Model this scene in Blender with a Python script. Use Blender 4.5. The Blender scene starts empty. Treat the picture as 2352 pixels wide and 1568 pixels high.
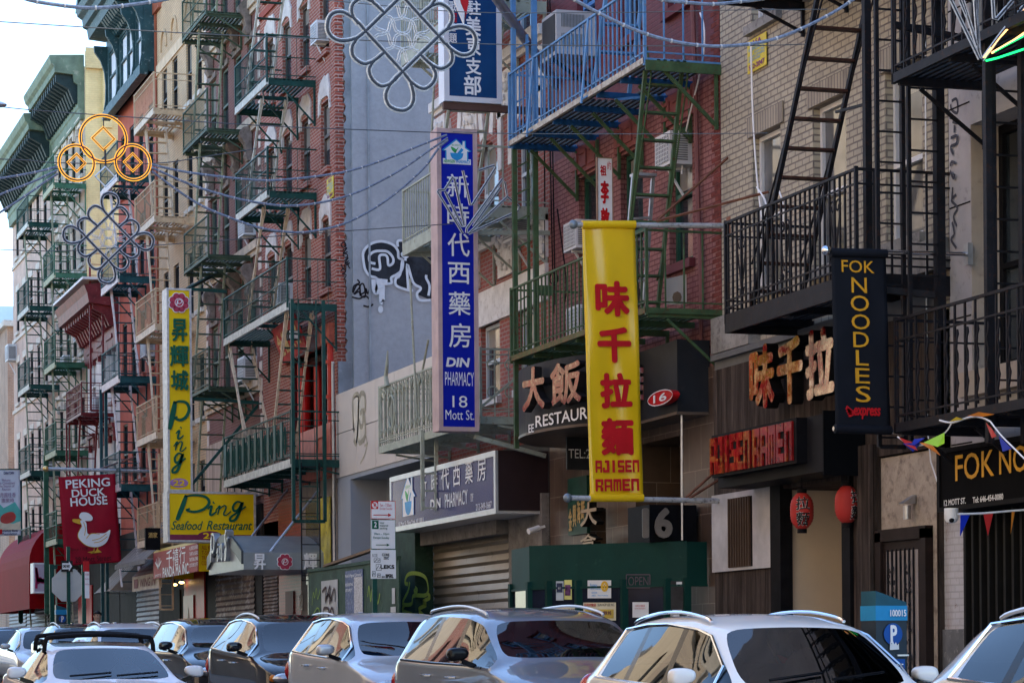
import bpy, math, random
from mathutils import Vector as V, Matrix
rnd = random.Random(7)
D = bpy.data
SC = bpy.context.scene
COL = SC.collection
rad = math.radians
# ------------------------------------------------------------------ camera, sky, sun, exposure
FPX, YAW, ROLL, HORV, CAMZ = 6000.0, math.atan(1936 / 6000), 0.008, 1510.0, 1.62
cam_d = D.cameras.new('camera'); cam = D.objects.new('camera', cam_d); COL.objects.link(cam)
cam_d.sensor_width = 36.0; cam_d.lens = 36.0 * FPX / 2352
cam_d.shift_x = 0.0; cam_d.shift_y = (HORV - 784) / 2352
cam_d.clip_start = 0.1; cam_d.clip_end = 3000
cam.matrix_world = (Matrix.Translation((0, 0, CAMZ)) @ Matrix.Rotation(-YAW, 4, 'Z') @ Matrix.Rotation(rad(90), 4, 'X') @ Matrix.Rotation(-ROLL, 4, 'Z'))
SC.camera = cam
SUN_EL, SUN_AZ = rad(36), rad(76)           # azimuth clockwise from +Y (the street): the sun stands behind the right hand buildings
world = D.worlds.new('World'); SC.world = world; world.use_nodes = True
wn = world.node_tree.nodes; bg = wn['Background']
sky = wn.new('ShaderNodeTexSky'); sky.sky_type = 'NISHITA'; sky.sun_disc = False
sky.sun_elevation = SUN_EL; sky.sun_rotation = SUN_AZ; sky.dust_density = 0.4; sky.air_density = 1.0; sky.ozone_density = 3.5
world.node_tree.links.new(sky.outputs[0], bg.inputs[0]); bg.inputs[1].default_value = 0.15
sl = D.lights.new('sun', 'SUN'); sl.energy = 2.6; sl.angle = rad(0.53); sl.color = (1.0, 0.90, 0.76)
sun = D.objects.new('sun', sl); COL.objects.link(sun)
sd = V((math.sin(SUN_AZ) * math.cos(SUN_EL), math.cos(SUN_AZ) * math.cos(SUN_EL), math.sin(SUN_EL)))
sun.rotation_euler = sd.to_track_quat('Z', 'Y').to_euler(); sun.location = sd * 80
SC.view_settings.view_transform = 'Standard'; SC.view_settings.look = 'None'
SC.view_settings.exposure = 2.05; SC.view_settings.gamma = 1.0
SC.cycles.max_bounces = 7; SC.cycles.diffuse_bounces = 4; SC.cycles.glossy_bounces = 3
SC.cycles.transparent_max_bounces = 10; SC.cycles.sample_clamp_indirect = 4.0
SC.cycles.caustics_reflective = False; SC.cycles.caustics_refractive = False

# ------------------------------------------------------------------ survey helpers: a sight line from the photograph onto a known plane of the street
def ray(u, v):
    a = u - 1176; b = HORV - v; c, s = math.cos(ROLL), math.sin(ROLL)
    x = (a * c + b * s) / FPX; z = (-a * s + b * c) / FPX
    return V((math.sin(YAW) + x * math.cos(YAW), math.cos(YAW) - x * math.sin(YAW), z))
def fx(u, v, X=13.7):
    d = ray(u, v); t = X / d.x
    return V((X, d.y * t, CAMZ + d.z * t))
def fy(u, v, Y):
    d = ray(u, v); t = Y / d.y
    return V((d.x * t, Y, CAMZ + d.z * t))
def GZ(y): return 0.0135 * y                 # the street climbs gently away from the camera

# ------------------------------------------------------------------ materials
MATS = {}
def nodes(name):
    m = D.materials.new(name); m.use_nodes = True; n = m.node_tree.nodes; l = m.node_tree.links
    return m, n, l, n['Principled BSDF']
def val(c, k): return tuple(min(1, max(0, x * k)) for x in c[:3]) + (1,)
def noise(n, l, vec, scale, detail=4, rough=.6):
    t = n.new('ShaderNodeTexNoise'); t.inputs['Scale'].default_value = scale; t.inputs['Detail'].default_value = detail
    t.inputs['Roughness'].default_value = rough
    if vec: l.new(vec, t.inputs['Vector'])
    return t
def ramp(n, l, fac, stops):
    r = n.new('ShaderNodeValToRGB'); e = r.color_ramp.elements
    while len(e) < len(stops): e.new(0.5)
    for i, (p, c) in enumerate(stops): e[i].position = p; e[i].color = c
    l.new(fac, r.inputs[0]); return r
def mixc(n, l, fac, a, b, mode='MIX'):
    m = n.new('ShaderNodeMix'); m.data_type = 'RGBA'; m.blend_type = mode
    for s, x in ((m.inputs[0], fac), (m.inputs[6], a), (m.inputs[7], b)):
        if hasattr(x, 'links'): l.new(x, s)
        else: s.default_value = x
    return m.outputs[2]
def mapped(n, l, scale):
    tc = n.new('ShaderNodeTexCoord'); mp = n.new('ShaderNodeMapping'); mp.inputs['Scale'].default_value = scale
    l.new(tc.outputs['Object'], mp.inputs[0]); return mp.outputs[0]
def bump(n, l, bs, h, strength, dist=.02):
    b = n.new('ShaderNodeBump'); b.inputs['Strength'].default_value = strength; b.inputs['Distance'].default_value = dist
    l.new(h, b.inputs['Height']); l.new(b.outputs[0], bs.inputs['Normal'])
def paint(name, c, rough=.55, metal=0., var=.18, scale=2.5, dirt=0., dirtc=(.03, .025, .02), bmp=.0, spec=.16, streak=False, coat=0.):
    if name in MATS: return MATS[name]
    m, n, l, bs = nodes(name)
    vec = mapped(n, l, (1, 1, .22) if streak else (1, 1, 1))
    t = noise(n, l, vec, scale)
    col = ramp(n, l, t.outputs[0], [(.3, val(c, 1 - var)), (.7, val(c, 1 + var))]).outputs[0]
    if dirt:
        t2 = noise(n, l, vec, scale * 2.7, 6, .7)
        f = ramp(n, l, t2.outputs[0], [(.62 - dirt * .3, (0, 0, 0, 1)), (.78 - dirt * .2, (1, 1, 1, 1))]).outputs[0]
        col = mixc(n, l, f, col, val(dirtc, 1))
    l.new(col, bs.inputs['Base Color'])
    bs.inputs['Roughness'].default_value = rough; bs.inputs['Metallic'].default_value = metal
    bs.inputs['Specular IOR Level'].default_value = spec; bs.inputs['Coat Weight'].default_value = coat
    bs.inputs['Coat Roughness'].default_value = .03
    if bmp:
        t3 = noise(n, l, vec, scale * 9, 5); bump(n, l, bs, t3.outputs[0], bmp)
    MATS[name] = m; return m
def brick(name, c1, c2, mortar, bw=.21, bh=.075, ms=.011, var=.25, bmp=.5, dirt=.0, dirtc=(.05, .04, .04), rough=.85, stains=None):
    if name in MATS: return MATS[name]
    m, n, l, bs = nodes(name)
    tc = n.new('ShaderNodeTexCoord'); sp = n.new('ShaderNodeSeparateXYZ'); l.new(tc.outputs['Object'], sp.inputs[0])
    ad = n.new('ShaderNodeMath'); l.new(sp.outputs[0], ad.inputs[0]); l.new(sp.outputs[1], ad.inputs[1])
    cb = n.new('ShaderNodeCombineXYZ'); l.new(ad.outputs[0], cb.inputs[0]); l.new(sp.outputs[2], cb.inputs[1])
    # uneven courses
    wob = noise(n, l, tc.outputs['Object'], 3.0, 2); wm = n.new('ShaderNodeVectorMath'); wm.operation = 'MULTIPLY_ADD'
    wm.inputs[1].default_value = (.012, .012, 0); l.new(wob.outputs['Color'], wm.inputs[0]); l.new(cb.outputs[0], wm.inputs[2])
    b = n.new('ShaderNodeTexBrick'); l.new(wm.outputs[0], b.inputs['Vector'])
    b.inputs['Color1'].default_value = val(c1, 1); b.inputs['Color2'].default_value = val(c2, 1); b.inputs['Mortar'].default_value = val(mortar, 1)
    b.inputs['Scale'].default_value = 1; b.inputs['Mortar Size'].default_value = ms; b.inputs['Brick Width'].default_value = bw
    b.inputs['Row Height'].default_value = bh; b.inputs['Bias'].default_value = -.1; b.inputs['Mortar Smooth'].default_value = .2
    t = noise(n, l, tc.outputs['Object'], .9, 6, .65)
    f = ramp(n, l, t.outputs[0], [(.3, (1 - var,) * 3 + (1,)), (.7, (1 + var * .6,) * 3 + (1,))]).outputs[0]
    col = mixc(n, l, 1.0, b.outputs['Color'], f, 'MULTIPLY')
    if dirt:
        mp = n.new('ShaderNodeMapping'); mp.inputs['Scale'].default_value = (1, 1, .3); l.new(tc.outputs['Object'], mp.inputs[0])
        t2 = noise(n, l, mp.outputs[0], 1.3, 7, .7)
        g = ramp(n, l, t2.outputs[0], [(.55 - dirt * .2, (0, 0, 0, 1)), (.8 - dirt * .2, (1, 1, 1, 1))]).outputs[0]
        col = mixc(n, l, g, col, val(dirtc, 1))
    if stains:
        t4 = noise(n, l, tc.outputs['Object'], 6, 6, .75)
        g2 = ramp(n, l, t4.outputs[0], [(.60, (0, 0, 0, 1)), (.68, (1, 1, 1, 1))]).outputs[0]
        col = mixc(n, l, g2, col, val(stains, 1))
    l.new(col, bs.inputs['Base Color']); bs.inputs['Roughness'].default_value = rough; bs.inputs['Specular IOR Level'].default_value = .25
    inv = n.new('ShaderNodeMath'); inv.operation = 'SUBTRACT'; inv.inputs[0].default_value = 1; l.new(b.outputs['Fac'], inv.inputs[1])
    bump(n, l, bs, inv.outputs[0], bmp, .012)
    MATS[name] = m; return m
def planks(name, c, w=.14, var=.35, axis='y', rough=.6, dirt=(.02, .02, .02)):
    if name in MATS: return MATS[name]
    m, n, l, bs = nodes(name)
    vec = mapped(n, l, (1, 1, .12)); tc = n.new('ShaderNodeTexCoord')
    sp = n.new('ShaderNodeSeparateXYZ'); l.new(tc.outputs['Object'], sp.inputs[0])
    ad = n.new('ShaderNodeMath'); l.new(sp.outputs[0], ad.inputs[0]); l.new(sp.outputs[1], ad.inputs[1])
    dv = n.new('ShaderNodeMath'); dv.operation = 'DIVIDE'; dv.inputs[1].default_value = w; l.new(ad.outputs[0], dv.inputs[0])
    fl = n.new('ShaderNodeMath'); fl.operation = 'FLOOR'; l.new(dv.outputs[0], fl.inputs[0])
    wn_ = n.new('ShaderNodeTexWhiteNoise'); wn_.noise_dimensions = '1D'; l.new(fl.outputs[0], wn_.inputs['W'])
    fr = n.new('ShaderNodeMath'); fr.operation = 'FRACT'; l.new(dv.outputs[0], fr.inputs[0])
    gap = ramp(n, l, fr.outputs[0], [(.0, (.25,) * 3 + (1,)), (.06, (1, 1, 1, 1)), (.94, (1, 1, 1, 1)), (1., (.25,) * 3 + (1,))]).outputs[0]
    t = noise(n, l, vec, 9, 8, .7)
    grain = ramp(n, l, t.outputs[0], [(.3, val(c, 1 - var)), (.72, val(c, 1 + var * 1.4))]).outputs[0]
    pl = ramp(n, l, wn_.outputs[0], [(0, (.7,) * 3 + (1,)), (1, (1.25,) * 3 + (1,))]).outputs[0]
    col = mixc(n, l, 1., mixc(n, l, 1., grain, pl, 'MULTIPLY'), gap, 'MULTIPLY')
    l.new(col, bs.inputs['Base Color']); bs.inputs['Roughness'].default_value = rough
    bs.inputs['Specular IOR Level'].default_value = .05; bump(n, l, bs, gap, .5, .01)
    MATS[name] = m; return m
def pane_mat(name, c, blind=(.30, .29, .26), amount=.5, rough=.06):
    """window glass before a dark room; some rooms have pale blinds"""
    if name in MATS: return MATS[name]
    m, n, l, bs = nodes(name)
    oi = n.new('ShaderNodeObjectInfo'); tc = n.new('ShaderNodeTexCoord')
    sp = n.new('ShaderNodeSeparateXYZ'); l.new(tc.outputs['Generated'], sp.inputs[0])
    gt = n.new('ShaderNodeMath'); gt.operation = 'MULTIPLY_ADD'; gt.inputs[1].default_value = 1.1 ; gt.inputs[2].default_value = .55 - amount
    l.new(oi.outputs['Random'], gt.inputs[0])
    cmp_ = n.new('ShaderNodeMath'); cmp_.operation = 'GREATER_THAN'; l.new(sp.outputs[2], cmp_.inputs[0]); l.new(gt.outputs[0], cmp_.inputs[1])
    t = noise(n, l, tc.outputs['Object'], 1.2, 2)
    base = ramp(n, l, t.outputs[0], [(.35, val(c, .5)), (.7, val(c, 1.5))]).outputs[0]
    wv = n.new('ShaderNodeTexWave'); wv.inputs['Scale'].default_value = 6; wv.bands_direction = 'Y'; l.new(tc.outputs['Object'], wv.inputs['Vector'])
    bl = mixc(n, l, wv.outputs[0], val(blind, .75), val(blind, 1.1))
    l.new(mixc(n, l, cmp_.outputs[0], base, bl), bs.inputs['Base Color'])
    bs.inputs['Roughness'].default_value = rough; bs.inputs['Specular IOR Level'].default_value = .7
    t2 = noise(n, l, tc.outputs['Object'], .9, 2); bump(n, l, bs, t2.outputs[0], .06, .1)
    MATS[name] = m; return m
def glass_mat(name, tint, clear=.75):
    if name in MATS: return MATS[name]
    m, n, l, bs = nodes(name)
    tr = n.new('ShaderNodeBsdfTransparent'); tr.inputs[0].default_value = tint + (1,)
    gl = n.new('ShaderNodeBsdfGlossy'); gl.inputs['Roughness'].default_value = .015
    fr = n.new('ShaderNodeFresnel'); fr.inputs[0].default_value = 1.52
    mp = n.new('ShaderNodeMapRange'); mp.inputs[3].default_value = .02; mp.inputs[4].default_value = 1.0; l.new(fr.outputs[0], mp.inputs[0])
    mx = n.new('ShaderNodeMixShader'); l.new(mp.outputs[0], mx.inputs[0]); l.new(tr.outputs[0], mx.inputs[1]); l.new(gl.outputs[0], mx.inputs[2])
    l.new(mx.outputs[0], n['Material Output'].inputs[0])
    MATS[name] = m; return m
def glow(name, c, strength):
    if name in MATS: return MATS[name]
    m, n, l, bs = nodes(name)
    bs.inputs['Base Color'].default_value = c + (1,); bs.inputs['Emission Color'].default_value = c + (1,); bs.inputs['Emission Strength'].default_value = strength
    MATS[name] = m; return m

# ------------------------------------------------------------------ mesh builder (world coordinates in, local to the thing's base out)
BASE = {}
class MB:
    def __init__(s): s.v = []; s.f = []; s.m = []; s.k = 0
    def mat(s, k): s.k = k; return s
    def face(s, pts):
        i = len(s.v); s.v += [V(p) for p in pts]; s.f.append(tuple(range(i, i + len(pts)))); s.m.append(s.k); return s
    def hexa(s, p):
        i = len(s.v); s.v += [V(q) for q in p]
        for f in ((0, 3, 2, 1), (4, 5, 6, 7), (0, 1, 5, 4), (1, 2, 6, 5), (2, 3, 7, 6), (3, 0, 4, 7)):
            s.f.append(tuple(i + k for k in f)); s.m.append(s.k)
        return s
    def box(s, x0, x1, y0, y1, z0, z1):
        x0, x1 = min(x0, x1), max(x0, x1); y0, y1 = min(y0, y1), max(y0, y1); z0, z1 = min(z0, z1), max(z0, z1)
        s.hexa([(x0, y0, z0), (x1, y0, z0), (x1, y1, z0), (x0, y1, z0), (x0, y0, z1), (x1, y0, z1), (x1, y1, z1), (x0, y1, z1)])
        return s
    def bar(s, p, q, w, h=None, up=(0, 0, 1)):
        p, q = V(p), V(q); d = (q - p).normalized(); u = V(up)
        if abs(d.dot(u)) > .98: u = V((1, 0, 0))
        a = d.cross(u).normalized(); b = a.cross(d).normalized(); h = h or w
        a *= w / 2; b *= h / 2
        s.hexa([p - a - b, p + a - b, p + a + b, p - a + b, q - a - b, q + a - b, q + a + b, q - a + b]); return s
    def tube(s, pts, r, n=6, closed=False, caps=True):
        pts = [V(p) for p in pts]; N = len(pts); i0 = len(s.v); prev = None
        for i in range(N):
            if closed: d = pts[(i + 1) % N] - pts[i - 1]
            else: d = pts[min(i + 1, N - 1)] - pts[max(i - 1, 0)]
            d = d.normalized() if d.length > 1e-9 else V((0, 0, 1))
            if prev is None:
                u = V((0, 0, 1)) if abs(d.z) < .9 else V((1, 0, 0)); a = d.cross(u).normalized()
            else:
                a = (prev - d * prev.dot(d)); a = a.normalized() if a.length > 1e-6 else d.orthogonal().normalized()
            prev = a; b = d.cross(a); rr = r[i] if isinstance(r, (list, tuple)) else r
            for k in range(n):
                t = 2 * math.pi * k / n; s.v.append(pts[i] + (a * math.cos(t) + b * math.sin(t)) * rr)
        for i in range(N if closed else N - 1):
            j = (i + 1) % N
            for k in range(n):
                k2 = (k + 1) % n
                s.f.append((i0 + i * n + k, i0 + i * n + k2, i0 + j * n + k2, i0 + j * n + k)); s.m.append(s.k)
        if caps and not closed:
            s.f.append(tuple(i0 + k for k in range(n))[::-1]); s.f.append(tuple(i0 + (N - 1) * n + k for k in range(n))); s.m += [s.k] * 2
        return s
    def prism(s, pts, d):
        """closed outline (3-D points of one plane) pushed along d"""
        pts = [V(p) for p in pts]; d = V(d); i = len(s.v); n = len(pts)
        s.v += pts + [p + d for p in pts]
        s.f += [tuple(range(i, i + n))[::-1], tuple(range(i + n, i + 2 * n))]; s.m += [s.k] * 2
        for k in range(n):
            k2 = (k + 1) % n; s.f.append((i + k, i + k2, i + n + k2, i + n + k)); s.m.append(s.k)
        return s
    def ball(s, c, r, nu=12, nv=8, sc=(1, 1, 1)):
        c = V(c); i0 = len(s.v)
        for j in range(nv + 1):
            ph = math.pi * j / nv
            for k in range(nu):
                t = 2 * math.pi * k / nu
                s.v.append(c + V((r * sc[0] * math.sin(ph) * math.cos(t), r * sc[1] * math.sin(ph) * math.sin(t), r * sc[2] * math.cos(ph))))
        for j in range(nv):
            for k in range(nu):
                k2 = (k + 1) % nu
                s.f.append((i0 + j * nu + k, i0 + (j + 1) * nu + k, i0 + (j + 1) * nu + k2, i0 + j * nu + k2)); s.m.append(s.k)
        return s
    def lathe(s, c, prof, n=16):
        c = V(c); i0 = len(s.v)
        for r, z in prof:
            for k in range(n):
                t = 2 * math.pi * k / n; s.v.append(c + V((r * math.cos(t), r * math.sin(t), z)))
        for j in range(len(prof) - 1):
            for k in range(n):
                k2 = (k + 1) % n
                s.f.append((i0 + j * n + k, i0 + j * n + k2, i0 + (j + 1) * n + k2, i0 + (j + 1) * n + k)); s.m.append(s.k)
        return s
    def add(s, verts, faces):
        i = len(s.v); s.v += [V(p) for p in verts]; s.f += [tuple(i + k for k in f) for f in faces]; s.m += [s.k] * len(faces); return s
    def build(s, name, mats, parent=None, loc=None, smooth=False, fix=True):
        me = D.meshes.new(name); base = BASE[parent.name] if parent else V(loc if loc is not None else (0, 0, 0))
        me.from_pydata([p - base for p in s.v], [], s.f)
        for m in (mats if isinstance(mats, (list, tuple)) else [mats]): me.materials.append(m)
        if len(me.materials) > 1: me.polygons.foreach_set('material_index', s.m)
        if fix:
            import bmesh
            bm = bmesh.new(); bm.from_mesh(me); bmesh.ops.recalc_face_normals(bm, faces=bm.faces); bm.to_mesh(me); bm.free()
        if smooth:
            me.polygons.foreach_set('use_smooth', [True] * len(me.polygons)); me.set_sharp_from_angle(angle=rad(40))
        me.update()
        o = D.objects.new(name, me); COL.objects.link(o)
        if parent: o.parent = parent
        else: o.location = base
        BASE[o.name] = base
        return o
def tag(o, label, cat, group=None, kind=None):
    if label: o['label'] = label
    if cat: o['category'] = cat
    if group: o['group'] = group
    if kind: o['kind'] = kind
    return o
def thing(name, label, cat, loc, group=None):
    o = D.objects.new(name, None); o.empty_display_size = .2; COL.objects.link(o); o.location = loc; BASE[o.name] = V(loc)
    return tag(o, label, cat, group)
def copy_thing(o, loc, label=None, rotz=None, parent=None):
    c = o.copy(); COL.objects.link(c)
    if parent: c.parent = parent
    else:
        c.location = loc
        if rotz is not None: c.rotation_euler = (0, 0, rotz)
        if label: c['label'] = label
        BASE[c.name] = V(loc)
    for ch in [x for x in KIDS.get(o.name, [])]:
        d = copy_thing(ch, None, parent=c); KIDS.setdefault(c.name, []).append(d)
    return c
KIDS = {}
def index_kids():
    KIDS.clear()
    for o in D.objects:
        if o.parent: KIDS.setdefault(o.parent.name, []).append(o)

# ------------------------------------------------------------------ lettering
TC = {}
def glyphs(s, bold=0., shear=0.):
    k = (s, bold, shear)
    if k not in TC:
        cu = D.curves.new('t', 'FONT'); cu.body = s; cu.size = 1; cu.offset = bold; cu.shear = shear; cu.resolution_u = 3
        ob = D.objects.new('t', cu); COL.objects.link(ob)
        dg = bpy.context.evaluated_depsgraph_get(); dg.update()
        me = D.meshes.new_from_object(ob.evaluated_get(dg), depsgraph=dg)
        vs = [v.co.copy() for v in me.vertices]; fs = [tuple(p.vertices) for p in me.polygons]
        D.objects.remove(ob); D.curves.remove(cu); D.meshes.remove(me)
        x0 = min((v.x for v in vs), default=0); x1 = max((v.x for v in vs), default=1); y0 = min((v.y for v in vs), default=0); y1 = max((v.y for v in vs), default=1)
        TC[k] = ([((v.x - x0) / (x1 - x0), (v.y - y0) / (y1 - y0)) for v in vs], fs, (x1 - x0) / max(1e-6, y1 - y0))
    return TC[k]
class Frame:
    """a flat rectangle: o = bottom-left corner, a = whole width, b = whole height, n = towards the viewer"""
    def __init__(s, o, a, b): s.o, s.a, s.b = V(o), V(a), V(b); s.n = s.a.cross(s.b).normalized()
    def at(s, x, y, d=0.): return s.o + s.a * x + s.b * y + s.n * d
    def sub(s, x0, y0, x1, y1): return Frame(s.at(x0, y0), s.a * (x1 - x0), s.b * (y1 - y0))
def frY(u0, v0, u1, v1, Y):      # rectangle on a plane square to the street, v0 top
    p = fy(u0, v1, Y); q = fy(u1, v0, Y)
    return Frame(p, (q.x - p.x, 0, 0), (0, 0, q.z - p.z))
def frX(u0, v0, u1, v1, X):      # rectangle on a plane along the street, v0/v1 read at its left edge u0
    p = fx(u0, v1, X); t = fx(u0, v0, X); q = fx(u1, v1, X)
    return Frame(p, (0, q.y - p.y, 0), (0, 0, t.z - p.z))
def text(mb, s, fr, d=.006, bold=.0, shear=0., thick=0.):
    """string fitted into fr; bold thickens the strokes by a share of the height"""
    vs, fs, asp = glyphs(s, 0., shear)
    h = max(1e-6, bold) * (1.0 if len(s) < 2 or ord(s[0]) > 9000 else 1.3); w = min(.3, h * fr.b.length / fr.a.length)
    sh = [(0, 0)] if bold <= 0 else [(math.cos(k * math.pi / 4) , math.sin(k * math.pi / 4)) for k in range(8)]
    ed = set()
    if thick:
        for f in fs: ed.update(zip(f, f[1:] + f[:1]))
    for k, (ox, oy) in enumerate(sh):
        P = [(w + x * (1 - 2 * w) + ox * w, h + y * (1 - 2 * h) + oy * h) for x, y in vs] if bold > 0 else vs
        dd = d + thick + .0004 * k
        i = len(mb.v); n = len(vs)
        mb.v += [fr.at(x, y, dd) for x, y in P]
        mb.f += [tuple(i + q for q in f) for f in fs]; mb.m += [mb.k] * len(fs)
        if thick:
            mb.v += [fr.at(x, y, d + .0004 * k) for x, y in P]; side = mb.k + (1 if mb.k == 0 and getattr(mb, 'side', False) else 0)
            for a, b in ed:
                if (b, a) not in ed: mb.f.append((i + b, i + a, i + n + a, i + n + b)); mb.m.append(side)
    return mb
def fit(fr, s, h, cx, cy, bold=0., shear=0.):
    """sub-rectangle of fr with the natural proportions of string s; h is a share of fr's height"""
    asp = glyphs(s, bold, shear)[2]; w = asp * h * fr.b.length / fr.a.length
    return fr.sub(cx - w / 2, cy - h / 2, cx + w / 2, cy + h / 2)
def ribbon(mb, pts, w, n, d=.004):
    """a painted stroke: flat ribbon through 3-D points on a plane with normal n"""
    pts = [V(p) for p in pts]; n = V(n); N = len(pts); L = []
    for i in range(N):
        t = (pts[min(i + 1, N - 1)] - pts[max(i - 1, 0)]); t = t.normalized() if t.length > 1e-9 else V((0, 0, 1)); sdir = n.cross(t).normalized()
        ww = w[i] if isinstance(w, (list, tuple)) else w
        L.append((pts[i] + sdir * ww / 2 + n * d, pts[i] - sdir * ww / 2 + n * d))
    i0 = len(mb.v)
    for a, b in L: mb.v += [a, b]
    for i in range(N - 1): mb.f.append((i0 + 2 * i, i0 + 2 * i + 1, i0 + 2 * i + 3, i0 + 2 * i + 2)); mb.m.append(mb.k)
    return mb
def spline(pts, k=6, closed=False):
    """Catmull-Rom through tuples"""
    out = []; n = len(pts)
    for i in range(n if closed else n - 1):
        if closed: p0, p1, p2, p3 = pts[i - 1], pts[i], pts[(i + 1) % n], pts[(i + 2) % n]
        else: p0, p1, p2, p3 = pts[max(i - 1, 0)], pts[i], pts[i + 1], pts[min(i + 2, n - 1)]
        for j in range(k):
            t = j / k
            out.append(tuple(.5 * (2 * b + (c - a) * t + (2 * a - 5 * b + 4 * c - d) * t * t + (3 * b - a - 3 * c + d) * t ** 3) for a, b, c, d in zip(p0, p1, p2, p3)))
    if not closed: out.append(tuple(pts[-1]))
    return out

# shared materials
M_iron_black = paint('black_iron', (.010, .011, .015), .6, .0, .4, 6, .25, (.05, .02, .01), .1)
M_green = paint('green_fire_escape', (.010, .052, .043), .5, 0, .3, 4, .12, (.10, .10, .07), .05)
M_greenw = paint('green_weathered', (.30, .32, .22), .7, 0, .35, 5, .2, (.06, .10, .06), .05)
M_olive = paint('olive_green_iron', (.055, .100, .046), .55, 0, .3, 5, .25, (.10, .035, .015), .05)
M_blue_iron = paint('blue_iron', (.10, .245, .47), .45, 0, .2, 5, .12, (.25, .18, .12), .05)
M_tan_iron = paint('tan_iron', (.56, .40, .25), .6, 0, .2, 5, .2, (.25, .12, .06), .05)
M_sage = paint('sage_iron', (.36, .40, .33), .6, 0, .18, 5, .2, (.20, .16, .10), .05)
M_maroon = paint('maroon_iron', (.16, .022, .025), .5, 0, .3, 5)
M_pane = pane_mat('window_glass', (.035, .045, .055), amount=.35)
M_pane_d = pane_mat('dark_window_glass', (.02, .028, .036), amount=.05)
M_white = paint('white_paint', (.78, .77, .74), .5, 0, .06, 4, .1, (.45, .42, .38))
M_stone = paint('weathered_limestone', (.60, .56, .49), .85, 0, .2, 3, .3, (.28, .24, .20), .4)
M_black = paint('black_paint', (.009, .009, .011), .55, 0, .3, 5, spec=.05)
M_chrome = paint('chrome', (.75, .76, .78), .12, 1., .05, 3)
M_steel = paint('galvanised_steel', (.45, .46, .48), .38, .85, .15, 6, .1, (.2, .18, .16))
M_dark = paint('dark_interior', (.010, .009, .009), .9, 0, .2, 2)
M_cap = paint('roof_felt', (.10, .10, .11), .9, 0, .3, 2)
# ------------------------------------------------------------------ ground
XF = 13.7                                    # building line
def sheet(name, x0, x1, m, dz=0., y0=-120, y1=420):
    mb = MB(); mb.face([(x0, y0, GZ(y0) + dz), (x1, y0, GZ(y0) + dz), (x1, y1, GZ(y1) + dz), (x0, y1, GZ(y1) + dz)])
    return tag(mb.build(name, m), None, None, kind='structure')
M_asph = paint('asphalt', (.05, .05, .053), .9, 0, .3, 8, .15, (.02, .02, .02), .3)
M_conc = paint('pavement_concrete', (.30, .29, .27), .9, 0, .2, 3, .2, (.12, .11, .10), .2)
sheet('ground', -400, 400, M_conc, -.02)
sheet('road', 2.0, 10.2, M_asph, 0)
for nm, a, b in (('pavement', 10.2, 14.2), ('pavement', -3.2, 2.0)):
    mb = MB(); N = 20
    for i in range(N):
        ya = -120 + 540 * i / N; yb = -120 + 540 * (i + 1) / N
        mb.hexa([(a, ya, GZ(ya) - .05), (b, ya, GZ(ya) - .05), (b, yb, GZ(yb) - .05), (a, yb, GZ(yb) - .05), (a, ya, GZ(ya) + .13), (b, ya, GZ(ya) + .13), (b, yb, GZ(yb) + .13), (a, yb, GZ(yb) + .13)])
    tag(mb.build(nm, M_conc), None, None, kind='structure')

# ------------------------------------------------------------------ facade machinery
def holes_wall(mb, y0, y1, z0, z1, holes, X=XF, depth=.2, sgn=1):
    """a facade sheet in the plane x = X with openings and their reveals; sgn = 1 faces -x"""
    ys = sorted({y0, y1} | {h[0] for h in holes} | {h[1] for h in holes}); zs = sorted({z0, z1} | {h[2] for h in holes} | {h[3] for h in holes})
    ys = [y for y in ys if y0 <= y <= y1]; zs = [z for z in zs if z0 <= z <= z1]
    for a, b in zip(ys, ys[1:]):
        for c, d in zip(zs, zs[1:]):
            if any(h[0] - 1e-6 <= a and b <= h[1] + 1e-6 and h[2] - 1e-6 <= c and d <= h[3] + 1e-6 for h in holes): continue
            mb.face([(X, b, c), (X, a, c), (X, a, d), (X, b, d)])
    for h in holes:
        a, b, c, d = h[:4]; dp = (h[4] if len(h) > 4 else depth) * sgn
        mb.face([(X, a, c), (X + dp, a, c), (X + dp, a, d), (X, a, d)]); mb.face([(X, b, c), (X, b, d), (X + dp, b, d), (X + dp, b, c)])
        mb.face([(X, a, d), (X + dp, a, d), (X + dp, b, d), (X, b, d)]); mb.face([(X, a, c), (X, b, c), (X + dp, b, c), (X + dp, a, c)])
def shell(mb, y0, y1, z0, z1, X=XF, back=13.):
    """sides, roof and back of a building behind its facade"""
    B = X + back
    mb.face([(X, y0, z0), (B, y0, z0), (B, y0, z1), (X, y0, z1)]); mb.face([(X, y1, z0), (X, y1, z1), (B, y1, z1), (B, y1, z0)])
    mb.face([(X, y0, z1), (B, y0, z1), (B, y1, z1), (X, y1, z1)]); mb.face([(B, y0, z0), (B, y1, z0), (B, y1, z1), (B, y0, z1)])
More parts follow.
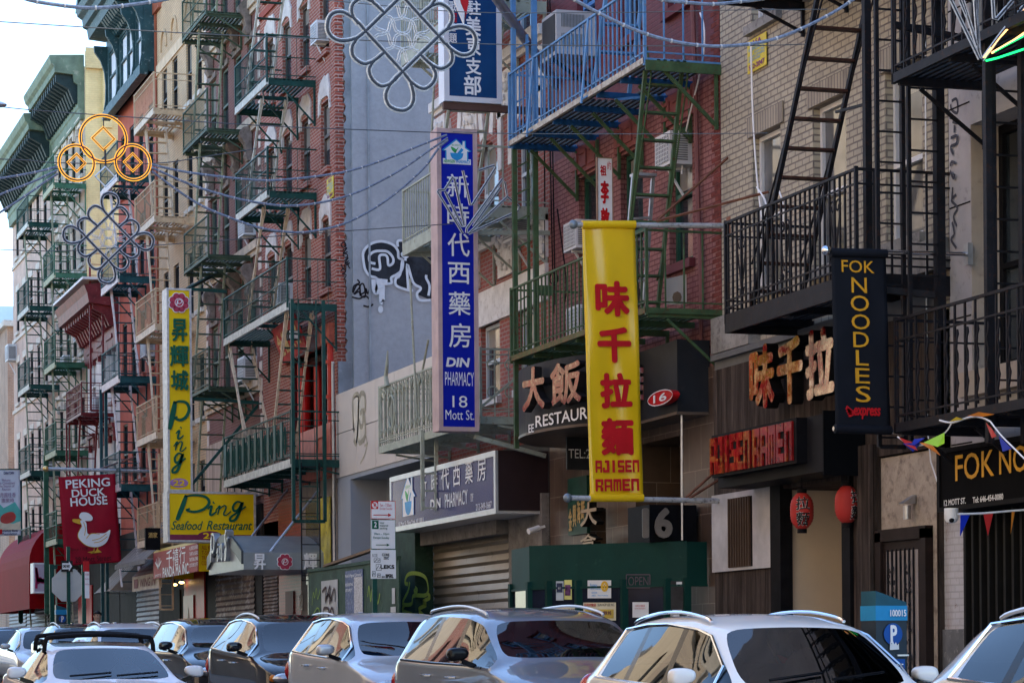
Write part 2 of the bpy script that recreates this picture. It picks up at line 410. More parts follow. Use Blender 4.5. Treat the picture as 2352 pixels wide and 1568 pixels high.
def window(b, y0, y1, z0, z1, fm, pm=None, X=XF, rec=.2, lintel=None, sill=None, sgn=1, arch=False, fw=.06, rail=.5, name='window'):
    """window = its sash frame; pane, lintel and sill are its parts"""
    mb = MB(); f = .07 * sgn; xa, xb = X + (rec - .02) * sgn, X + (rec - .02) * sgn + f
    mb.box(xa, xb, y0, y0 + fw, z0, z1).box(xa, xb, y1 - fw, y1, z0, z1).box(xa, xb, y0 + fw, y1 - fw, z0, z0 + fw).box(xa, xb, y0 + fw, y1 - fw, z1 - fw, z1)
    zr = z0 + (z1 - z0) * rail
    if rail: mb.box(xa - .02 * sgn, xb - .01 * sgn, y0 + fw, y1 - fw, zr - .03, zr + .03)
    w = mb.build(name, fm, b)
    mb = MB(); xp = X + (rec + .025) * sgn
    mb.face([(xp, y1 - fw, z0 + fw), (xp, y0 + fw, z0 + fw), (xp, y0 + fw, z1 - fw), (xp, y1 - fw, z1 - fw)])
    mb.build('pane', pm or M_pane, w, fix=False)
    if sill:
        MB().box(X - .09 * sgn, X + .06 * sgn, y0 - .08, y1 + .08, z0 - .13, z0 - .005).build('sill', sill, w)
    if lintel:
        kind, lm = lintel; mb = MB()
        if kind == 'flat': mb.box(X - .03 * sgn, X + .04 * sgn, y0 - .12, y1 + .12, z1 + .01, z1 + .28)
        elif kind == 'hood':
            mb.box(X - .16 * sgn, X + .04 * sgn, y0 - .15, y1 + .15, z1 + .22, z1 + .36); mb.box(X - .08 * sgn, X + .04 * sgn, y0 - .08, y1 + .08, z1 + .01, z1 + .22)
            for yy in (y0 - .12, y1): mb.box(X - .11 * sgn, X + .03 * sgn, yy, yy + .12, z1 - .22, z1 + .22)
        elif kind == 'rock':                 # ragged-edged patch of light cement over the head
            c = (y0 + y1) / 2; W = (y1 - y0) / 2; r = random.Random(int(y0 * 31 + z0 * 7)); pts = []
            for k, (dy, dz) in enumerate(((1.32, -.36), (1.36, .0), (1.3, .3), (1.12, .52), (.8, .6), (.4, .72), (0, .74), (-.45, .70), (-.85, .72), (-1.12, .52), (-1.28, .3), (-1.3, 0), (-1.28, -.34), (-1.0, -.30), (-.98, .02), (-.6, .10), (0, .16), (.6, .10), (.98, .02), (1.0, -.32))):
                pts.append((X - .035 * sgn, c + dy * W + r.uniform(-.05, .05), z1 + dz * .72 + r.uniform(-.035, .035)))
            mb.prism(pts, (.055 * sgn, 0, 0))
        elif kind == 'arch':                 # dark gauged-brick arch with light keystones
            c = (y0 + y1) / 2; W = (y1 - y0) / 2
            o = [(X - .04 * sgn, c + (W + .02) * math.cos(t), z1 - W * .75 + (W * .8 + .02) * math.sin(t)) for t in [math.pi * k / 10 for k in range(11)]]
            i = [(X - .04 * sgn, c + (W + .24) * math.cos(t), z1 - W * .75 + (W * .8 + .26) * math.sin(t)) for t in [math.pi * k / 10 for k in range(10, -1, -1)]]
            mb.prism(o + i, (.06 * sgn, 0, 0))
        elif kind == 'scroll':
            mb.box(X - .05 * sgn, X + .04 * sgn, y0 - .12, y1 + .12, z1 + .01, z1 + .16)
            c = (y0 + y1) / 2; pr = [(0, 0), (.10, .0), (.17, .12), (.13, .25), (.17, .42), (.28, .56), (.30, .70), (.2, .82), (0, .84)]
            pts = [(X - .02 * sgn - q * sgn, c - .15, z1 + .12 + h) for q, h in pr]; mb.prism(pts, (0, .30, 0))
        mb.build('lintel', lm, w)
    return w
def cornice(b, y0, y1, z0, prof, m, X=XF, br=None, brm=None, name='cornice', sgn=1):
    """moulded eaves: profile (projection, height) run along the street, with brackets under it"""
    mb = MB(); pts = [(X - p * sgn, y0, z0 + h) for p, h in prof]; mb.prism(pts, (0, y1 - y0, 0))
    c = mb.build(name, m, b)
    if br:
        n, w, d, h, dz = br; mb = MB()
        for i in range(n):
            y = y0 + (y1 - y0) * (i + .5) / n
            p = [(0, 0), (d, 0), (d, -h * .25), (d * .55, -h * .5), (d * .35, -h), (0, -h)]
            mb.prism([(X - q * sgn - .001, y - w / 2, z0 + dz + t) for q, t in p], (0, w, 0))
        mb.build('bracket', brm or m, c)
    return c
def tenement(name, label, y0, y1, zt, wm, holes, ground=None, X=XF, zg=5.0, base=None):
    b = thing(name, label, 'building', (X, (y0 + y1) / 2, GZ(y0)))
    mb = MB(); holes_wall(mb, y0, y1, zg, zt, holes, X); shell(mb, y0, y1, -1., zt, X); mb.build('wall', wm, b, fix=False)
    return b
def slab(name, parent, m, x0, x1, y0, y1, z0, z1): return MB().box(x0, x1, y0, y1, z0, z1).build(name, m, parent)
def shutter(parent, X, y0, y1, z0, z1, m, pitch=.085, name='roller_shutter'):
    mb = MB(); n = int((z1 - z0) / pitch)
    for i in range(n):
        z = z0 + (z1 - z0) * i / n; h = (z1 - z0) / n
        mb.face([(X, y1, z), (X, y0, z), (X - .035, y0, z + h * .35), (X - .035, y1, z + h * .35)]); mb.face([(X - .035, y1, z + h * .35), (X - .035, y0, z + h * .35), (X, y0, z + h), (X, y1, z + h)])
    return mb.build(name, m, parent, fix=False)
M_shut = paint('dull_steel_shutter', (.20, .19, .18), .5, .5, .25, 2, .2, (.05, .04, .03))
M_shut_brass = paint('bronze_shutter', (.25, .215, .165), .38, .6, .12, 2, .1, (.08, .06, .04))
M_wood_dark = paint('dark_frame', (.03, .026, .024), .5, 0, .3, 4)

# ---- the far end of the street
b = thing('brick_building', 'narrow brown brick building end beyond the pink tenement', 'building', (14.5, 118, GZ(118)))
mb = MB().box(14.5, 26, 118, 130, -1, 16.6); mb.build('wall', brick('brown_brick_far', (.42, .26, .17), (.36, .22, .15), (.40, .34, .28), dirt=.1), b)
MB().box(14.3, 26.2, 117.8, 130.2, 9.9, 10.15).build('cornice', M_stone, b)
MB().box(14.3, 26.2, 117.7, 130.2, 16.6, 16.85).build('coping', M_stone, b)
b = thing('stucco_building', 'sandy stained plaster building closing the far end of the street', 'building', (10, 150, GZ(150)))
MB().box(8, 21, 150, 170, -1, 15.2).build('wall', paint('sandy_plaster', (.58, .46, .33), .9, 0, .15, .5, .25, (.36, .28, .21), .1), b)
MB().box(7.8, 21.2, 149.8, 170.2, 12.0, 12.2).build('band', M_stone, b)
for z in (4.6, 8.0):
    MB().box(17.9, 18.9, 149.2, 150, z, z + .4).build('balcony', M_iron_black, b)
b = thing('office_tower', 'pale blue glass tower far off behind the end of the street', 'building', (30, 300, GZ(300)))
MB().box(27.5, 40, 300, 315, 0, 42).build('wall', paint('pale_tower', (.42, .52, .58), .2, 0, .1, .3), b)
for i in range(5): MB().box(27.3, 40.2, 299.8, 315.2, 26 + i * 3.2, 26.5 + i * 3.2).build('spandrel', M_white, b)

# ---- A and B: twin pinkish tenements with dark green bracketed cornices
M_pink = brick('pink_brick', (.60, .44, .36), (.54, .39, .32), (.50, .42, .36), dirt=.1, dirtc=(.34, .26, .22))
M_tan_b = brick('drab_brick', (.50, .40, .31), (.45, .36, .28), (.42, .36, .30), dirt=.12, dirtc=(.30, .24, .19))
M_corn = paint('dark_green_cornice', (.13, .185, .13), .6, 0, .3, 2, .22, (.30, .34, .26))
M_corn_d = paint('black_green_brackets', (.018, .035, .036), .6, 0, .3, 4)
PROF_BIG = [(0, 0), (.15, 0), (.18, .35), (.22, .4), (.22, 1.15), (.35, 1.25), (.38, 1.5), (1.0, 1.55), (1.02, 1.75), (1.12, 1.85), (1.18, 2.05), (1.18, 2.12), (0, 2.2)]
def far_tenement(name, label, y0, y1, zt, wm, plats, lint):
    cols = [y0 + (y1 - y0) * k for k in ((.10, .24, .40, .56, .72, .88) if y1 - y0 > 8 else (.12, .38, .62, .88))]
    hs = [(c - .42, c + .42, p + .45, p + 2.1) for p in plats for c in cols]
    b = tenement(name, label, y0, y1, zt, wm, hs)
    for k, (a, c, z, zz) in enumerate(hs):
        window(b, a, c, z, zz, M_wood_dark, M_pane_d, lintel=(lint, M_stone), sill=M_stone, rec=.045)
    for p in plats:
        MB().box(XF - .06, XF + .05, y0, y1, p + .10, p + .24).build('stone_band', M_stone, b)
    return b
bA = far_tenement('pink_tenement', 'far pinkish tenement whose green bracketed cornice is the lower of two', 96.6, 109.5, 21.0, M_pink, (17.7, 14.65, 11.75, 8.6, 5.6), 'flat')
cornice(bA, 96.6, 109.5, 19.6, PROF_BIG, M_corn, br=(22, .22, .95, .9, 1.5), brm=M_corn_d)
bB = far_tenement('drab_tenement', 'drab brick tenement under the taller dark green bracketed cornice, beside the yellow side wall', 89.7, 96.6, 22.0, M_tan_b, (17.95, 14.9, 11.85, 8.8, 5.8), 'hood')
cornice(bB, 89.7, 96.6, 20.2, PROF_BIG, M_corn, br=(14, .22, .95, .95, 1.5), brm=M_corn_d)
M_yel = brick('yellow_painted_brick', (.72, .60, .30), (.70, .57, .28), (.66, .54, .27), dirt=.08, dirtc=(.46, .38, .20))
pw = MB(); pw.box(XF + .02, 26.7, 89.55, 89.7, -1, 22.5); pw.box(14.4, 15.0, 89.40, 89.55, 9.5, 19.3); pw.box(14.3, 14.6, 89.40, 89.55, 19.9, 22.5); pw.box(XF + .02, 14.5, 89.43, 89.55, 21.9, 22.6)
pw.build('yellow_side_wall', M_yel, bB)
for k in range(2):
    fr = Frame((XF + .1 + k * 1.0, 89.38, 12.3), (.9, 0, 0), (0, 0, 1.7)); mb = MB()
    ribbon(mb, [fr.at(*p) for p in spline([(0, .1), (.1, .8), (.5, 1), (.9, .8), (1, .1), (.5, 0), (0, .1)], 5)], .3, (0, -1, 0)); mb.build('green_mural', paint('mural_green', (.05, .5, .16), .6), bB)
    mb = MB(); ribbon(mb, [fr.at(*p) for p in spline([(-.05, .0), (-.02, .9), (.5, 1.15), (1.05, .9), (1.1, 0)], 5)], .13, (0, -1, 0), .007); mb.build('red_mural', paint('mural_red', (.6, .04, .05), .6), bB)

# ---- C: white painted building with the maroon cornice
M_wht_b = brick('white_painted_brick', (.72, .69, .66), (.70, .66, .63), (.66, .63, .60), dirt=.08, dirtc=(.50, .44, .40))
hs = [(c - .45, c + .45, p + .45, p + 2.2) for p in (9.55, 6.7) for c in (84.1, 86.1, 88.2)]
bC = tenement('white_building', 'low white painted building with a heavy maroon cornice', 82.9, 89.55, 13.6, M_wht_b, hs)
M_mar = paint('maroon_cornice', (.17, .028, .03), .5, 0, .35, 3, .12, (.35, .16, .14))
for a, c, z, zz in hs: window(bC, a, c, z, zz, M_white, lintel=('hood', M_mar), sill=M_mar, rec=.05)
cornice(bC, 82.9, 89.55, 12.0, [(0, -.3), (.1, -.3), (.14, .5), (.2, .55), (.25, .9), (.95, 1.0), (1.0, 1.3), (1.1, 1.55), (0, 1.7)], M_mar, br=(13, .2, .8, .7, 1.0))
MB().box(12.55, XF, 82.9, 89.6, 13.72, 13.80).build('lit_cornice_edge', M_white, bC)  # white strip paints the light along the cornice's top edge

# ---- R: red-orange stucco with green mansard dormer storey
M_red_st = paint('red_orange_stucco', (.40, .105, .07), .85, 0, .12, 1.5, .06, (.28, .08, .06), .15)
hs = [(c - .42, c + .42, p + .35, p + 2.25) for p in (15.85, 12.9, 9.95, 6.8) for c in (76.9, 78.6, 80.2, 81.8)]
bR = tenement('red_stucco_building', 'red orange stucco building crowned by a dark green dormer storey with gable', 75.95, 82.8, 19.0, M_red_st, hs)
for a, c, z, zz in hs: window(bR, a, c, z, zz, M_wood_dark, M_pane_d, sill=M_red_st, rec=.05)
M_teal = paint('teal_timber', (.022, .058, .066), .5, 0, .3, 3, .15, (.30, .34, .33))
M_slate = paint('slate_roof', (.20, .21, .24), .8, 0, .35, 3)
X0 = XF - .35
dz0, dz1 = 18.85, 21.3
hs2 = [(76.25, 77.3, 19.2, 20.75), (77.7, 78.85, 19.2, 20.75), (78.95, 80.1, 19.2, 20.75), (81.0, 82.3, 19.2, 20.75)]
mb = MB(); holes_wall(mb, 75.95, 82.8, dz0, dz1, hs2, X0, .25); shell(mb, 75.95, 82.8, dz0, dz1, X0, 3)
dorm = mb.build('dormer_storey', M_teal, bR, fix=False)
M_curt = paint('pale_curtain', (.55, .60, .66), .7, 0, .12, 6, streak=True)
for a, c, z, zz in hs2: window(dorm, a, c, z, zz, M_teal, M_curt, X=X0, rec=.05)
mb = MB()
for y in (76.05, 77.5, 80.4, 82.65):
    pr = [(0, 0), (.12, 0), (.07, .3), (.06, .8), (.10, 1.2), (.22, 1.55), (.40, 1.8), (.42, 2.0), (0, 2.0)]
    mb.prism([(X0 - q, y - .06, 19.05 + h) for q, h in pr], (0, .12, 0))
for k in range(9):
    y = 77.7 + k * .32; pr = [(0, 0), (.14, 0), (.22, .12), (.4, .22), (.55, .42), (0, .42)]
    mb.prism([(X0 - q, y - .09, 20.85 + h) for q, h in pr], (0, .18, 0))
mb.build('bracket', M_teal, dorm)
mb = MB(); mb.box(X0 - .14, X0 + .1, 75.9, 82.85, 18.75, 19.0); mb.box(X0 - .08, X0 + .1, 75.9, 82.85, 19.0, 19.12); mb.build('sill_course', M_teal, dorm)
cornice(dorm, 77.3, 82.9, 20.85, [(0, .4), (.55, .45), (.6, .75), (.72, .8), (.75, 1.05), (.9, 1.15), (.95, 1.4), (.9, 1.42), (0, 1.5)], M_teal, X=X0)
cornice(dorm, 75.9, 77.25, 21.15, [(0, .4), (.4, .45), (.45, .75), (.57, .8), (.6, 1.05), (.75, 1.15), (.8, 1.4), (0, 1.5)], M_teal, X=X0)
mb = MB()                                    # steep roof and front gable
mb.hexa([(X0 - .6, 75.95, 22.3), (X0 + 6, 75.95, 22.3), (X0 + 6, 82.8, 22.3), (X0 - .6, 82.8, 22.3), (X0 + .9, 76, 23.9), (X0 + 5, 76, 23.9), (X0 + 5, 82.7, 23.9), (X0 + .9, 82.7, 23.9)])
mb.build('roof', M_slate, bR)
mb = MB(); mb.prism([(X0 - .7, 83.0, 22.3), (X0 - .7, 77.4, 22.3), (X0 - .7, 80.3, 25.4)], (.5, 0, 0)); mb.prism([(X0 - .9, 83.3, 22.2), (X0 - .9, 80.3, 25.9), (X0 - .9, 77.1, 22.2), (X0 - .9, 77.5, 22.2), (X0 - .9, 80.3, 25.4), (X0 - .9, 82.9, 22.2)], (1.4, 0, 0))
mb.build('gable', M_teal, bR)

# ---- T: tan brick
M_tan = brick('tan_brick', (.58, .40, .23), (.52, .36, .21), (.34, .27, .20), dirt=.06, dirtc=(.42, .31, .20), var=.15)
hs = [(c - .4, c + .4, p + .35, p + 2.05) for p in (16.55, 13.65, 10.73, 7.8, 4.95) for c in (69.5, 70.9, 73.0, 74.6)]
bT = tenement('tan_brick_building', 'plain tan brick building with small arches over its top windows', 68.75, 75.9, 20.6, M_tan, hs)
for a, c, z, zz in hs: window(bT, a, c, z, zz, M_wood_dark, M_pane_d, sill=M_stone, rec=.07)
MB().box(XF - .04, XF + .05, 68.8, 75.85, 18.66, 18.95).build('stone_band', paint('tan_stone', (.58, .45, .31), .85), bT)
mb = MB()
for c in (69.5, 70.9, 73.0, 74.6):
    mb.tube([(XF - .02, c + .42 * math.cos(t), 19.2 + .55 * math.sin(t)) for t in [math.pi * k / 10 for k in range(11)]], .045, 5)
mb.build('arch_moulding', paint('tan_arch', (.50, .36, .22), .85), bT)
mb = MB().box(XF - .10, XF + .05, 75.0, 76.1, 20.5, 20.9); mb.box(XF - .06, XF - .01, 75.75, 75.9, 5, 20.6); mb.build('downpipe', paint('rust_pipe', (.30, .09, .05), .6), bT)

# ---- P: purple-brown brick, scroll keystones
M_pur = brick('purple_brick', (.19, .078, .062), (.16, .066, .056), (.22, .13, .11), dirt=.08, dirtc=(.12, .07, .07), var=.2)
M_pst = paint('brown_stone_trim', (.50, .41, .31), .85, 0, .25, 3, .25, (.20, .15, .12), .3)
M_scr = paint('dark_carved_stone', (.20, .165, .14), .85, 0, .4, 5, .2, (.05, .04, .04), .3)
M_gfr = paint('drab_green_sash', (.10, .13, .10), .6, 0, .2, 4)
hs = [(c - .43, c + .43, p + .3, p + 2.2) for p in (17.45, 14.6, 11.52, 8.17) for c in (62.95, 64.5, 66.1, 67.65)]
bP = tenement('purple_brick_building', 'purple brown brick building with carved scroll keystones over its windows', 61.85, 68.72, 20.4, M_pur, hs)
for a, c, z, zz in hs:
    w = window(bP, a, c, z, zz, M_gfr, M_pane_d, lintel=('scroll', M_scr), rec=.07)
for p in (17.45, 14.6, 11.52, 8.17):
    mb = MB().box(XF - .12, XF + .05, 62.0, 68.6, p + .08, p + .28); mb.box(XF - .06, XF + .04, 62.0, 68.6, p - .05, p + .08); mb.build('stone_band', M_pst, bP)
mb = MB()
for k in range(34):
    z = 5.6 + k * .42; L = .32 if k % 2 else .2
    mb.box(XF - .02, XF + .04, 61.88, 61.88 + L, z, z + .3); mb.box(XF - .02, XF + .04, 68.7 - L, 68.7, z, z + .3)
mb.build('quoins', paint('pale_quoins', (.60, .52, .45), .85, 0, .15, 3), bP)
MB().box(XF - .05, XF + .05, 61.9, 68.7, 5.6, 7.3).build('stone_storey', planks('striped_stone', (.42, .33, .27), .2, .15, rough=.85), bP)
for c in (62.95, 64.6, 66.3):
    window(bP, c - .45, c + .45, 5.75, 6.95, M_wood_dark, M_pane_d, X=XF - .07, rec=.02)

# ---- Q: red brick with cement-patched lintels; its blue-grey rendered side wall
M_redb = brick('red_brick', (.31, .080, .050), (.25, .062, .042), (.40, .29, .24), dirt=.04, dirtc=(.16, .07, .06), var=.25)
M_patch = paint('cement_patch', (.60, .56, .52), .9, 0, .15, 3, .22, (.36, .30, .26), .3)
M_bfr = paint('brown_sash', (.09, .07, .06), .5, 0, .25, 5)
QC = [(60.3, 61.2), (58.62, 59.5), (56.83, 57.7), (55.0, 55.8)]
hs = [(a, c, z, zz) for z, zz in ((14.85, 16.33), (12.3, 13.76), (9.68, 11.2), (17.4, 18.9)) for a, c in QC]
bal = (54.85, 59.0, 5.95, 8.45, 2.2)
bQ = tenement('red_brick_building', 'red brick building with rough pale patches over the windows and a bluish side wall', 54.5, 61.85, 20.0, M_redb, hs + [bal], zg=4.9)
for a, c, z, zz in hs: window(bQ, a, c, z, zz, M_bfr, lintel=('rock', M_patch), sill=M_redb, rec=.09)
MB().box(XF - .05, XF + .03, 54.6, 61.8, 17.0, 17.16).build('brick_band', paint('red_band', (.30, .08, .06), .85), bQ)
mb = MB(); rr = random.Random(4)
for k in range(66):                          # raw brick ends and mortar along the corner
    z = 8.4 + k * .11; mb.box(XF - .012, XF + rr.uniform(.15, .20), 54.44, 54.6, z, z + .095)
mb.build('corner_bricks', M_redb, bQ)
def blue_wall():
    m, n, l, bs = nodes('blue_grey_render')
    v = mapped(n, l, (1, 1, 1)); t = noise(n, l, v, .7, 7, .62); t2 = noise(n, l, v, 9, 6, .7); t3 = noise(n, l, mapped(n, l, (1.3, 1, .25)), 1.1, 5)
    c = ramp(n, l, t.outputs[0], [(.25, (.235, .265, .285, 1)), (.55, (.27, .30, .32, 1)), (.8, (.305, .335, .35, 1))]).outputs[0]
    c = mixc(n, l, 1., c, ramp(n, l, t2.outputs[0], [(.3, (.9,) * 3 + (1,)), (.7, (1.1,) * 3 + (1,))]).outputs[0], 'MULTIPLY')
    c = mixc(n, l, ramp(n, l, t3.outputs[0], [(.55, (0, 0, 0, 1)), (.8, (.5,) * 3 + (1,))]).outputs[0], c, (.20, .23, .25, 1))
    l.new(c, bs.inputs['Base Color']); bs.inputs['Roughness'].default_value = .9; bump(n, l, bs, t2.outputs[0], .15)
    return m
M_blw = blue_wall()
M_blw2 = paint('grey_render_strip', (.23, .27, .295), .9, 0, .25, 1.5, .2, (.27, .31, .33), .2)
side = MB().box(XF + .32, 26.7, 54.32, 54.5, -1, 20.0).build('side_wall', M_blw, bQ)
mb = MB(); zz = 8.2; pts = []; rr = random.Random(9)
L = [(XF + .15 + rr.uniform(0, .07), z) for z in [8 + .075 * k for k in range(161)]]
mb.prism([(x, 54.40, z) for x, z in L] + [(XF + .62, 54.40, 20.0), (XF + .62, 54.40, 8.0)], (0, .06, 0)); mb.box(XF + .0, XF + .62, 54.40, 54.46, -1, 8.0)
mb.box(XF + .66, XF + .70, 54.29, 54.34, 7, 20.0); mb.build('render_strip', M_blw2, bQ)
# graffiti on the side wall, strokes read off the photograph onto the wall's own plane
YB = 54.32
def zz6(x, y): return fy(588 + x / 4, 392 + y / 4, YB)
def strokes(mb, lines, w, d=.004, k=5, conv=zz6, n=(0, -1, 0)):
    for i, L in enumerate(lines): ribbon(mb, [conv(*p) for p in spline(L, k)], w, n, d + .004 * i)
M_gbl = paint('black_spray', (.02, .025, .032), .8, 0, .5, 5); M_gwh = paint('white_spray', (.50, .56, .60), .8, 0, .12, 6); M_gk = paint('black_marker', (.012, .012, .014), .6)
mb = MB()
mb.face([zz6(*p) + V((0, -.012, 0)) for p in [(990, 850), (990, 780), (1015, 720), (1060, 680), (1110, 660), (1160, 655), (1210, 667), (1250, 685), (1285, 720), (1305, 760), (1305, 812), (1338, 830), (1335, 900), (1295, 945), (1235, 978), (1232, 1030), (1145, 1025), (1140, 990), (1090, 975), (1045, 955), (1005, 905)]])
mb.face([zz6(*p) + V((0, -.0125, 0)) for p in [(1300, 650), (1390, 655), (1400, 690), (1480, 690), (1560, 740), (1700, 760), (1700, 1160), (1580, 1180), (1490, 1140), (1500, 1060), (1440, 1040), (1400, 1100), (1290, 1060), (1285, 1000), (1320, 990), (1330, 880), (1340, 830), (1300, 800)]])
mb.build('black_graffiti', M_gbl, bQ, fix=False)
mb = MB()
strokes(mb, [[(985, 830), (985, 745), (1050, 675), (1150, 650), (1250, 678), (1300, 735), (1308, 800), (1345, 822), (1340, 905), (1295, 952), (1240, 985), (1240, 1035), (1140, 1030), (1100, 985), (1040, 965), (1000, 905), (985, 830)],
             [(1095, 855), (1045, 840), (1040, 780), (1085, 745), (1150, 738), (1210, 748), (1255, 800), (1255, 850), (1215, 870), (1205, 800), (1180, 775), (1130, 790), (1135, 905), (1060, 900)],
             [(1300, 700), (1305, 645), (1400, 655), (1405, 700), (1500, 690), (1560, 740)], [(1340, 830), (1320, 955), (1280, 995), (1290, 1060), (1400, 1100), (1440, 1100)], [(1395, 1090), (1385, 860), (1440, 1030), (1510, 1080), (1475, 1130), (1500, 1190), (1600, 1190)], [(1580, 1150), (1590, 1060), (1560, 990), (1560, 960)],
             [(1367, 745), (1400, 770), (1367, 800), (1335, 770), (1367, 745)], [(1367, 710), (1367, 830)], [(1325, 770), (1410, 770)]], .055, .02)
strokes(mb, [[(1080, 1000), (1085, 1090), (1105, 1115), (1120, 1060), (1130, 1000)], [(1150, 1030), (1150, 1190), (1160, 1210)], [(1100, 1020), (1200, 1030)], [(1120, 1000), (1140, 1080)]], .13, .06)
mb.prism([zz6(1142 + 24 * math.cos(t), 1275 + 34 * math.sin(t)) + V((0, -.03, 0)) for t in [k * .5236 for k in range(12)]], (0, .003, 0))
mb.build('white_graffiti', M_gwh, bQ, fix=False)
mb = MB()
strokes(mb, [[(930, 1000), (950, 1030), (900, 1060), (890, 1120), (925, 1050), (955, 1065), (900, 1135), (945, 1110), (960, 1150), (955, 1060), (985, 1040), (1000, 1110), (960, 1140), (1000, 1160), (1010, 1080), (1025, 1130), (1050, 1070)], [(880, 1160), (950, 1175), (1000, 1150), (1040, 1180), (1050, 1230), (1030, 1250)], [(985, 1240), (1040, 1250), (1075, 1225)], [(1045, 1250), (1048, 1290)]], .035, .005)
strokes(mb, [[(785, 690), (790, 665), (815, 660), (825, 690), (800, 705), (785, 690)], [(795, 730), (835, 710), (800, 760), (840, 745)], [(805, 790), (800, 770), (830, 765), (840, 790), (815, 800)], [(810, 830), (845, 800), (815, 850), (850, 830)], [(820, 870), (855, 860)], [(830, 850), (860, 900)], [(780, 860), (800, 910), (815, 860), (860, 850)], [(775, 920), (800, 905), (820, 930), (790, 950), (825, 960), (800, 1005)]], .025, .005)
mb.build('black_tags', M_gk, bQ, fix=False)
# red lacquered balcony of the restaurant
M_lac = paint('red_lacquer', (.42, .012, .012), .3, 0, .2, 3, coat=.3); M_sal = paint('salmon_paint', (.52, .14, .09), .45, 0, .25, 3, .1, (.3, .06, .04), .2)
M_deep = paint('deep_red_room', (.08, .008, .01), .5)
a, c, z, zz, _ = bal
mb = MB(); mb.face([(XF + 2.15, c, z), (XF + 2.15, a, z), (XF + 2.15, a, zz), (XF + 2.15, c, zz)]); mb.box(XF + .02, XF + 2.1, c - .06, c - .01, z, zz); mb.box(XF + .02, XF + 2.1, a + .01, a + .06, z, zz)
mb.box(XF + .3, XF + 2.1, a + .1, c - .1, zz - .12, zz - .02); balc = mb.build('balcony_recess', M_deep, bQ)
slab('beam', balc, M_sal, XF - .12, XF + .25, a - .1, c + .35, zz, zz + .42)
slab('parapet', balc, M_sal, XF - .12, XF + .2, a - .15, c - 1.3, 5.6, 6.72)
mb = MB(); mb.box(XF - .16, XF - .121, a + .2, a + 1.1, 5.85, 6.05); mb.box(XF - .16, XF - .121, a + .2, a + 1.1, 6.45, 6.6); mb.box(XF - .16, XF - .121, a + .2, a + .3, 6.05, 6.45); mb.box(XF - .16, XF - .121, a + 1.0, a + 1.1, 6.05, 6.45); mb.build('parapet_moulding', M_sal, balc)
mb = MB(); mb.tube([(XF + .0, a + .12, 6.72), (XF + .0, a + .12, zz)], .11, 10)
for h in (6.9, 7.25, 8.0): mb.tube([(XF, a + .12, h), (XF, a + .12, h + .08)], .15, 10)
mb.build('column', M_lac, balc, smooth=True)
mb = MB(); mb.tube([(XF + .25, c - .35, 5.95), (XF + .25, c - .35, zz)], .16, 10); mb.tube([(XF + .5, c - .75, 5.95), (XF + .5, c - .75, zz)], .12, 10); mb.build('column', M_lac, balc, smooth=True)
mb = MB().box(XF + .5, XF + 1.4, a + .7, a + 2.1, 5.95, 7.1); mb.box(XF + .9, XF + 1.5, a + .4, a + .5, 5.95, 7.3); mb.build('counter', M_lac, balc)
mb = MB().lathe((XF + .8, a + 1.5, zz - .55), [(.0, .12), (.28, .1), (.42, .0), (.28, -.1), (0, -.12)], 18); mb.tube([(XF + .8, a + 1.5, zz - .45), (XF + .8, a + 1.5, zz - .1)], .02); mb.build('lamp', M_white, balc, smooth=True)
# street level of Q
M_marb = paint('dark_granite', (.055, .05, .048), .25, 0, .6, 9, .3, (.16, .13, .11)); M_dun = paint('dun_stone', (.20, .17, .15), .7, 0, .25, 3)
M_redti = brick('red_glazed_brick', (.30, .05, .04), (.26, .04, .03), (.14, .05, .04), rough=.4)
slab('stone_storey', bQ, M_dun, XF - .02, XF + .3, 54.5, 57.9, -1, 5.55)
slab('red_pier', bQ, M_redti, XF - .03, XF + .28, 57.9, 60.2, -1, 5.3)
slab('granite_panel', bQ, M_marb, XF - .05, XF + .2, 55.0, 57.2, -1, 4.9)
slab('granite_window', bQ, M_marb, XF - .06, XF + .1, 55.9, 57.3, 3.3, 5.2)
d = MB().box(XF - .06, XF + .02, 58.6, 59.4, .8, 3.2).build('door', M_deep, bQ)
shutter(bQ, XF - .02, 60.3, 61.8, .7, 4.2, paint('brown_shutter', (.12, .07, .045), .5, .3, .5, 1.2, .4, (.4, .38, .36)))
mb = MB().box(XF - .07, XF - .05, 55.0, 55.95, 3.6, 5.15); mb.build('yellow_glass', paint('yellow_window', (.45, .38, .05), .25, 0, .5, 2.5, .2, (.05, .12, .08)), bQ)
mb = MB(); text(mb, '22', Frame((XF - .04, 57.95, 2.75), (0, -.28, 0), (0, 0, .34)), .01, thick=.02); mb.build('door_number', M_stone, bQ)
# ---- the low grey building in the gap
b20 = thing('low_grey_building', 'low building with pale beige panels and grey porch below the bluish wall', 'building', (XF, 50.7, GZ(50.7)))
M_beige = paint('beige_panel', (.60, .54, .47), .5, 0, .06, 1, .05, (.5, .45, .4)); M_greyp = paint('grey_metal_panel', (.30, .33, .37), .5, 0, .06, 1)
mb = MB()
ys = [54.48, 52.7, 51.2, 49.7, 48.3, 46.95]
for i in range(5):
    for z0, z1 in ((5.5, 6.42), (6.44, 7.28)): mb.box(XF - .05, XF + .1, ys[i + 1] + .008, ys[i] - .008, z0, z1)
pan = mb.build('facade_panels', M_beige, b20)
MB().box(XF - .02, XF + 12, 46.95, 54.3, 5.52, 7.24).build('upper_storey', M_greyp, b20)
slab('soffit', b20, M_greyp, XF - .03, XF + 1.6, 46.95, 54.4, 5.40, 5.5)
slab('porch_column', b20, M_greyp, XF - .04, XF + .75, 53.3, 54.4, -1, 5.4); slab('porch_column', b20, M_greyp, XF + .75, XF + 1.5, 51.7, 54.3, -1, 5.4)
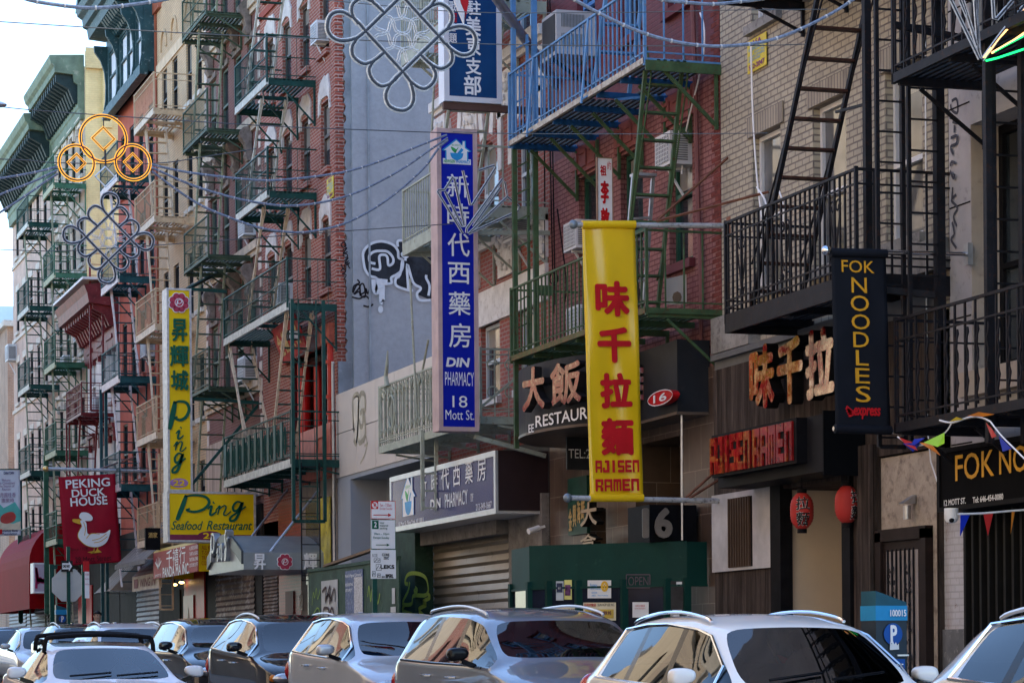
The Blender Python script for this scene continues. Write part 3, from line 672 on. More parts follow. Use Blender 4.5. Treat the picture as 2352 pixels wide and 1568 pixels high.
slab('recess', b20, M_dark, XF + 1.5, XF + 2, 46.95, 54.3, -1, 5.4)
MB().tube([(XF - .1, 54.5, 1), (XF - .1, 54.5, 8.0)], .035).build('conduit', M_steel, b20)
def zz10(x, y): return fx(588 + x / 4, 784 + y / 4, XF - .05)
mb = MB()
strokes(mb, [[(905, 830), (895, 750), (890, 560), (905, 500), (940, 490), (945, 560), (935, 830), (920, 940), (900, 900)], [(950, 540), (965, 480), (1000, 490), (1005, 620), (985, 640), (1000, 700), (1005, 860), (960, 930), (945, 900)], [(960, 660), (985, 640), (985, 760), (965, 780), (950, 720)]], .11, .004, conv=zz10, n=(-1, 0, 0))
strokes(mb, [[(990, 930), (1010, 870), (1020, 950), (1000, 1040), (960, 1120)], [(1000, 960), (1030, 930)]], .05, .004, conv=zz10, n=(-1, 0, 0)); mb.build('olive_graffiti', paint('olive_spray', (.36, .33, .24), .7, 0, .3, 5), b20, fix=False)
mb = MB()
mb.prism([zz10(*p) + V((-.004, 0, 0)) for p in spline([(900, 860), (893, 700), (893, 560), (910, 505), (942, 500), (960, 520), (975, 488), (998, 500), (1000, 640), (1000, 850), (955, 915), (925, 935)], 3, True)], (.003, 0, 0)); mb.build('cream_graffiti', paint('cream_spray', (.62, .58, .47), .7), b20)

# ---- 18: red brick with white ornament
M_b18 = brick('dark_red_brick', (.31, .085, .065), (.27, .07, .055), (.30, .22, .19), dirt=.05, dirtc=(.12, .05, .04), var=.22)
M_whs = paint('flaking_white_trim', (.68, .66, .63), .85, 0, .12, 4, .3, (.42, .38, .34), .4)
M_wfr = paint('pale_blue_sash', (.52, .58, .62), .5, 0, .1, 4)
C18 = [(40.85, 42.0), (43.0, 44.1), (45.1, 46.0)]
hs = [(a, c, z, zz) for a, c in C18 for z, zz in ((12.05, 14.2), (8.9, 10.6), (6.15, 7.45))]
b18 = tenement('ornate_brick_building', 'red brick building with white carved panels and arched windows behind the tall blue signs', 40.28, 46.9, 17.0, M_b18, hs)
for a, c, z, zz in hs:
    window(b18, a, c, z, zz, M_wfr, lintel=(('arch', M_b18) if 8 < z < 10 else ('flat', M_whs)), sill=M_whs, rec=.11)
mb = MB()
for c0, c1 in C18:
    m_ = (c0 + c1) / 2
    for s in (-1, 1): mb.prism([(XF - .05, m_ + s * .16, 10.75), (XF - .05, m_ + s * .30, 11.5), (XF - .05, m_ + s * .52, 11.45), (XF - .05, m_ + s * .36, 10.68)], (.07, 0, 0))
    for s in (c0 - .30, c1 + .12): mb.box(XF - .05, XF + .03, s, s + .2, 10.0, 11.0)
mb.build('voussoir', M_whs, b18)
mb = MB(); mb.box(XF - .06, XF + .05, 40.35, 46.85, 7.45, 8.05); mb.build('white_band', M_whs, b18)
mb = MB(); mb.box(XF - .14, XF + .05, 40.35, 46.85, 11.78, 11.95); mb.box(XF - .07, XF + .04, 40.35, 46.85, 11.7, 11.78)
for c0, c1 in ((42.15, 42.95), (44.1, 44.95), (40.35, 40.8), (46.1, 46.8)):
    mb.box(XF - .05, XF + .04, c0, c1, 10.9, 11.65); mb.box(XF - .05, XF + .04, c0, c1, 8.15, 8.85)
orn = mb.build('carved_panel', M_whs, b18)
mb = MB(); rr = random.Random(3)
for c0, c1 in ((42.15, 42.95), (44.1, 44.95), (40.35, 40.8), (46.1, 46.8)):
    for zb in (10.9, 8.15):
        for k in range(16): mb.ball((XF - .06, rr.uniform(c0 + .08, c1 - .08), rr.uniform(zb + .08, zb + .65)), rr.uniform(.03, .08), 6, 4)
mb.build('carving', M_whs, orn, smooth=True)
# street level of 18
M_gry18 = paint('stained_grey_stone', (.20, .185, .17), .8, 0, .3, 4, .3, (.09, .075, .06), .2)
slab('shop_front', b18, paint('dark_shop', (.04, .036, .034), .5), XF - .02, XF + .1, 40.35, 46.9, -1, 5.2)
shutter(b18, XF - .1, fx(1172, 1300, XF - .1).y, fx(998, 1300, XF - .1).y, .6, 3.9, M_shut_brass, .16)
slab('shutter_box', b18, M_gry18, XF - .35, XF, 42.2, 47.4, 3.72, 4.12)
slab('stone_doorway', b18, M_gry18, XF - .16, XF - .03, 40.32, 42.1, -1, 4.3)
slab('doorway_dark_panel', b18, M_dark, XF - .18, XF - .15, 40.75, 41.5, -1, 3.1)  # flat dark panel on the doorway face
slab('green_hoarding_panel', b18, paint('dark_green_plywood', (.02, .05, .035), .6, 0, .4, 3, .2, (.05, .08, .06)), XF - .45, XF - .1, 46.9, 49.0, -1, 4.2)

# ---- 16: maroon painted brick
M_16 = brick('maroon_painted_brick', (.155, .035, .042), (.14, .03, .038), (.115, .028, .033), dirt=.05, dirtc=(.07, .02, .025), var=.22, rough=.55)
M_16w = brick('worn_maroon_brick', (.32, .15, .135), (.27, .115, .11), (.15, .05, .05), dirt=.22, dirtc=(.13, .03, .036), var=.4)
C16 = [(38.02, 38.85), (36.0, 36.95), (34.05, 34.95)]
hs = [(a, c, z, zz) for a, c in C16 for z, zz in ((10.85, 12.8), (7.2 if a != 36.0 else 6.75, 9.15), (14.1, 16.0))]
b16 = thing('maroon_brick_building', 'maroon painted brick building with green and blue window frames', 'building', (XF, 36.6, GZ(36.6)))
mb = MB(); holes_wall(mb, 33.02, 40.26, 9.62, 17.6, [h for h in hs if h[2] > 9.62]); shell(mb, 33.02, 40.26, -1, 17.6); mb.build('wall', M_16, b16, fix=False)
mb = MB(); holes_wall(mb, 33.62, 40.26, 5.6, 9.62, [h for h in hs if h[2] < 9.62]); mb.face([(XF, 33.62, 5.6), (XF, 33.02, 5.6), (XF, 33.02, 9.62), (XF, 33.62, 9.62)]); mb.build('lower_wall', M_16w, b16, fix=False)
M_bw = paint('blue_window_frame', (.10, .26, .55), .5, 0, .15, 4); M_gw = paint('green_window_frame', (.025, .09, .06), .5, 0, .3, 4)
for a, c, z, zz in hs: window(b16, a, c, z, zz, M_bw if z > 10 else M_gw, M_pane_d, sill=paint('maroon_sill', (.13, .03, .035), .6), rec=.12, fw=.07)
for a, c in C16:
    z = 9.2; mb = MB().box(XF - .04, XF + .03, a - .18, c + .18, z, z + .42)
    for k in range(3):
        y = a - .1 + k * .42; mb.box(XF - .065, XF - .035, y, y + .3, z + .08, z + .13); mb.box(XF - .065, XF - .035, y, y + .3, z + .29, z + .34); mb.box(XF - .065, XF - .035, y, y + .05, z + .13, z + .29)
    mb.build('panelled_lintel', paint('maroon_panel', (.22, .07, .065), .7, 0, .25, 4), b16)
mb = MB(); rr = random.Random(12)
for k in range(150):
    z = 6.0 + k * .077; L = .3 if k % 2 else .2
    mb.box(XF - .006, XF + .02, 33.03, 33.03 + L + rr.uniform(-.03, .03), z, z + .06)
mb.build('corner_bricks', paint('rust_brick_edge', (.16, .04, .032), .8, 0, .4, 8), b16)
mb = MB()
mb.tube([(XF - .06, 33.9, 11.6), (XF - .06, 33.75, 9.3), (XF - .06, 33.7, 7.9), (XF - .06, 33.62, 6.9)], .035); mb.tube([(XF - .06, 33.62, 5.2), (XF - .06, 33.62, 6.95)], .03)
mb.build('drain_pipe', paint('maroon_pipe', (.20, .08, .075), .6), b16)
M_tile = brick('brown_wall_tiles', (.12, .08, .058), (.09, .062, .046), (.26, .21, .17), .45, .62, .006, .5, .25, .12, (.05, .035, .03), .3)
hsg = [(34.5, 36.3, 2.0, 4.75, 1.2), (37.6, 38.5, 2.2, 3.9, .6)]
mb = MB(); holes_wall(mb, 33.02, 40.26, -1, 5.6, hsg, XF - .04, .3); mb.build('tiled_storey', M_tile, b16, fix=False)
slab('entrance_recess', b16, M_dark, XF + 1.1, XF + 1.2, 34.4, 36.4, -1, 4.75)
slab('green_plaque', b16, paint('green_plaque', (.012, .06, .045), .3), XF - .1, XF - .05, 38.3, 39.2, 3.55, 4.45)
M_gold = paint('gold_lettering', (.62, .42, .16), .35, .6, .2, 6)
mb = MB()
for k, ch in enumerate('金興海鮮'): text(mb, ch, Frame((XF - .1, 39.15 - k * .2, 3.62 + k * .05), (0, -.17, 0), (0, 0, .36)), .006, bold=.02)
mb.build('plaque_lettering', M_gold, b16)
mb = MB(); mb.side = True
for ch, (u0, v0, u1, v1) in (('大', (1350, 1155, 1388, 1210)), ('合', (1350, 1228, 1386, 1262))):
    text(mb, ch, frX(u0, v0, u1, v1, XF - .2), 0, bold=.03, thick=.12)
mb.build('wall_characters', [paint('brass_face', (.40, .30, .20), .3, .5), M_dark], b16)

# ---- 14: buff brick
M_buff = brick('buff_brick', (.46, .41, .31), (.40, .36, .28), (.20, .175, .15), .215, .082, .012, .22, .7, .08, (.24, .22, .19))
C14 = [(31.0, 31.92), (29.03, 30.0), (27.0, 27.95)]
hs = [(a, c, z, zz) for a, c in C14 for z, zz in ((6.45, 8.47), (9.95, 11.95))]
b14 = tenement('buff_brick_building', 'pale buff brick building over a dark plank shop front with red lanterns', 26.38, 33.0, 15.0, M_buff, hs, zg=5.5)
M_alu = paint('white_aluminium_frame', (.66, .67, .68), .4, 0, .06, 5)
M_pane_g = pane_mat('grey_window_glass', (.11, .115, .12), amount=.0, rough=.08)
M_sold = brick('soldier_course', (.40, .35, .27), (.33, .29, .23), (.18, .16, .14), .085, .3, .012, .22, .6, .15, (.12, .10, .09))
M_sillst = paint('sooty_stone_sill', (.26, .25, .23), .85, 0, .3, 3, .3, (.09, .085, .08), .3)
for a, c, z, zz in hs: window(b14, a, c, z, zz, M_alu, M_pane_g, lintel=('flat', M_sold), sill=M_sillst, rec=.12, rail=.45)
slab('stone_course', b14, M_sillst, XF - .14, XF + .03, 26.38, 28.4, 5.95, 6.3)
slab('stone_block', b14, M_sillst, XF - .18, XF + .02, 31.7, 32.98, 5.72, 6.2)
mb = MB(); mb.box(XF - .12, XF + .05, 26.5, 33.0, 5.5, 5.72); mb.box(XF - .2, XF - .12, 28.0, 32.95, 5.62, 5.7); mb.build('ledge', paint('grey_ledge', (.12, .125, .13), .6), b14)
M_plank = planks('brown_planks', (.050, .039, .034), .16, .65, rough=.7)
XW = XF - .14
mb = MB(); holes_wall(mb, 26.45, 33.0, -1, 5.5, [(31.55, 32.5, 2.78, 3.72, .15), (28.75, 30.85, -1, 3.75, 1.2), (26.45, 27.95, -1, 3.95, .1)], XW, .2); mb.build('plank_front', M_plank, b14, fix=False)
M_cream = paint('cream_plaster', (.60, .50, .38), .8, 0, .06, 1.5)
slab('plaster_pier', b14, paint('grey_plaster', (.46, .45, .45), .8), XW - .04, XW + .03, 31.0, 33.0, 2.76, 3.8)
mb = MB()
for k in range(9): mb.box(XW - .075, XW - .045, 31.65 + k * .085, 31.68 + k * .085, 2.8, 3.72)
mb.build('slatted_window', paint('brown_slats', (.08, .05, .035), .5), b14)
slab('slat_backing', b14, M_dark, XW - .045, XW - .041, 31.6, 32.4, 2.8, 3.72)
slab('porch_back', b14, M_cream, XW + 1.15, XW + 1.25, 28.6, 30.9, -1, 3.75); slab('porch_side', b14, M_cream, XW + .02, XW + 1.2, 30.75, 30.82, -1, 3.74)
slab('door_post', b14, M_black, XW - .05, XW + .12, 30.68, 31.0, -1, 3.8); slab('door_post', b14, M_black, XW - .05, XW + .12, 28.62, 28.85, -1, 3.8)
mb = MB()
g = Frame((XW + .9, 29.5, .9), (0, -1.0, 0), (0, 0, 1.7))
for x in (0, 1): mb.bar(g.at(x, 0), g.at(x, 1), .07)
for y in (.55, 1., .8): mb.bar(g.at(0, y), g.at(1, y), .07)
for k in range(7): mb.bar(g.at(.1 + k * .13, .8), g.at(.1 + k * .13, 1), .035)
for k in range(4): mb.bar(g.at(.2 + k * .2, .0), g.at(.3 + k * .2, .8), .03)
mb.build('porch_gate', M_black, b14)
slab('corner_post', b14, M_plank, XW - .1, XW + .1, 27.96, 28.3, -1, 4.1)

# ---- 12: grey stone at the right edge
M_st12 = paint('grey_cast_stone', (.44, .42, .42), .8, 0, .12, 1.6, .18, (.22, .21, .21), .12); M_st12b = paint('tan_cast_stone', (.45, .38, .31), .8, 0, .12, 2, .15, (.2, .17, .15), .1)
hs = [(22.6, 25.85, 4.75, 7.45, .35), (22.6, 25.85, 7.9, 10.6, .35), (18.4, 21.6, 4.75, 7.45, .35), (18.4, 21.6, 7.9, 10.6, .35)]
b12 = tenement('grey_stone_building', 'grey stone fronted building behind black ladders and twisted balusters', 16.5, 26.36, 14.0, M_st12, hs, zg=3.9)
for a, c, z, zz, _ in hs:
    w = window(b12, a, c, z, zz, M_black, M_pane_d, rec=.36, rail=.42, fw=.1)
    slab('jamb', b12, M_st12b, XF + .003, XF + .34, c - .012, c - .004, z, zz)
slab('stone_sill', b12, M_st12b, XF - .12, XF + .02, 22.4, 25.95, 4.45, 4.72)
mb = MB()
for z in (3.95, 5.35, 6.6, 7.7, 8.8, 9.9): mb.box(XF - .004, XF + .01, 25.86, 26.35, z, z + .018)
mb.build('stone_joint', M_dark, b12)
def zzg(x, y): return fx(1764 + x / 4, y / 4, XF)
mb = MB()
strokes(mb, [[(1690, 930), (1730, 910), (1745, 960), (1740, 1040), (1690, 1010), (1680, 960)], [(1675, 1080), (1740, 1100), (1745, 1130), (1700, 1120)], [(1720, 1150), (1720, 1220)], [(1690, 1270), (1745, 1250), (1740, 1320), (1690, 1350), (1710, 1420)], [(1735, 1500), (1700, 1490), (1690, 1530)], [(1690, 1570), (1720, 1640), (1735, 1600)]], .035, .004, 4, zzg, (-1, 0, 0))
strokes(mb, [[(1700, 1720 - 1568 + 1568), (1690, 1850)], [(1735, 1790), (1690, 1840), (1745, 1910), (1710, 1990), (1740, 2080)], [(1700, 2040), (1720, 2150), (1690, 2200), (1740, 2280)]], .035, .004, 4, zzg, (-1, 0, 0))
mb.build('black_tag', paint('faded_black_spray', (.07, .07, .085), .8, 0, .3, 8), b12, fix=False)
M_peel = paint('peeling_plaster', (.40, .34, .28), .9, 0, .15, 3, .45, (.20, .165, .14), .5)
M_flake = brick('flaking_white_brick', (.50, .50, .53), (.46, .46, .49), (.40, .40, .42), .21, .075, .01, .1, .4, .08, (.26, .2, .17), .8, (.20, .13, .09))
slab('plaster_wall', b12, M_peel, XF - .10, XF + .1, 26.5, 27.94, -1, 3.93)
slab('brick_pier', b12, M_flake, XF - .05, XF + .1, 25.95, 26.55, 1.9, 3.9); slab('pier_base', b12, paint('grey_pier_base', (.13, .135, .14), .7, 0, .2, 4, .2, (.4, .4, .4)), XF - .08, XF + .1, 25.92, 26.58, -1, 1.9)
slab('shop_opening', b12, M_dark, XF - .0, XF + .1, 16.6, 25.95, -1, 3.9)
mb = MB()
for k in range(40):
    y = 25.9 - k * .09; mb.box(XF - .1 - (.04 if k % 2 else 0), XF - .05, y - .035, y, .3, 3.2)
mb.build('folding_gate', paint('black_gate', (.01, .01, .01), .6), b12)
M_dbr = paint('brown_black_door', (.022, .015, .014), .5, 0, .3, 4, spec=.08)
d = MB().box(XF - .16, XF - .11, 26.743, 27.797, .3, 2.98).build('door', M_dbr, b12)
mb = MB(); mb.box(XF - .20, XF - .10, 26.62, 26.767, .3, 3.05); mb.box(XF - .20, XF - .10, 27.773, 27.92, .3, 3.05); mb.box(XF - .20, XF - .10, 26.62, 27.92, 2.94, 3.08); mb.build('door_frame', M_dbr, d)
mb = MB(); mb.box(XF - .17, XF - .162, 26.865, 27.675, 1.35, 2.82); mb.box(XF - .17, XF - .162, 26.865, 27.675, .4, .95); mb.build('glazing', paint('frosted_door_glass', (.30, .27, .26), .4, 0, .1, 4), d)
mb = MB(); rr = random.Random(5)
for k in range(7):
    y = 26.939 + k * .11; mb.box(XF - .195, XF - .175, y, y + .018, 1.33, 2.84); mb.box(XF - .195, XF - .175, y, y + .018, .38, .97)
for k in range(190):
    y = rr.choice((27.025, 27.111, 27.442, 27.54)) + rr.uniform(-.03, .03); z = rr.choice((rr.uniform(1.45, 2.7), rr.uniform(1.45, 2.7), rr.uniform(.45, .9))); mb.ball((XF - .20, y, z), rr.uniform(.010, .022), 5, 3, (.5, 1, 1.3))
for cz in (2.1, 1.75): mb.tube([(XF - .19, 27.282 + .07 * math.cos(t), cz + .13 * math.sin(t)) for t in [k * .524 for k in range(12)]], .008, 4, True)
mb.build('iron_grille', M_iron_black, d)
mb = MB(); mb.ball((XF - .23, 26.816, 1.24), .04); mb.ball((XF - .21, 26.816, 1.05), .03); mb.tube([(XF - .23, 26.816, 1.24), (XF - .16, 26.816, 1.24)], .015); mb.build('door_knob', paint('brass', (.7, .48, .16), .2, 1.), d, smooth=True)
# ---- sunlit buildings on the camera's side of the street, which the cars mirror and which throw warm light across
M_opp = [paint('cream_render', (.66, .54, .37), .85, 0, .08, 1), brick('opposite_red_brick', (.42, .15, .10), (.36, .12, .09), (.42, .34, .30)), paint('pale_stone', (.58, .50, .39), .85, 0, .1, .8), brick('opposite_tan_brick', (.62, .48, .32), (.56, .42, .29), (.45, .38, .3))]
M_opps = paint('sandy_storefront', (.45, .36, .27), .7, 0, .2, 1)
y = -26.; k = 0
opp_l = ['cream rendered building across the street, seen mirrored in the car windows', 'red brick building across the street with green ladders, seen mirrored in the white car', 'pale stone building across the street, mirrored in the silver car', 'tan brick building across the street behind the camera', 'second cream rendered building across the street, farther up', 'second red brick building across the street, farther up', 'second pale stone building across the street, farther up', 'second tan brick building across the street, farther up', 'third cream rendered building across the street, near the far end', 'third red brick building across the street, near the far end', 'third pale stone building across the street, near the far end', 'third tan brick building across the street, near the far end', 'last cream rendered building across the street, at the far end']
while y < 112:
    w = 9.5 + (k * 37 % 5) * .6; zt = 15.5 + (k * 53 % 7) * .55; XO = -2.6
    b = thing('facing_building', opp_l[min(k, 12)], 'building', (XO, y + w / 2, GZ(y)))
    cols = [y + w * q for q in (.14, .38, .62, .86)]; hs = [(c - .5, c + .5, z, z + 2.0) for z in (5.6, 8.9, 12.1) for c in cols]
    mb = MB(); holes_wall(mb, y, y + w, -1, zt, hs, XO, .2, -1); mb.box(XO - 11, XO - .3, y, y + w, -1, zt); mb.build('wall', M_opp[k % 4], b, fix=False)
    for a, c, z, zz in hs: window(b, a, c, z, zz, M_wood_dark, X=XO, rec=.18, sgn=-1, sill=M_stone)
    cornice(b, y, y + w, zt - .5, [(0, -.2), (.1, 0), (.5, .3), (.6, .6), (0, .7)], M_stone, X=XO, sgn=-1)
    mb = MB().box(XO, XO + .12, y + .2, y + w - .2, -1, 4.4); mb.box(XO, XO + .7, y + .4, y + w - .4, 3.7, 4.5); mb.build('shopfront', M_opps, b)
    y += w; k += 1
# ------------------------------------------------------------------ fire escapes: platform (> railing, bracket) and ladder, one thing per column
def platform(t, y0, y1, z, m, me=None, xo=12.6, rail=.95, pitch=.12, nbr=None, hole=None, edge=.15, mid=(.5,), r=.0052, brlen=.75, slat=.05, sp=.095, closed=False, rm=None, ends=(1, 1), post=True, ms=None, mq=None):
    me = me or m; mb = MB(); xi = XF; mb.mat(2)
    n = int((xi - xo - .1) / sp)
    for k in range(n):
        x = xo + .08 + k * sp
        if hole and hole[2] <= x <= hole[3]:
            for a, b in ((y0, hole[0]), (hole[1], y1)):
                if b - a > .1: mb.box(x, x + slat, a, b, z - .035, z - .005)
        else: mb.box(x, x + slat, y0 + .03, y1 - .03, z - .035, z - .005)
    nb = nbr or max(3, int((y1 - y0) / .85) + 1); mb.mat(3)
    for k in range(nb):
        y = y0 + .06 + (y1 - y0 - .12) * k / (nb - 1); mb.box(xo + .03, xi, y - .025, y + .025, z - .12, z - .036)
    mb.mat(0); mb.box(xo + .03, xi, y0, y0 + .03, z - edge, z + .005); mb.box(xo + .03, xi, y1 - .03, y1, z - edge, z + .005)
    mb.mat(1).box(xo - .02, xo + .03, y0 - .01, y1 + .01, z - edge, z + .01)
    p = mb.build('platform', [m, me, ms or m, mq or ms or m], t)
    mb = MB(); h = rail
    mb.bar((xo, y0, z + h), (xo, y1, z + h), .035, .03); 
    if ends[0]: mb.bar((xo, y0, z + h), (xi, y0, z + h), .03)
    if ends[1]: mb.bar((xo, y1, z + h), (xi, y1, z + h), .03)
    for q in mid + (.08,):
        mb.bar((xo, y0, z + h * q), (xo, y1, z + h * q), .02)
        if ends[0]: mb.bar((xo, y0, z + h * q), (xi, y0, z + h * q), .02)
        if ends[1]: mb.bar((xo, y1, z + h * q), (xi, y1, z + h * q), .02)
    k = 0; y = y0 + .02
    while y <= y1:
        mb.bar((xo, y, z), (xo, y, z + h), r * 2); y += pitch
    for yy, on in zip((y0, y1), ends):
        if not on: continue
        x = xo + pitch * 1.6
        while x < xi - .05: mb.bar((x, yy, z), (x, yy, z + h), r * 2); x += pitch * 1.6
    if post:
        for yy in (y0, y1): mb.bar((xo, yy, z - .1), (xo, yy, z + h + .03), .04)
    mb.build('railing', rm or m, p)
    for k in range(nb):
        if nb > 4 and k % 2 and k not in (0, nb - 1): continue
        y = y0 + .03 + (y1 - y0 - .06) * k / (nb - 1); mb = MB()
        mb.bar((xo + .30, y, z - .14), (xi - .03, y, z - brlen), .035, .035); mb.bar((xi - .03, y, z - .12), (xi - .03, y, z - brlen - .05), .04); mb.build('bracket', m, p)
    return p
def stair(t, yt, zt, yb, zb, m, me=None, x0=12.75, x1=13.3, n=None, hand=True):
    mb = MB(); n = n or max(4, int((zt - zb) / .29))
    for x in (x0, x1): mb.bar((x, yt, zt), (x, yb, zb), .05, .055)
    if hand:
        for x in (x0, x1):
            d = .22 if yt < yb else -.22
            mb.tube([(x, yt - d * .3, zt + .3), (x, yt + d * -1.0, zt - .1), (x, yb - d * 1.0, zb + .75), (x, yb, zb + .5)], .014, 5)
    mb.mat(1)
    for k in range(n):
        q = (k + .5) / n; y = yt + (yb - yt) * q; z = zt + (zb - zt) * q; mb.box(x0 + .02, x1 - .02, y - .06, y + .06, z - .014, z + .014)
    return mb.build('ladder', [me or m, m], t)
def droplad(t, y, z0, z1, m, x0=12.65, x1=13.25, w=.055, step=.3, rungs=None, name='drop_ladder', frame=True):
    mb = MB()
    for x in (x0, x1): mb.bar((x, y, z0), (x, y, z1), w)
    a, b = rungs or (x0, x1); z = z0 + .1
    if rungs:
        for x in rungs: mb.bar((x, y - .04, z0), (x, y - .04, z1), .03)
    while z < z1: mb.bar((a, y - .02, z), (b, y - .02, z), .02); z += step
    if frame: mb.bar((x0, y, z0), (x1, y, z0), w)
    return mb.build(name, m, t)
def esc(name, label, loc): return thing(name, label, 'fire escape', loc, 'fire escapes bolted to the building fronts')
# P: dark green, on the purple brick building
t = esc('fire_escape', 'dark green fire escape with dense railings on the purple brick building', (12.6, 64.7, 8))
M_gdk = paint('dark_olive_iron', (.055, .085, .055), .6, 0, .3, 4, .12, (.14, .15, .10))
for z in (17.45, 14.6, 11.52, 8.3):
    platform(t, 62.9, 66.0 if z > 9 else 65.4, z, M_gdk, pitch=.125, hole=(64.8, 65.8, 12.7, 13.4), edge=.06, brlen=.6, nbr=4, ends=(0, 1))
for z in (20.4, 17.4, 14.55, 11.48, 8.2): stair(t, 64.6, z, 65.6, z - 2.9, M_gdk, M_greenw, x0=12.75, x1=13.35, n=8, hand=False)
# Q: green, the light on its channel edges painted in as a pale colour
t = esc('fire_escape', 'green fire escape with long drop ladder on the red brick building', (12.6, 57.8, 8))
M_edge = paint('pale_lit_edge', (.52, .53, .47), .6, 0, .25, 6, .2, (.20, .24, .18))
for z, a, c in ((14.4, 56.25, 59.6), (11.92, 56.25, 59.6), (9.22, 54.45, 61.1)):
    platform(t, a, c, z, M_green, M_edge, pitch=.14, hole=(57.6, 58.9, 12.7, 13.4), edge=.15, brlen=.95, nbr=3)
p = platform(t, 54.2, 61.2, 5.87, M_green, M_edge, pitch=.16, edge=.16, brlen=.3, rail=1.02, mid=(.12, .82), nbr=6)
mb = MB()
for k in range(10):                          # ornament ovals and fluted panels of the lowest railing
    y = 54.7 + k * .66
    mb.tube([(12.585, y + .12 * math.cos(q), 6.3 + .30 * math.sin(q)) for q in [j * .628 for j in range(10)]], .012, 4, True); mb.tube([(12.585, y, 6.02), (12.585, y, 6.6)], .012, 4)
    mb.box(12.57, 12.60, y + .22, y + .44, 5.95, 6.72)
mb.build('rail_ornament', M_green, p)
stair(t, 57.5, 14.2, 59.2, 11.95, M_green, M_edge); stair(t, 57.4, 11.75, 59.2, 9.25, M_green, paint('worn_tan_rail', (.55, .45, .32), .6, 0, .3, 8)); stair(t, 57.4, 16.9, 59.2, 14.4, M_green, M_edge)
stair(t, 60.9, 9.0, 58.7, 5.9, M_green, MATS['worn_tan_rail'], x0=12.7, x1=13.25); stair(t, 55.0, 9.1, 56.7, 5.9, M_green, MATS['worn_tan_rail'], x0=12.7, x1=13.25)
droplad(t, 54.1, 4.55, 9.25, M_green, 12.62, 13.3, .07, .32, (12.75, 13.13))
droplad(t, 54.15, 3.3, 5.8, M_iron_black, 12.8, 13.2, .025, .33, name='thin_ladder')
# T: painted tan
t = esc('fire_escape', 'tan painted fire escape on the tan brick building', (12.6, 71.8, 8))
M_tane = paint('tan_lit_edge', (.64, .52, .38), .6, 0, .2, 5)  # paler tan carries the light on the platform edges
for z in (16.57, 13.65, 10.73, 7.8, 4.95):
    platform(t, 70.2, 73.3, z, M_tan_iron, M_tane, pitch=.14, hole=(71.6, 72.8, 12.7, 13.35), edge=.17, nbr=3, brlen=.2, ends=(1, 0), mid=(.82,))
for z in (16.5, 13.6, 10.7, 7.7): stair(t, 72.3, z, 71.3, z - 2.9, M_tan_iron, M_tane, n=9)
droplad(t, 69.9, 3.0, 7.2, M_tan_iron, 12.6, 12.95, .05, .3)
# R: dark green-black, light along the edge painted in pale
t = esc('fire_escape', 'dark green fire escape with edges painted bright as lit on the red orange stucco building', (12.6, 78, 8))
M_gblue = paint('blue_green_iron', (.015, .065, .075), .55, 0, .3, 5, .1, (.12, .14, .12)); M_edgep = paint('pink_lit_edge', (.70, .62, .58), .6, 0, .2, 6, .15, (.3, .25, .22))
for z in (15.86, 12.9, 9.97, 6.8):
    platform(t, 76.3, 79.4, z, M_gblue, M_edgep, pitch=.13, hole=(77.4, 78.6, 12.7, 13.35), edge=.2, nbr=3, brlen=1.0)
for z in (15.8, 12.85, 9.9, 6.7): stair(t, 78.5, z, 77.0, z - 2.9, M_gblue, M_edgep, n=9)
droplad(t, 79.7, 2.6, 9.9, M_gblue, 12.6, 12.75, .09, 30)
# C: maroon
t = esc('fire_escape', 'maroon fire escape on the white painted building', (12.6, 85.2, 6))
platform(t, 83.6, 86.85, 9.56, M_maroon, pitch=.12, edge=.07, nbr=4, brlen=.6, mid=(.25, .5, .75)); stair(t, 85.0, 9.5, 85.9, 6.6, M_maroon, n=8)
platform(t, 83.6, 86.85, 6.6, M_maroon, pitch=.12, edge=.07, nbr=4, brlen=.6); droplad(t, 83.3, 9.6, 14.6, M_maroon, 12.85, 13.25, .06, .35); droplad(t, 87.0, 5.2, 9.6, M_maroon, 12.6, 12.7, .05, 30)
# B and A
M_gmid = paint('mid_green_iron', (.035, .11, .065), .55, 0, .3, 5, .1, (.14, .16, .10)); M_ge = paint('green_lit_edge', (.34, .36, .22), .6, 0, .3, 6)  # pale edge green has the light on the channel painted in
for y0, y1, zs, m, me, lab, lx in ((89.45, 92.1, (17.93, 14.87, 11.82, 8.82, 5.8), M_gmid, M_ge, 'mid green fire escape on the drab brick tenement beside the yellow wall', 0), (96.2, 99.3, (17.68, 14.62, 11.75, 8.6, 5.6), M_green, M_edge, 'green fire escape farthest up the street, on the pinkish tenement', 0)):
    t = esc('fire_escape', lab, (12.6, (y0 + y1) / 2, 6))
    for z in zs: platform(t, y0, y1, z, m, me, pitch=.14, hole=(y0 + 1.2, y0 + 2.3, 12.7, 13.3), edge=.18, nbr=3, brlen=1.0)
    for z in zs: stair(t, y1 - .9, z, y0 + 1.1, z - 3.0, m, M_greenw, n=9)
    droplad(t, y1 + .05, zs[-1] - 2.5, zs[-2], m, 12.58, 12.66, .09, 30)
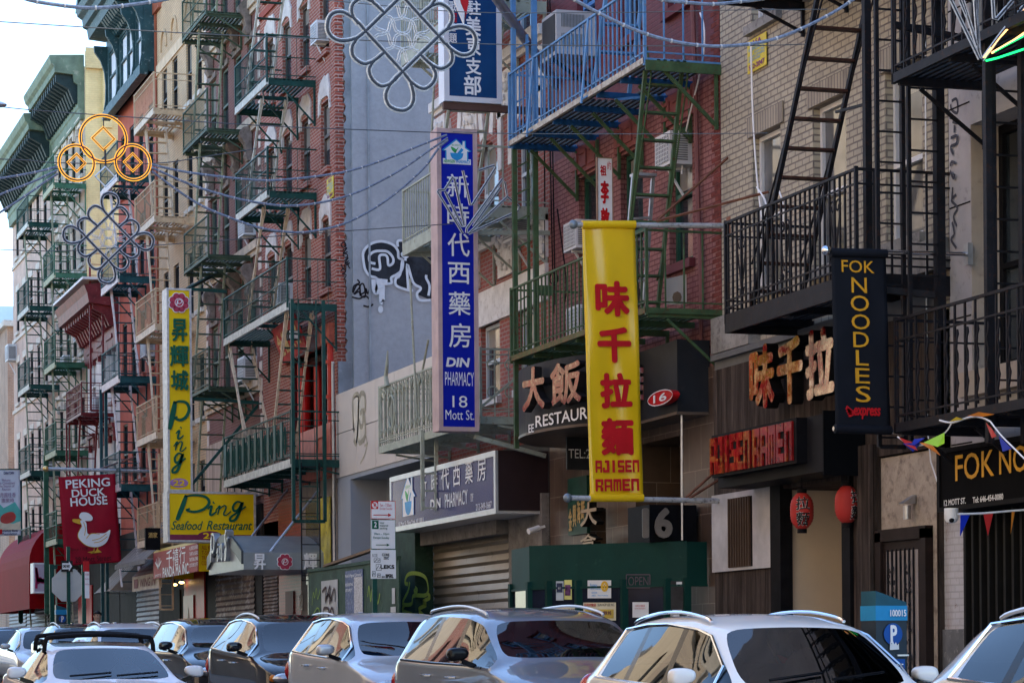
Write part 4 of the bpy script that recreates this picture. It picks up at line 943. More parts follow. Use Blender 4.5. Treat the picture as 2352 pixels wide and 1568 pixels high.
# 18: sage grey
t = esc('fire_escape', 'pale sage fire escape behind the tall blue signs on the ornate brick building', (12.6, 43.6, 8))
for z in (12.3, 8.95): platform(t, 40.35, 44.65, z, M_sage, M_sage, xo=12.45, pitch=.15, hole=(43.2, 44.3, 12.6, 13.25), edge=.2, nbr=4, brlen=.9, r=.010, mid=())
stair(t, 42.9, 15.2, 44.2, 12.3, M_sage, M_sage, x0=12.6, x1=13.3); stair(t, 41.6, 12.2, 43.3, 8.95, M_sage, M_sage, x0=12.6, x1=13.3)
p = platform(t, 40.6, 46.95, 5.55, M_sage, M_sage, pitch=.15, edge=.12, nbr=8, brlen=.25, r=.009, rail=1.1, mid=(.12, .80, .92))
mb = MB()                                    # scrolled iron panels
for k in range(24):
    y = 40.85 + k * .255
    mb.tube([(12.57, y + .07 * math.cos(q) , 6.5 + .05 * math.sin(q)) for q in [j * .785 for j in range(8)]], .012, 4, True); mb.tube([(12.57, y + .08 * math.cos(q), 5.8 + .06 * math.sin(q)) for q in [j * .785 for j in range(8)]], .012, 4, True)
    mb.bar((12.57, y, 5.7), (12.57, y, 6.6), .03, .03)
for y in (41.6, 46.0):
    for q in (-1, 1): mb.tube([(12.57, y + q * .22 * math.cos(a), 6.12 + .30 * math.sin(a)) for a in [j * .45 - 1.5 for j in range(8)]], .022, 5)
for y in (42.2, 46.2): mb.tube([(12.55, y, 6.6), (12.55, y + .10, 6.8), (12.55, y, 7.0), (12.55, y - .04, 7.25)], [.05, .04, .03, .012], 6)
for x in (12.8, 13.1, 13.4):                 # scrolled end panel seen square on
    for zc in (6.4, 5.95): mb.tube([(x + .09 * math.cos(q), 40.58, zc + .09 * math.sin(q)) for q in [j * .7 for j in range(8)]], .013, 4)
mb.bar((12.6, 40.58, 5.7), (13.7, 40.58, 6.6), .04)
mb.build('scroll_panel', M_sage, p)
mb = MB(); mb.bar((12.55, 43.9, 4.2), (12.55, 43.9, 5.6), .06); mb.bar((12.8, 43.9, 4.2), (12.8, 43.9, 5.6), .06)
for k in range(5): mb.bar((12.55, 43.9, 4.25 + k * .3), (12.8, 43.9, 4.25 + k * .3), .03)
mb.build('drop_ladder', M_sage, t)
for P_ in ([fx(942, 640, 12.55), fx(958, 960, 12.55)], [fx(987, 400, 12.55), fx(1000, 130, 12.55)], [fx(984, 780, 12.6), fx(965, 880, 12.6), fx(982, 885, 12.6)]): MB().tube(P_, .02).build('stay_rod', M_sage, t)
# 16: blue above, olive green below
t = esc('fire_escape', 'two tone fire escape, bright blue above and olive green below, on maroon brick', (12.6, 36, 8))
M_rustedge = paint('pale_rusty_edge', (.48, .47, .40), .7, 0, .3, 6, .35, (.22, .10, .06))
p = platform(t, 33.0, 38.95, 9.7, M_blue_iron, M_rustedge, ms=paint('shaded_slats', (.05, .055, .06), .5, 0, .4, 6), mq=paint('shaded_blue_bearer', (.012, .075, .20), .5, 0, .3, 6), pitch=.175, edge=.07, nbr=7, brlen=.02, r=.010, mid=(), rail=1.05, hole=(34.0, 35.6, 12.75, 13.2), ends=(1, 1))  # underside shade put into the darker slat and bearer colours
for k in range(7):
    y = 33.06 + k * .96; mb = MB().bar((12.9, y, 9.56), (13.66, y, 8.85), .04, .045); mb.bar((13.66, y, 9.58), (13.66, y, 8.8), .045); mb.build('bracket', M_olive, p)
MB().bar((12.6, 32.98, 9.6), (13.7, 32.98, 9.6), .03, .14).build('end_beam', M_olive, p)
for y in (35.2, 37.7): mb = MB().bar((12.58, y, 10.75), (12.5, y + .1, 9.55), .05, .02); mb.bar((12.5, y + .1, 9.6), (12.75, y, 9.75), .05, .02); mb.build('brace', M_blue_iron, p)
stair(t, 34.0, 13.0, 35.5, 9.75, M_blue_iron, M_blue_iron, x0=12.75, x1=13.3, n=9, hand=False)
stair(t, 33.3, 9.6, 34.3, 6.4, M_olive, M_olive, x0=12.72, x1=13.25, n=9)
platform(t, 33.0, 38.95, 6.33, M_olive, paint('rusty_green_edge', (.10, .12, .05), .7, 0, .3, 6, .5, (.24, .10, .05)), pitch=.17, edge=.07, nbr=7, brlen=.8, r=.010, mid=(), rail=1.05)
mb = MB(); mb.box(12.64, 12.71, 38.93, 39.0, 9.6, 12.05); mb.bar((12.68, 38.96, 12.0), (13.0, 38.96, 12.35), .09); mb.box(12.88, 12.92, 38.94, 38.98, 9.6, 11.4); mb.box(12.98, 13.06, 38.93, 39.0, 9.6, 12.35)
z = 9.9
while z < 11.9: mb.bar((12.7, 38.98, z), (12.92, 38.9, z + .12), .022); z += .42
mb.build('ladder_frame', M_blue_iron, t)
mb = MB(); mb.box(12.64, 12.71, 38.93, 39.0, 4.9, 9.6); mb.box(12.88, 12.92, 38.94, 38.98, 5.0, 9.6); mb.box(12.98, 13.06, 38.93, 39.0, 5.2, 9.6); mb.box(13.0, 13.35, 38.8, 38.9, 6.25, 6.4); mb.box(13.0, 13.25, 38.8, 38.9, 7.3, 7.45)
z = 5.1
while z < 9.5: mb.bar((12.7, 38.98, z), (12.92, 38.9, z + .12), .022); z += .42
mb.build('ladder_frame', M_olive, t)
# 14: black ironwork with a long raking ladder
t = esc('fire_escape', 'black wrought iron fire escape with scrolled railing and raking ladder on the buff brick building', (12.6, 28.5, 6))
p = platform(t, 26.35, 30.1, 5.85, M_iron_black, M_iron_black, pitch=.135, edge=.22, nbr=4, brlen=.02, r=.011, mid=(.16, .86), rail=1.15, xo=12.55)
mb = MB()
for y in (26.9, 28.3, 29.6):
    for s in (-1, 1):
        mb.tube([(12.55, y + s * (.09 - .005 * j) + .0 + .055 * math.cos(j * .8) * s, 6.68 + .06 * math.sin(j * .8)) for j in range(9)], .012, 4); mb.tube([(12.55, y + s * .13, 6.62), (12.55, y + s * .02, 6.15)], .010, 4)
        mb.tube([(12.55, y + s * .09 + .05 * math.cos(j * .8) * s, 6.08 - .05 * math.sin(j * .8)) for j in range(8)], .012, 4)
mb.build('scrollwork', M_iron_black, p)
p2 = platform(t, 26.35, 30.25, 9.97, M_iron_black, M_iron_black, pitch=.135, edge=.22, nbr=4, brlen=.5, r=.011, mid=(.16, .86), rail=1.15, xo=12.55, hole=(27.2, 28.3, 12.6, 13.3))
M_rtread = paint('rusty_black_tread', (.05, .022, .016), .6, 0, .5, 8)
stair(t, 27.0, 9.97, 29.45, 5.9, M_rtread, M_iron_black, x0=12.62, x1=13.25, n=13)
mb = MB(); mb.box(12.8, 12.88, 26.62, 26.7, 5.6, 12.5); mb.bar((12.9, 27.6, 7.9), (12.84, 26.66, 7.8), .03); mb.build('post', M_iron_black, t)
# 12: black, twisted balusters, tall guillotine ladders
t = esc('fire_escape', 'black fire escape with twisted balusters and tall ladders on the grey stone building', (12.6, 23.5, 5))
for z in (7.86, 4.1):
    p = platform(t, 19.5, 25.5, z, M_iron_black, M_iron_black, pitch=.22, edge=.09, nbr=6, brlen=.7, r=.011, mid=(.80,), rail=1.12, xo=12.6)
    mb = MB(); y = 19.7
    while y < 25.4:
        mb.tube([(12.6 + .008 * math.cos(k * 1.2), y + .008 * math.sin(k * 1.2), z + .05 + k * .05) for k in range(17)], [.017 if k % 2 else .011 for k in range(17)], 5); y += .22
    mb.build('twisted_baluster', M_iron_black, p)
droplad(t, 26.0, 3.9, 10.9, M_iron_black, 12.64, 12.95, .045, .335); droplad(t, 25.75, 3.95, 8.9, M_iron_black, 12.90, 13.24, .04, .34)
mb = MB(); mb.box(13.22, 13.32, 25.72, 25.82, 5.2, 9.6); mb.bar((12.64, 26.0, 5.62), (13.27, 25.8, 5.55), .07); mb.build('post', M_iron_black, t)
droplad(t, 24.0, 4.0, 7.8, M_iron_black, 12.98, 13.3, .05, .33, name='inner_ladder')
mb = MB(); mb.bar((12.6, 25.5, 8.9), (13.65, 25.55, 8.75), .05, .08); mb.bar((12.6, 25.5, 8.4), (13.65, 25.55, 8.3), .05, .07); mb.bar((12.70, 23.6, 3.75), (12.70, 23.6, 9.9), .07); mb.bar((13.1, 23.6, 3.75), (13.1, 23.6, 7.9), .07); mb.build('rail_bar', M_iron_black, t)
# ------------------------------------------------------------------ signs
M_wht = paint('sign_white', (.80, .81, .82), .4, 0, .03); M_txt_g = paint('deep_green_letters', (.008, .11, .065), .35); M_txt_r = paint('red_letters', (.50, .012, .018), .4)
M_yellow = paint('sign_yellow', (.82, .56, .006), .35, 0, .05, 1.5); M_blue = paint('sign_blue', (.006, .016, .36), .3, 0, .06, 1); M_kblue = paint('sign_teal_blue', (.008, .055, .17), .3, 0, .2, 1)
M_mauve = paint('mauve_sign_frame', (.50, .37, .36), .55, 0, .15, 3, .15, (.55, .40, .26)); M_ltgrn = paint('leaf_green', (.05, .38, .10), .4); M_ltblue = paint('mid_blue_print', (.03, .30, .62), .4)
M_silv = paint('silver_trim', (.62, .64, .66), .3, .5, .1, 4)
def sign_box(t, fr, depth, face, case, fw=.06, back=True):
    """lightbox: case behind the face, rim round it"""
    mb = MB(); n = fr.n; c = [fr.at(0, 0), fr.at(1, 0), fr.at(1, 1), fr.at(0, 1)]
    mb.hexa([p - n * .01 for p in c] + [p - n * depth for p in c])
    w, h = fr.a.length, fr.b.length; fa, fb = fw / w, fw / h
    for x0, y0, x1, y1 in ((-0.001, 0, fa, 1), (1 - fa, 0, 1.001, 1), (fa, 0, 1 - fa, fb), (fa, 1 - fb, 1 - fa, 1)):
        q = [fr.at(x0, y0, -.012), fr.at(x1, y0, -.012), fr.at(x1, y1, -.012), fr.at(x0, y1, -.012)]; mb.hexa(q + [p + n * .03 for p in q])
    mb.build('sign_case', case, t)
    mb = MB(); mb.face([fr.at(fa, fb), fr.at(1 - fa, fb), fr.at(1 - fa, 1 - fb), fr.at(fa, 1 - fb)]); return mb.build('sign_face', face, t, fix=False)
def ell(fr, cx, cy, rx, ry, d, n=24, a0=0., a1=2 * math.pi):
    return [fr.at(cx + rx * math.cos(a0 + (a1 - a0) * k / n), cy + ry * math.sin(a0 + (a1 - a0) * k / n), d) for k in range(n)]
def disc(mb, fr, cx, cy, rx, ry, d, th=.003, n=24): mb.prism(ell(fr, cx, cy, rx, ry, d, n), fr.n * th)
def letters(parent, items, m, name='lettering', **kw):
    o = None
    for s, fr, *r in items: mb = MB(); text(mb, s, fr, **{**kw, **(r[0] if r else {})}); o = mb.build(name, m, parent, fix=False)
    return o
# --- tall blue party sign, top
Y = 39.9
t = thing('projecting_sign', 'tall dark teal blue sign with white brush characters behind the flagpole', 'sign', fy(1083, 233, Y))
fr = frY(1020, -120, 1150, 232, Y); sign_box(t, fr, .3, M_kblue, paint('pale_sign_frame', (.66, .67, .70), .4, .2, .05), .085)
it = [(c, frY(u0, v0, u1, v1, Y), dict(bold=.022)) for c, u0, v0, u1, v1 in (('駐', 1070, 3, 1104, 34), ('美', 1069, 40, 1104, 82), ('東', 1071, 86, 1104, 127), ('支', 1069, 134, 1105, 171), ('部', 1065, 175, 1105, 218))]
it += [(c, frY(u0, v0, u1, v1, Y), dict(bold=.012)) for c, u0, v0, u1, v1 in (('戰', 1031, 4, 1048, 26), ('畫', 1034, 54, 1046, 72), ('題', 1031, 78, 1049, 99))]
letters(t, it, M_wht, d=.008)
mb = MB(); s = frY(1030, 31, 1049, 51, Y)
for a, b in ((0, .45), (.55, 1)):
    f2 = s.sub(a, 0, b, 1)
    for q in ((0, 0, 1, .1), (0, .9, 1, 1), (0, .1, .12, .9), (.88, .1, 1, .9)): g = f2.sub(*q); mb.face([g.at(0, 0, .006), g.at(1, 0, .006), g.at(1, 1, .006), g.at(0, 1, .006)])
    for k, ch in enumerate('印章'): text(mb, ch, f2.sub(.18, .52 - .42 * k, .82, .88 - .42 * k), .006, bold=.02)
mb.build('red_seal', M_txt_r, t, fix=False)
MB().box(fr.o.x, XF, Y + .02, Y + .1, fr.o.z - .12, fr.o.z - .01).build('support_beam', paint('rusty_beam', (.09, .05, .04), .7), t)
# --- flagpole with furled flag tip
t = thing('flagpole', 'slanting silver flagpole above the blue ironwork with a furled red and white flag tip', 'flagpole', (13.6, 40.1, 10.2))
mb = MB().tube([fy(1305, 232, 40.1), fy(1142, 0, 38.6), fy(1040, -150, 37.7)], [.085, .075, .06], 12); mb.build('pole', M_steel, t, smooth=True)
mb = MB().tube([fy(1325, 300, 40.3), fy(1307, 235, 40.12), fy(1290, 205, 39.95)], [.05, .12, .11], 10); mb.build('socket', M_steel, t, smooth=True)
def fl(pts, n, m):
    mb = MB(); mb.prism([fy(u, v, 38.2) for u, v in pts], (0, .03, 0)); mb.build(n, m, t)
fl([(1020, -60), (1045, -60), (1058, 8), (1070, 35), (1066, 58), (1052, 25)], 'flag_white', M_wht)
fl([(1040, -60), (1079, -60), (1076, 10), (1066, 57), (1067, 30), (1058, 0)], 'flag_red', paint('flag_red', (.50, .02, .03), .7))
# --- DIN vertical sign
Y = 40.05
t = thing('projecting_sign', 'tall royal blue pharmacy sign in a worn mauve metal case', 'sign', fy(1050, 990, Y))
fr = frY(1008, 299, 1095, 989, Y); sign_box(t, fr, .36, M_blue, M_mauve, .07)
it = [(c, frY(u0, v0, u0 + 50, v0 + h, Y), dict(bold=.008)) for c, u0, v0, h in (('新', 1026, 402, 50), ('時', 1027, 469, 51), ('代', 1028, 537, 51), ('西', 1029, 604, 47), ('藥', 1030, 671, 52), ('房', 1031, 743, 54))]
it += [('DIN', frY(1024, 822, 1079, 842, Y), dict(bold=.045, shear=.15)), ('PHARMACY', frY(1022, 855, 1088, 885, Y), dict(bold=.0)), ('18', frY(1039, 909, 1073, 935, Y)), ('Mott St.', frY(1023, 942, 1089, 963, Y))]
letters(t, it, M_wht, d=.008)
def pharmacy_logo(t, L, d=.008):
    """house outline, bowl, leaves and pestle"""
    mb = MB(); mb.prism([L.at(*p, d) for p in ((.12, .08), (.12, .5), (.0, .5), (.48, 1), (.70, .77), (.70, .95), (.80, .95), (.80, .66), (1, .5), (.88, .5), (.88, .08))], L.n * .004); mb.build('logo_house', M_wht, t)
    mb = MB(); P = [(.12, .08), (.12, .5), (.0, .5), (.48, 1), (.70, .77), (.70, .95), (.80, .95), (.80, .66), (1, .5), (.88, .5), (.88, .08)]
    ribbon(mb, [L.at(x, y) for x, y in P], .022, L.n, d + .006)
    mb.prism(ell(L, .5, .36, .22, .26, d + .005, 14, math.pi, 2 * math.pi * 1.0) + [L.at(.72, .36, d + .005)], L.n * .003); mb.prism([L.at(x, y, d + .0052) for x, y in ((.27, .36), (.27, .41), (.73, .41), (.73, .36))], L.n * .003)
    ribbon(mb, [L.at(.56, .38), L.at(.70, .60)], .045, L.n, d + .009); mb.build('logo_bowl', M_ltblue, t)
    mb = MB()
    for x0, x1 in ((.42, .30), (.46, .56)): mb.prism([L.at(*p, d + .005) for p in spline([(.45, .41), (x0 - .08 if x1 < .4 else x0, .52), (x1, .68), (x0 + .06, .56)], 4, True)], L.n * .003)
    text(mb, '新時代', L.sub(.32, .70, .66, .80), d + .005); mb.build('logo_leaf', M_ltgrn, t)
pharmacy_logo(t, frY(1016, 323, 1081, 372, Y))
mb = MB(); q = frY(1017, 367, 1081, 376, Y); mb.face([q.at(0, 0, .009), q.at(1, 0, .009), q.at(1, 1, .009), q.at(0, 1, .009)]); mb.build('logo_band', M_wht, t, fix=False)
letters(t, [('NEWGEN', q.sub(.03, .2, .43, .8), dict(bold=.02))], M_ltgrn, d=.012); letters(t, [('PHARMACY', q.sub(.47, .2, .98, .8), dict(bold=.02))], M_ltblue, d=.012)
MB().bar(fy(1095, 535, 40.2), fx(1262, 535, 13.7), .05, .07).build('support_beam', M_sage, t); MB().bar(fy(1090, 1003, 40.2), (13.6, 40.3, 4.9), .07).build('support_beam', M_sage, t)
# --- DIN fascia sign
X = 12.8
t = thing('shop_sign', 'long violet blue pharmacy fascia sign with a white house logo', 'sign', (X, 44, 3.9))
fr = frX(898, 1096, 1141, 1223, X); sign_box(t, fr, .9, paint('violet_blue_panel', (.035, .035, .15), .12, 0, .12, .6, spec=.8), M_silv, .09)
end = MB().box(X + .03, XF - .02, fr.o.y + fr.a.y - .015, fr.o.y + fr.a.y - .003, fr.o.z + .05, fr.o.z + fr.b.z); end.build('sign_end', paint('dark_maroon_end', (.03, .018, .02), .5), t)
it = [(c, frX(u0, v0, u1, v1, X), dict(bold=.005)) for c, u0, v0, u1, v1 in (('新', 967, 1088, 981, 1142), ('時', 992, 1082, 1006, 1135), ('代', 1015, 1073, 1033, 1126), ('西', 1042, 1065, 1058, 1118), ('藥', 1070, 1058, 1087, 1112), ('房', 1098, 1048, 1117, 1106))]
it += [('DIN', frX(990, 1147, 1013, 1170, X), dict(bold=.05)), ('PHARMACY', frX(1023, 1134, 1075, 1167, X)), ('CORP', frX(1082, 1133, 1088, 1152, X)), ('212-349-1667', frX(1094, 1157, 1130, 1172, X)), ('18 Mott St. New York, NY 10013', frX(917, 1198, 974, 1210, X))]
letters(t, it, M_wht, d=.008); pharmacy_logo(t, frX(923, 1097, 956, 1195, X))
# --- yellow banner
Y = 32.75
t = thing('banner', 'yellow vinyl banner with four large red characters hung between two poles', 'banner', fy(1415, 1147, Y))
def cloth(t, c00, c10, c01, m, name, Y, amp=.012, nx=14, ny=40, fold=7., drift=0.):
    o = fy(*c00, Y); a = fy(*c10, Y) - o; b = fy(*c01, Y) - o; fr = Frame(o, a, b); mb = MB(); g = []
    for j in range(ny + 1):
        for i in range(nx + 1):
            x, y = i / nx, j / ny; d = amp * (math.sin(x * fold + 2.2 * math.sin(y * 5 + drift)) + .5 * math.sin(x * fold * 2.1 + y * 9))
            mb.v.append(fr.at(x, y, d))
    for j in range(ny):
        for i in range(nx):
            k = j * (nx + 1) + i; mb.f.append((k, k + 1, k + nx + 2, k + nx + 1)); mb.m.append(0)
    c = mb.build(name, m, t, smooth=True, fix=False); md = c.modifiers.new('thick', 'SOLIDIFY'); md.thickness = .004
    return fr, c
M_vinyl = paint('yellow_vinyl', (.80, .52, .010), .22, 0, .05, 1, spec=.6)
fr, c = cloth(t, (1355, 1147), (1477, 1145), (1337, 512), M_vinyl, 'cloth', Y, amp=.012)
def bq(u0, v0, u1, v1, F=fr):      # rectangle given in pixels, laid on the banner's own plane
    def uvof(u, v):
        p = fy(u, v, F.o.y) - F.o; den = F.a.x * F.b.z - F.a.z * F.b.x
        return ((p.x * F.b.z - p.z * F.b.x) / den, (p.z * F.a.x - p.x * F.a.z) / den)
    x0, y0 = uvof(u0, v1); x1, _ = uvof(u1, v1); _, y1 = uvof(u0, v0)
    return F.sub(x0, y0, x1, y1)
letters(t, [(ch, bq(*q), dict(bold=.045)) for ch, q in (('味', (1367, 645, 1446, 727)), ('千', (1372, 751, 1450, 833)), ('拉', (1378, 856, 1452, 938)), ('麵', (1380, 960, 1456, 1046)))], M_txt_r, d=.022)
BLK = {'A': [(0, 0, .26, 1), (.26, .78, 1, 1), (.74, 0, 1, .78), (.26, .32, .74, .5)], 'J': [(.6, 0, 1, 1), (.3, .78, .6, 1), (0, 0, .6, .22), (0, .22, .28, .42)], 'I': [(.3, 0, .7, 1)], 'S': [(0, .78, 1, 1), (0, .5, .28, .78), (0, .39, 1, .58), (.72, .2, 1, .4), (0, 0, 1, .22)],
       'E': [(0, 0, .3, 1), (.3, .78, 1, 1), (.3, .39, .9, .6), (.3, 0, 1, .22)], 'N': [(0, 0, .28, 1), (.28, .76, 1, 1), (.72, 0, 1, .76)], 'R': [(0, 0, .28, 1), (.28, .78, 1, 1), (.72, .5, 1, .78), (.28, .32, .85, .5), (.62, 0, 1, .32)], 'M': [(0, 0, .22, 1), (.22, .76, 1, 1), (.40, 0, .60, .76), (.78, 0, 1, .76)]}
def block(mb, s, F, d, th=.004, gap=.16):
    n = len(s); w = 1 / (n + gap * (n - 1))
    for k, ch in enumerate(s):
        L = F.sub(k * w * (1 + gap), 0, k * w * (1 + gap) + w, 1)
        for q in BLK[ch]: g = L.sub(*q); mb.hexa([g.at(0, 0, d), g.at(1, 0, d), g.at(1, 1, d), g.at(0, 1, d), g.at(0, 0, d + th), g.at(1, 0, d + th), g.at(1, 1, d + th), g.at(0, 1, d + th)])
mb = MB(); block(mb, 'AJISEN', bq(1367, 1057, 1467, 1085), .02); block(mb, 'RAMEN', bq(1367, 1100, 1467, 1128), .02); mb.build('block_lettering', M_txt_r, t)
M_polec = paint('chipped_white_pole', (.52, .54, .56), .4, .4, .15, 6, .3, (.10, .09, .09))
for v, v2, nm in ((516, 519, 0), (1143, 1150, 1)):
    p, q = fy(1325 if nm == 0 else 1312, v, Y), fy(1683 if nm == 0 else 1665, v2, Y); q.x = min(q.x, XF)
    mb = MB().tube([p, q], .036, 10); mb.build('pole', M_polec, t, smooth=True)
    MB().ball(p + V((-.05, 0, 0)), .062).tube([p + V((-.03, 0, 0)), p + V((.03, 0, 0))], .03).build('finial', paint('grey_ball', (.20, .24, .27), .3, .3), t, smooth=True)
    MB().tube([bq(1337 if nm == 0 else 1355, v + 4, 1338, v).o + V((0, 0, -.0)), bq(1459 if nm == 0 else 1477, v + 4, 1460, v).o], .055, 10).build('sleeve', M_vinyl, t, smooth=True)
    if nm == 0: MB().box(XF - .01, XF + .01, Y - .06, Y + .06, q.z - .12, q.z + .12).build('wall_plate', paint('rust_plate', (.25, .11, .07), .7), t)
for p_, q_ in ((fy(1508, 507, Y), fx(1672, 362, XF)), (fy(1508, 508, Y), fx(1765, 441, XF)), (fy(1575, 1143, Y), fx(1665, 1062, XF - .1)), (fy(1580, 1146, Y), fx(1668, 1090, XF - .1))): MB().tube([p_, q_], .019, 5).build('stay_rod', paint('rusty_rod', (.15, .065, .04), .7, 0, .4, 8), t)
# --- black banner
Y = 25.8
t = thing('banner', 'black cloth banner with a column of orange yellow capital letters', 'banner', fy(1975, 990, Y))
fr, c = cloth(t, (1919, 985), (2045, 988), (1909, 575), paint('black_cloth', (.008, .010, .016), .75, 0, .2, 2), 'cloth', Y, amp=.004)
M_org = paint('orange_yellow_letters', (.72, .36, .025), .45)
B = lambda *q: bq(*q, F=fr)
letters(t, [(c_, B(*q), dict(bold=.004)) for c_, q in (('FOK', (1932, 597, 2007, 625)), ('N', (1955, 637, 1990, 672)), ('O', (1953, 678, 1995, 714)), ('O', (1955, 721, 1997, 756)), ('D', (1959, 762, 1995, 797)), ('L', (1965, 804, 1994, 839)), ('E', (1964, 845, 1997, 880)), ('S', (1965, 886, 1999, 923)))], M_org, d=.012)
letters(t, [('express', B(1960, 935, 2022, 962), dict(bold=.03, shear=.2))], M_txt_r, d=.012)
mb = MB()
for k in range(4): ribbon(mb, [B(u, v, u + 1, v - 1).o for u, v in ((1942 + k * 2, 936 + k * 6), (1951 + k, 942 + k * 4), (1961, 945 + k * 3))], [.045, .035, .006], fr.n, .013)
mb.build('wing_emblem', M_txt_r, t, fix=False)
p, q = fy(1898, 575, Y), fy(2222, 584, Y); MB().tube([p, q], .026, 10).build('pole', M_chrome, t, smooth=True); MB().ball(p, .055).build('finial', M_chrome, t, smooth=True)
MB().tube([fy(1908, 580, Y), fy(2036, 583, Y)], .05, 10).build('sleeve', MATS['black_cloth'], t, smooth=True)
MB().tube([fy(1914, 984, Y), fy(2095, 993, Y)], .026, 8).build('pole', M_chrome, t, smooth=True); MB().tube([fy(1918, 984, Y), fy(2046, 988, Y)], .05, 10).build('sleeve', MATS['black_cloth'], t, smooth=True)
MB().box(q.x - .02, q.x + .04, Y - .05, Y + .05, q.z - .12, q.z + .12).build('wall_plate', M_steel, t)
# --- black fascia sign at the right edge
X = 13.25
t = thing('shop_sign', 'black fascia sign with orange yellow letters above hanging foil pennants', 'sign', (X, 24, 3.2))
fr = frX(2156, 1032, 2560, 1176, X); sign_box(t, fr, .4, paint('matt_black_sign', (.005, .005, .006), .7, spec=.03), M_black, .05)
letters(t, [('FOK', frX(2196, 1045, 2285, 1105, X)), ('NOODLES', frX(2297, 1030, 2500, 1090, X))], M_org, d=.008, bold=.008)
letters(t, [('12 MOTT ST.', frX(2170, 1148, 2220, 1162, X)), ('Tel: 646-454-0080', frX(2236, 1141, 2306, 1155, X))], M_wht, d=.008, bold=.02)
# --- black box sign with red block letters over the lantern porch
X = 13.02
t = thing('box_sign', 'black box sign with raised red block letters over the lantern porch', 'sign', (X, 30, 3.8))
z0, z1 = fx(1899, 1080, X).z, fx(1899, 948, X).z
mb = MB().box(X, XF - .1, 28.3, 31.55, z0, z1); mb.build('sign_box', paint('charcoal_sign', (.012, .012, .014), .6, 0, .2, 2, spec=.08), t)
mb = MB().box(X - .005, XF, 28.27, 28.3, z0 - .05, z1 + .04); mb.build('end_panel', paint('black_panel', (.004, .005, .007), .6, spec=.06), t)
F = frX(1661, 1029, 1887, 1086, X); F = Frame(V((X - .14, 31.42, fx(1661, 1086, X - .14).z)), (0, -2.62, 0), (0, 0, .47))
mb = MB(); mb.hexa([F.at(0, -.08, 0), F.at(1.02, -.08, 0), F.at(1.02, 1.08, 0), F.at(0, 1.08, 0), F.at(0, -.08, -.14), F.at(1.02, -.08, -.14), F.at(1.02, 1.08, -.14), F.at(0, 1.08, -.14)]); mb.build('letter_backing', M_black, t)
M_redgl = paint('glossy_red_painted_sheen', (.24, .008, .010), .1, 0, .6, 3, .35, (.36, .09, .02), coat=.7)  # orange blotches are reflections painted into the red
mb = MB(); block(mb, 'AJISEN', F.sub(.0, 0, .50, 1), 0, .03, .12); block(mb, 'RAMEN', F.sub(.535, 0, .99, 1), 0, .03, .12); mb.build('block_lettering', M_redgl, t)
# --- big raised characters on the plank wall
t = thing('raised_lettering', 'three big glossy red orange characters standing off the brown planks', 'sign', (13.4, 30, 4.8))
for ch, q in (('味', (1748, 800, 1806, 946)), ('千', (1812, 783, 1872, 935)), ('拉', (1878, 762, 1945, 922))):
    mb = MB(); mb.side = True; text(mb, ch, frX(*q, 13.34), 0, bold=.045, thick=.16); mb.build('character', [paint('red_gloss_painted_sheen', (.20, .010, .009), .08, 0, .6, 2.0, .5, (.58, .36, .22), coat=.8), M_black], t, fix=False)  # peach patches on the faces are painted reflections
# --- curved dark canopy
t = thing('entrance_canopy', 'dark curved restaurant canopy with raised characters and a red oval number', 'canopy', (13.3, 36, 5))
plan = [(13.68, 39.3), (13.0, 39.0), (12.48, 38.2), (12.25, 37.3), (12.28, 36.4), (12.48, 35.6), (12.85, 35.15), (13.24, 35.0), (13.2, 33.42), (13.68, 33.42)]
zb, zt = 4.98, 5.97
pp_ = spline([(x, y) for x, y in plan[:7]], 5) + plan[7:]
M_canopy = paint('charcoal_canopy', (.022, .025, .03), .5, 0, .25, 1.5, .1, (.04, .04, .045), spec=.12)
mb = MB(); i0 = 0; mb.prism([(x, y, zb) for x, y in pp_], (0, 0, zt - zb)); mb.build('canopy_body', M_canopy, t)
mb = MB(); mb.prism([(x - .02, y - .02, zb - .04) for x, y in pp_], (0, 0, .04)); mb.build('rim', paint('bronze_rim', (.12, .09, .07), .35), t)
M_side = paint('black_letter_sides', (.015, .015, .017), .3); M_red_ch = paint('red_channel_painted_sheen', (.20, .014, .012), .15, 0, .4, 2.5, .4, (.50, .30, .18), coat=.7)  # reflections painted into the letter red as peach patches
mb = MB(); mb.side = True
def plan_frame(A, B, u0, v0, u1, v1, out=.0):
    """rectangle read from the photograph on the upright plane through two plan points"""
    A, B = V((A[0], A[1], 0)), V((B[0], B[1], 0)); n = V((B.y - A.y, A.x - B.x, 0)).normalized(); n = n if n.y < 0 or (abs(n.y) < .3 and n.x < 0) else -n
    A = A + n * out
    def hit(u, v): r = ray(u, v); return V((0, 0, CAMZ)) + r * (n.dot(A - V((0, 0, 0))) / n.dot(r))
    p, q, t_ = hit(u0, v1), hit(u1, v1), hit(u0, v0); F_ = Frame(p, V((q.x - p.x, q.y - p.y, 0)), V((0, 0, t_.z - p.z))); F_.n = n; return F_
CA, CB = (12.17, 37.5), (12.50, 35.4)
for ch, F_ in (('大', plan_frame(CA, CB, 1216, 848, 1268, 948, .1)), ('飯', plan_frame(CA, CB, 1281, 838, 1352, 936, .1)), ('店', plan_frame((12.85, 35.1), (13.24, 35.0), 1425, 835, 1492, 925, .05))):
    mb = MB(); mb.side = True; text(mb, ch, F_, 0, bold=.035, thick=.12); mb.build('character', [M_red_ch, M_side], t, fix=False)
mb = MB(); text(mb, 'EE', plan_frame(CA, CB, 1217, 975, 1229, 994, .06), .02, bold=.01); text(mb, 'RESTAUR', plan_frame(CA, CB, 1233, 955, 1352, 982, .06), .02, bold=.015)
mb.build('lettering', M_wht, t, fix=False)
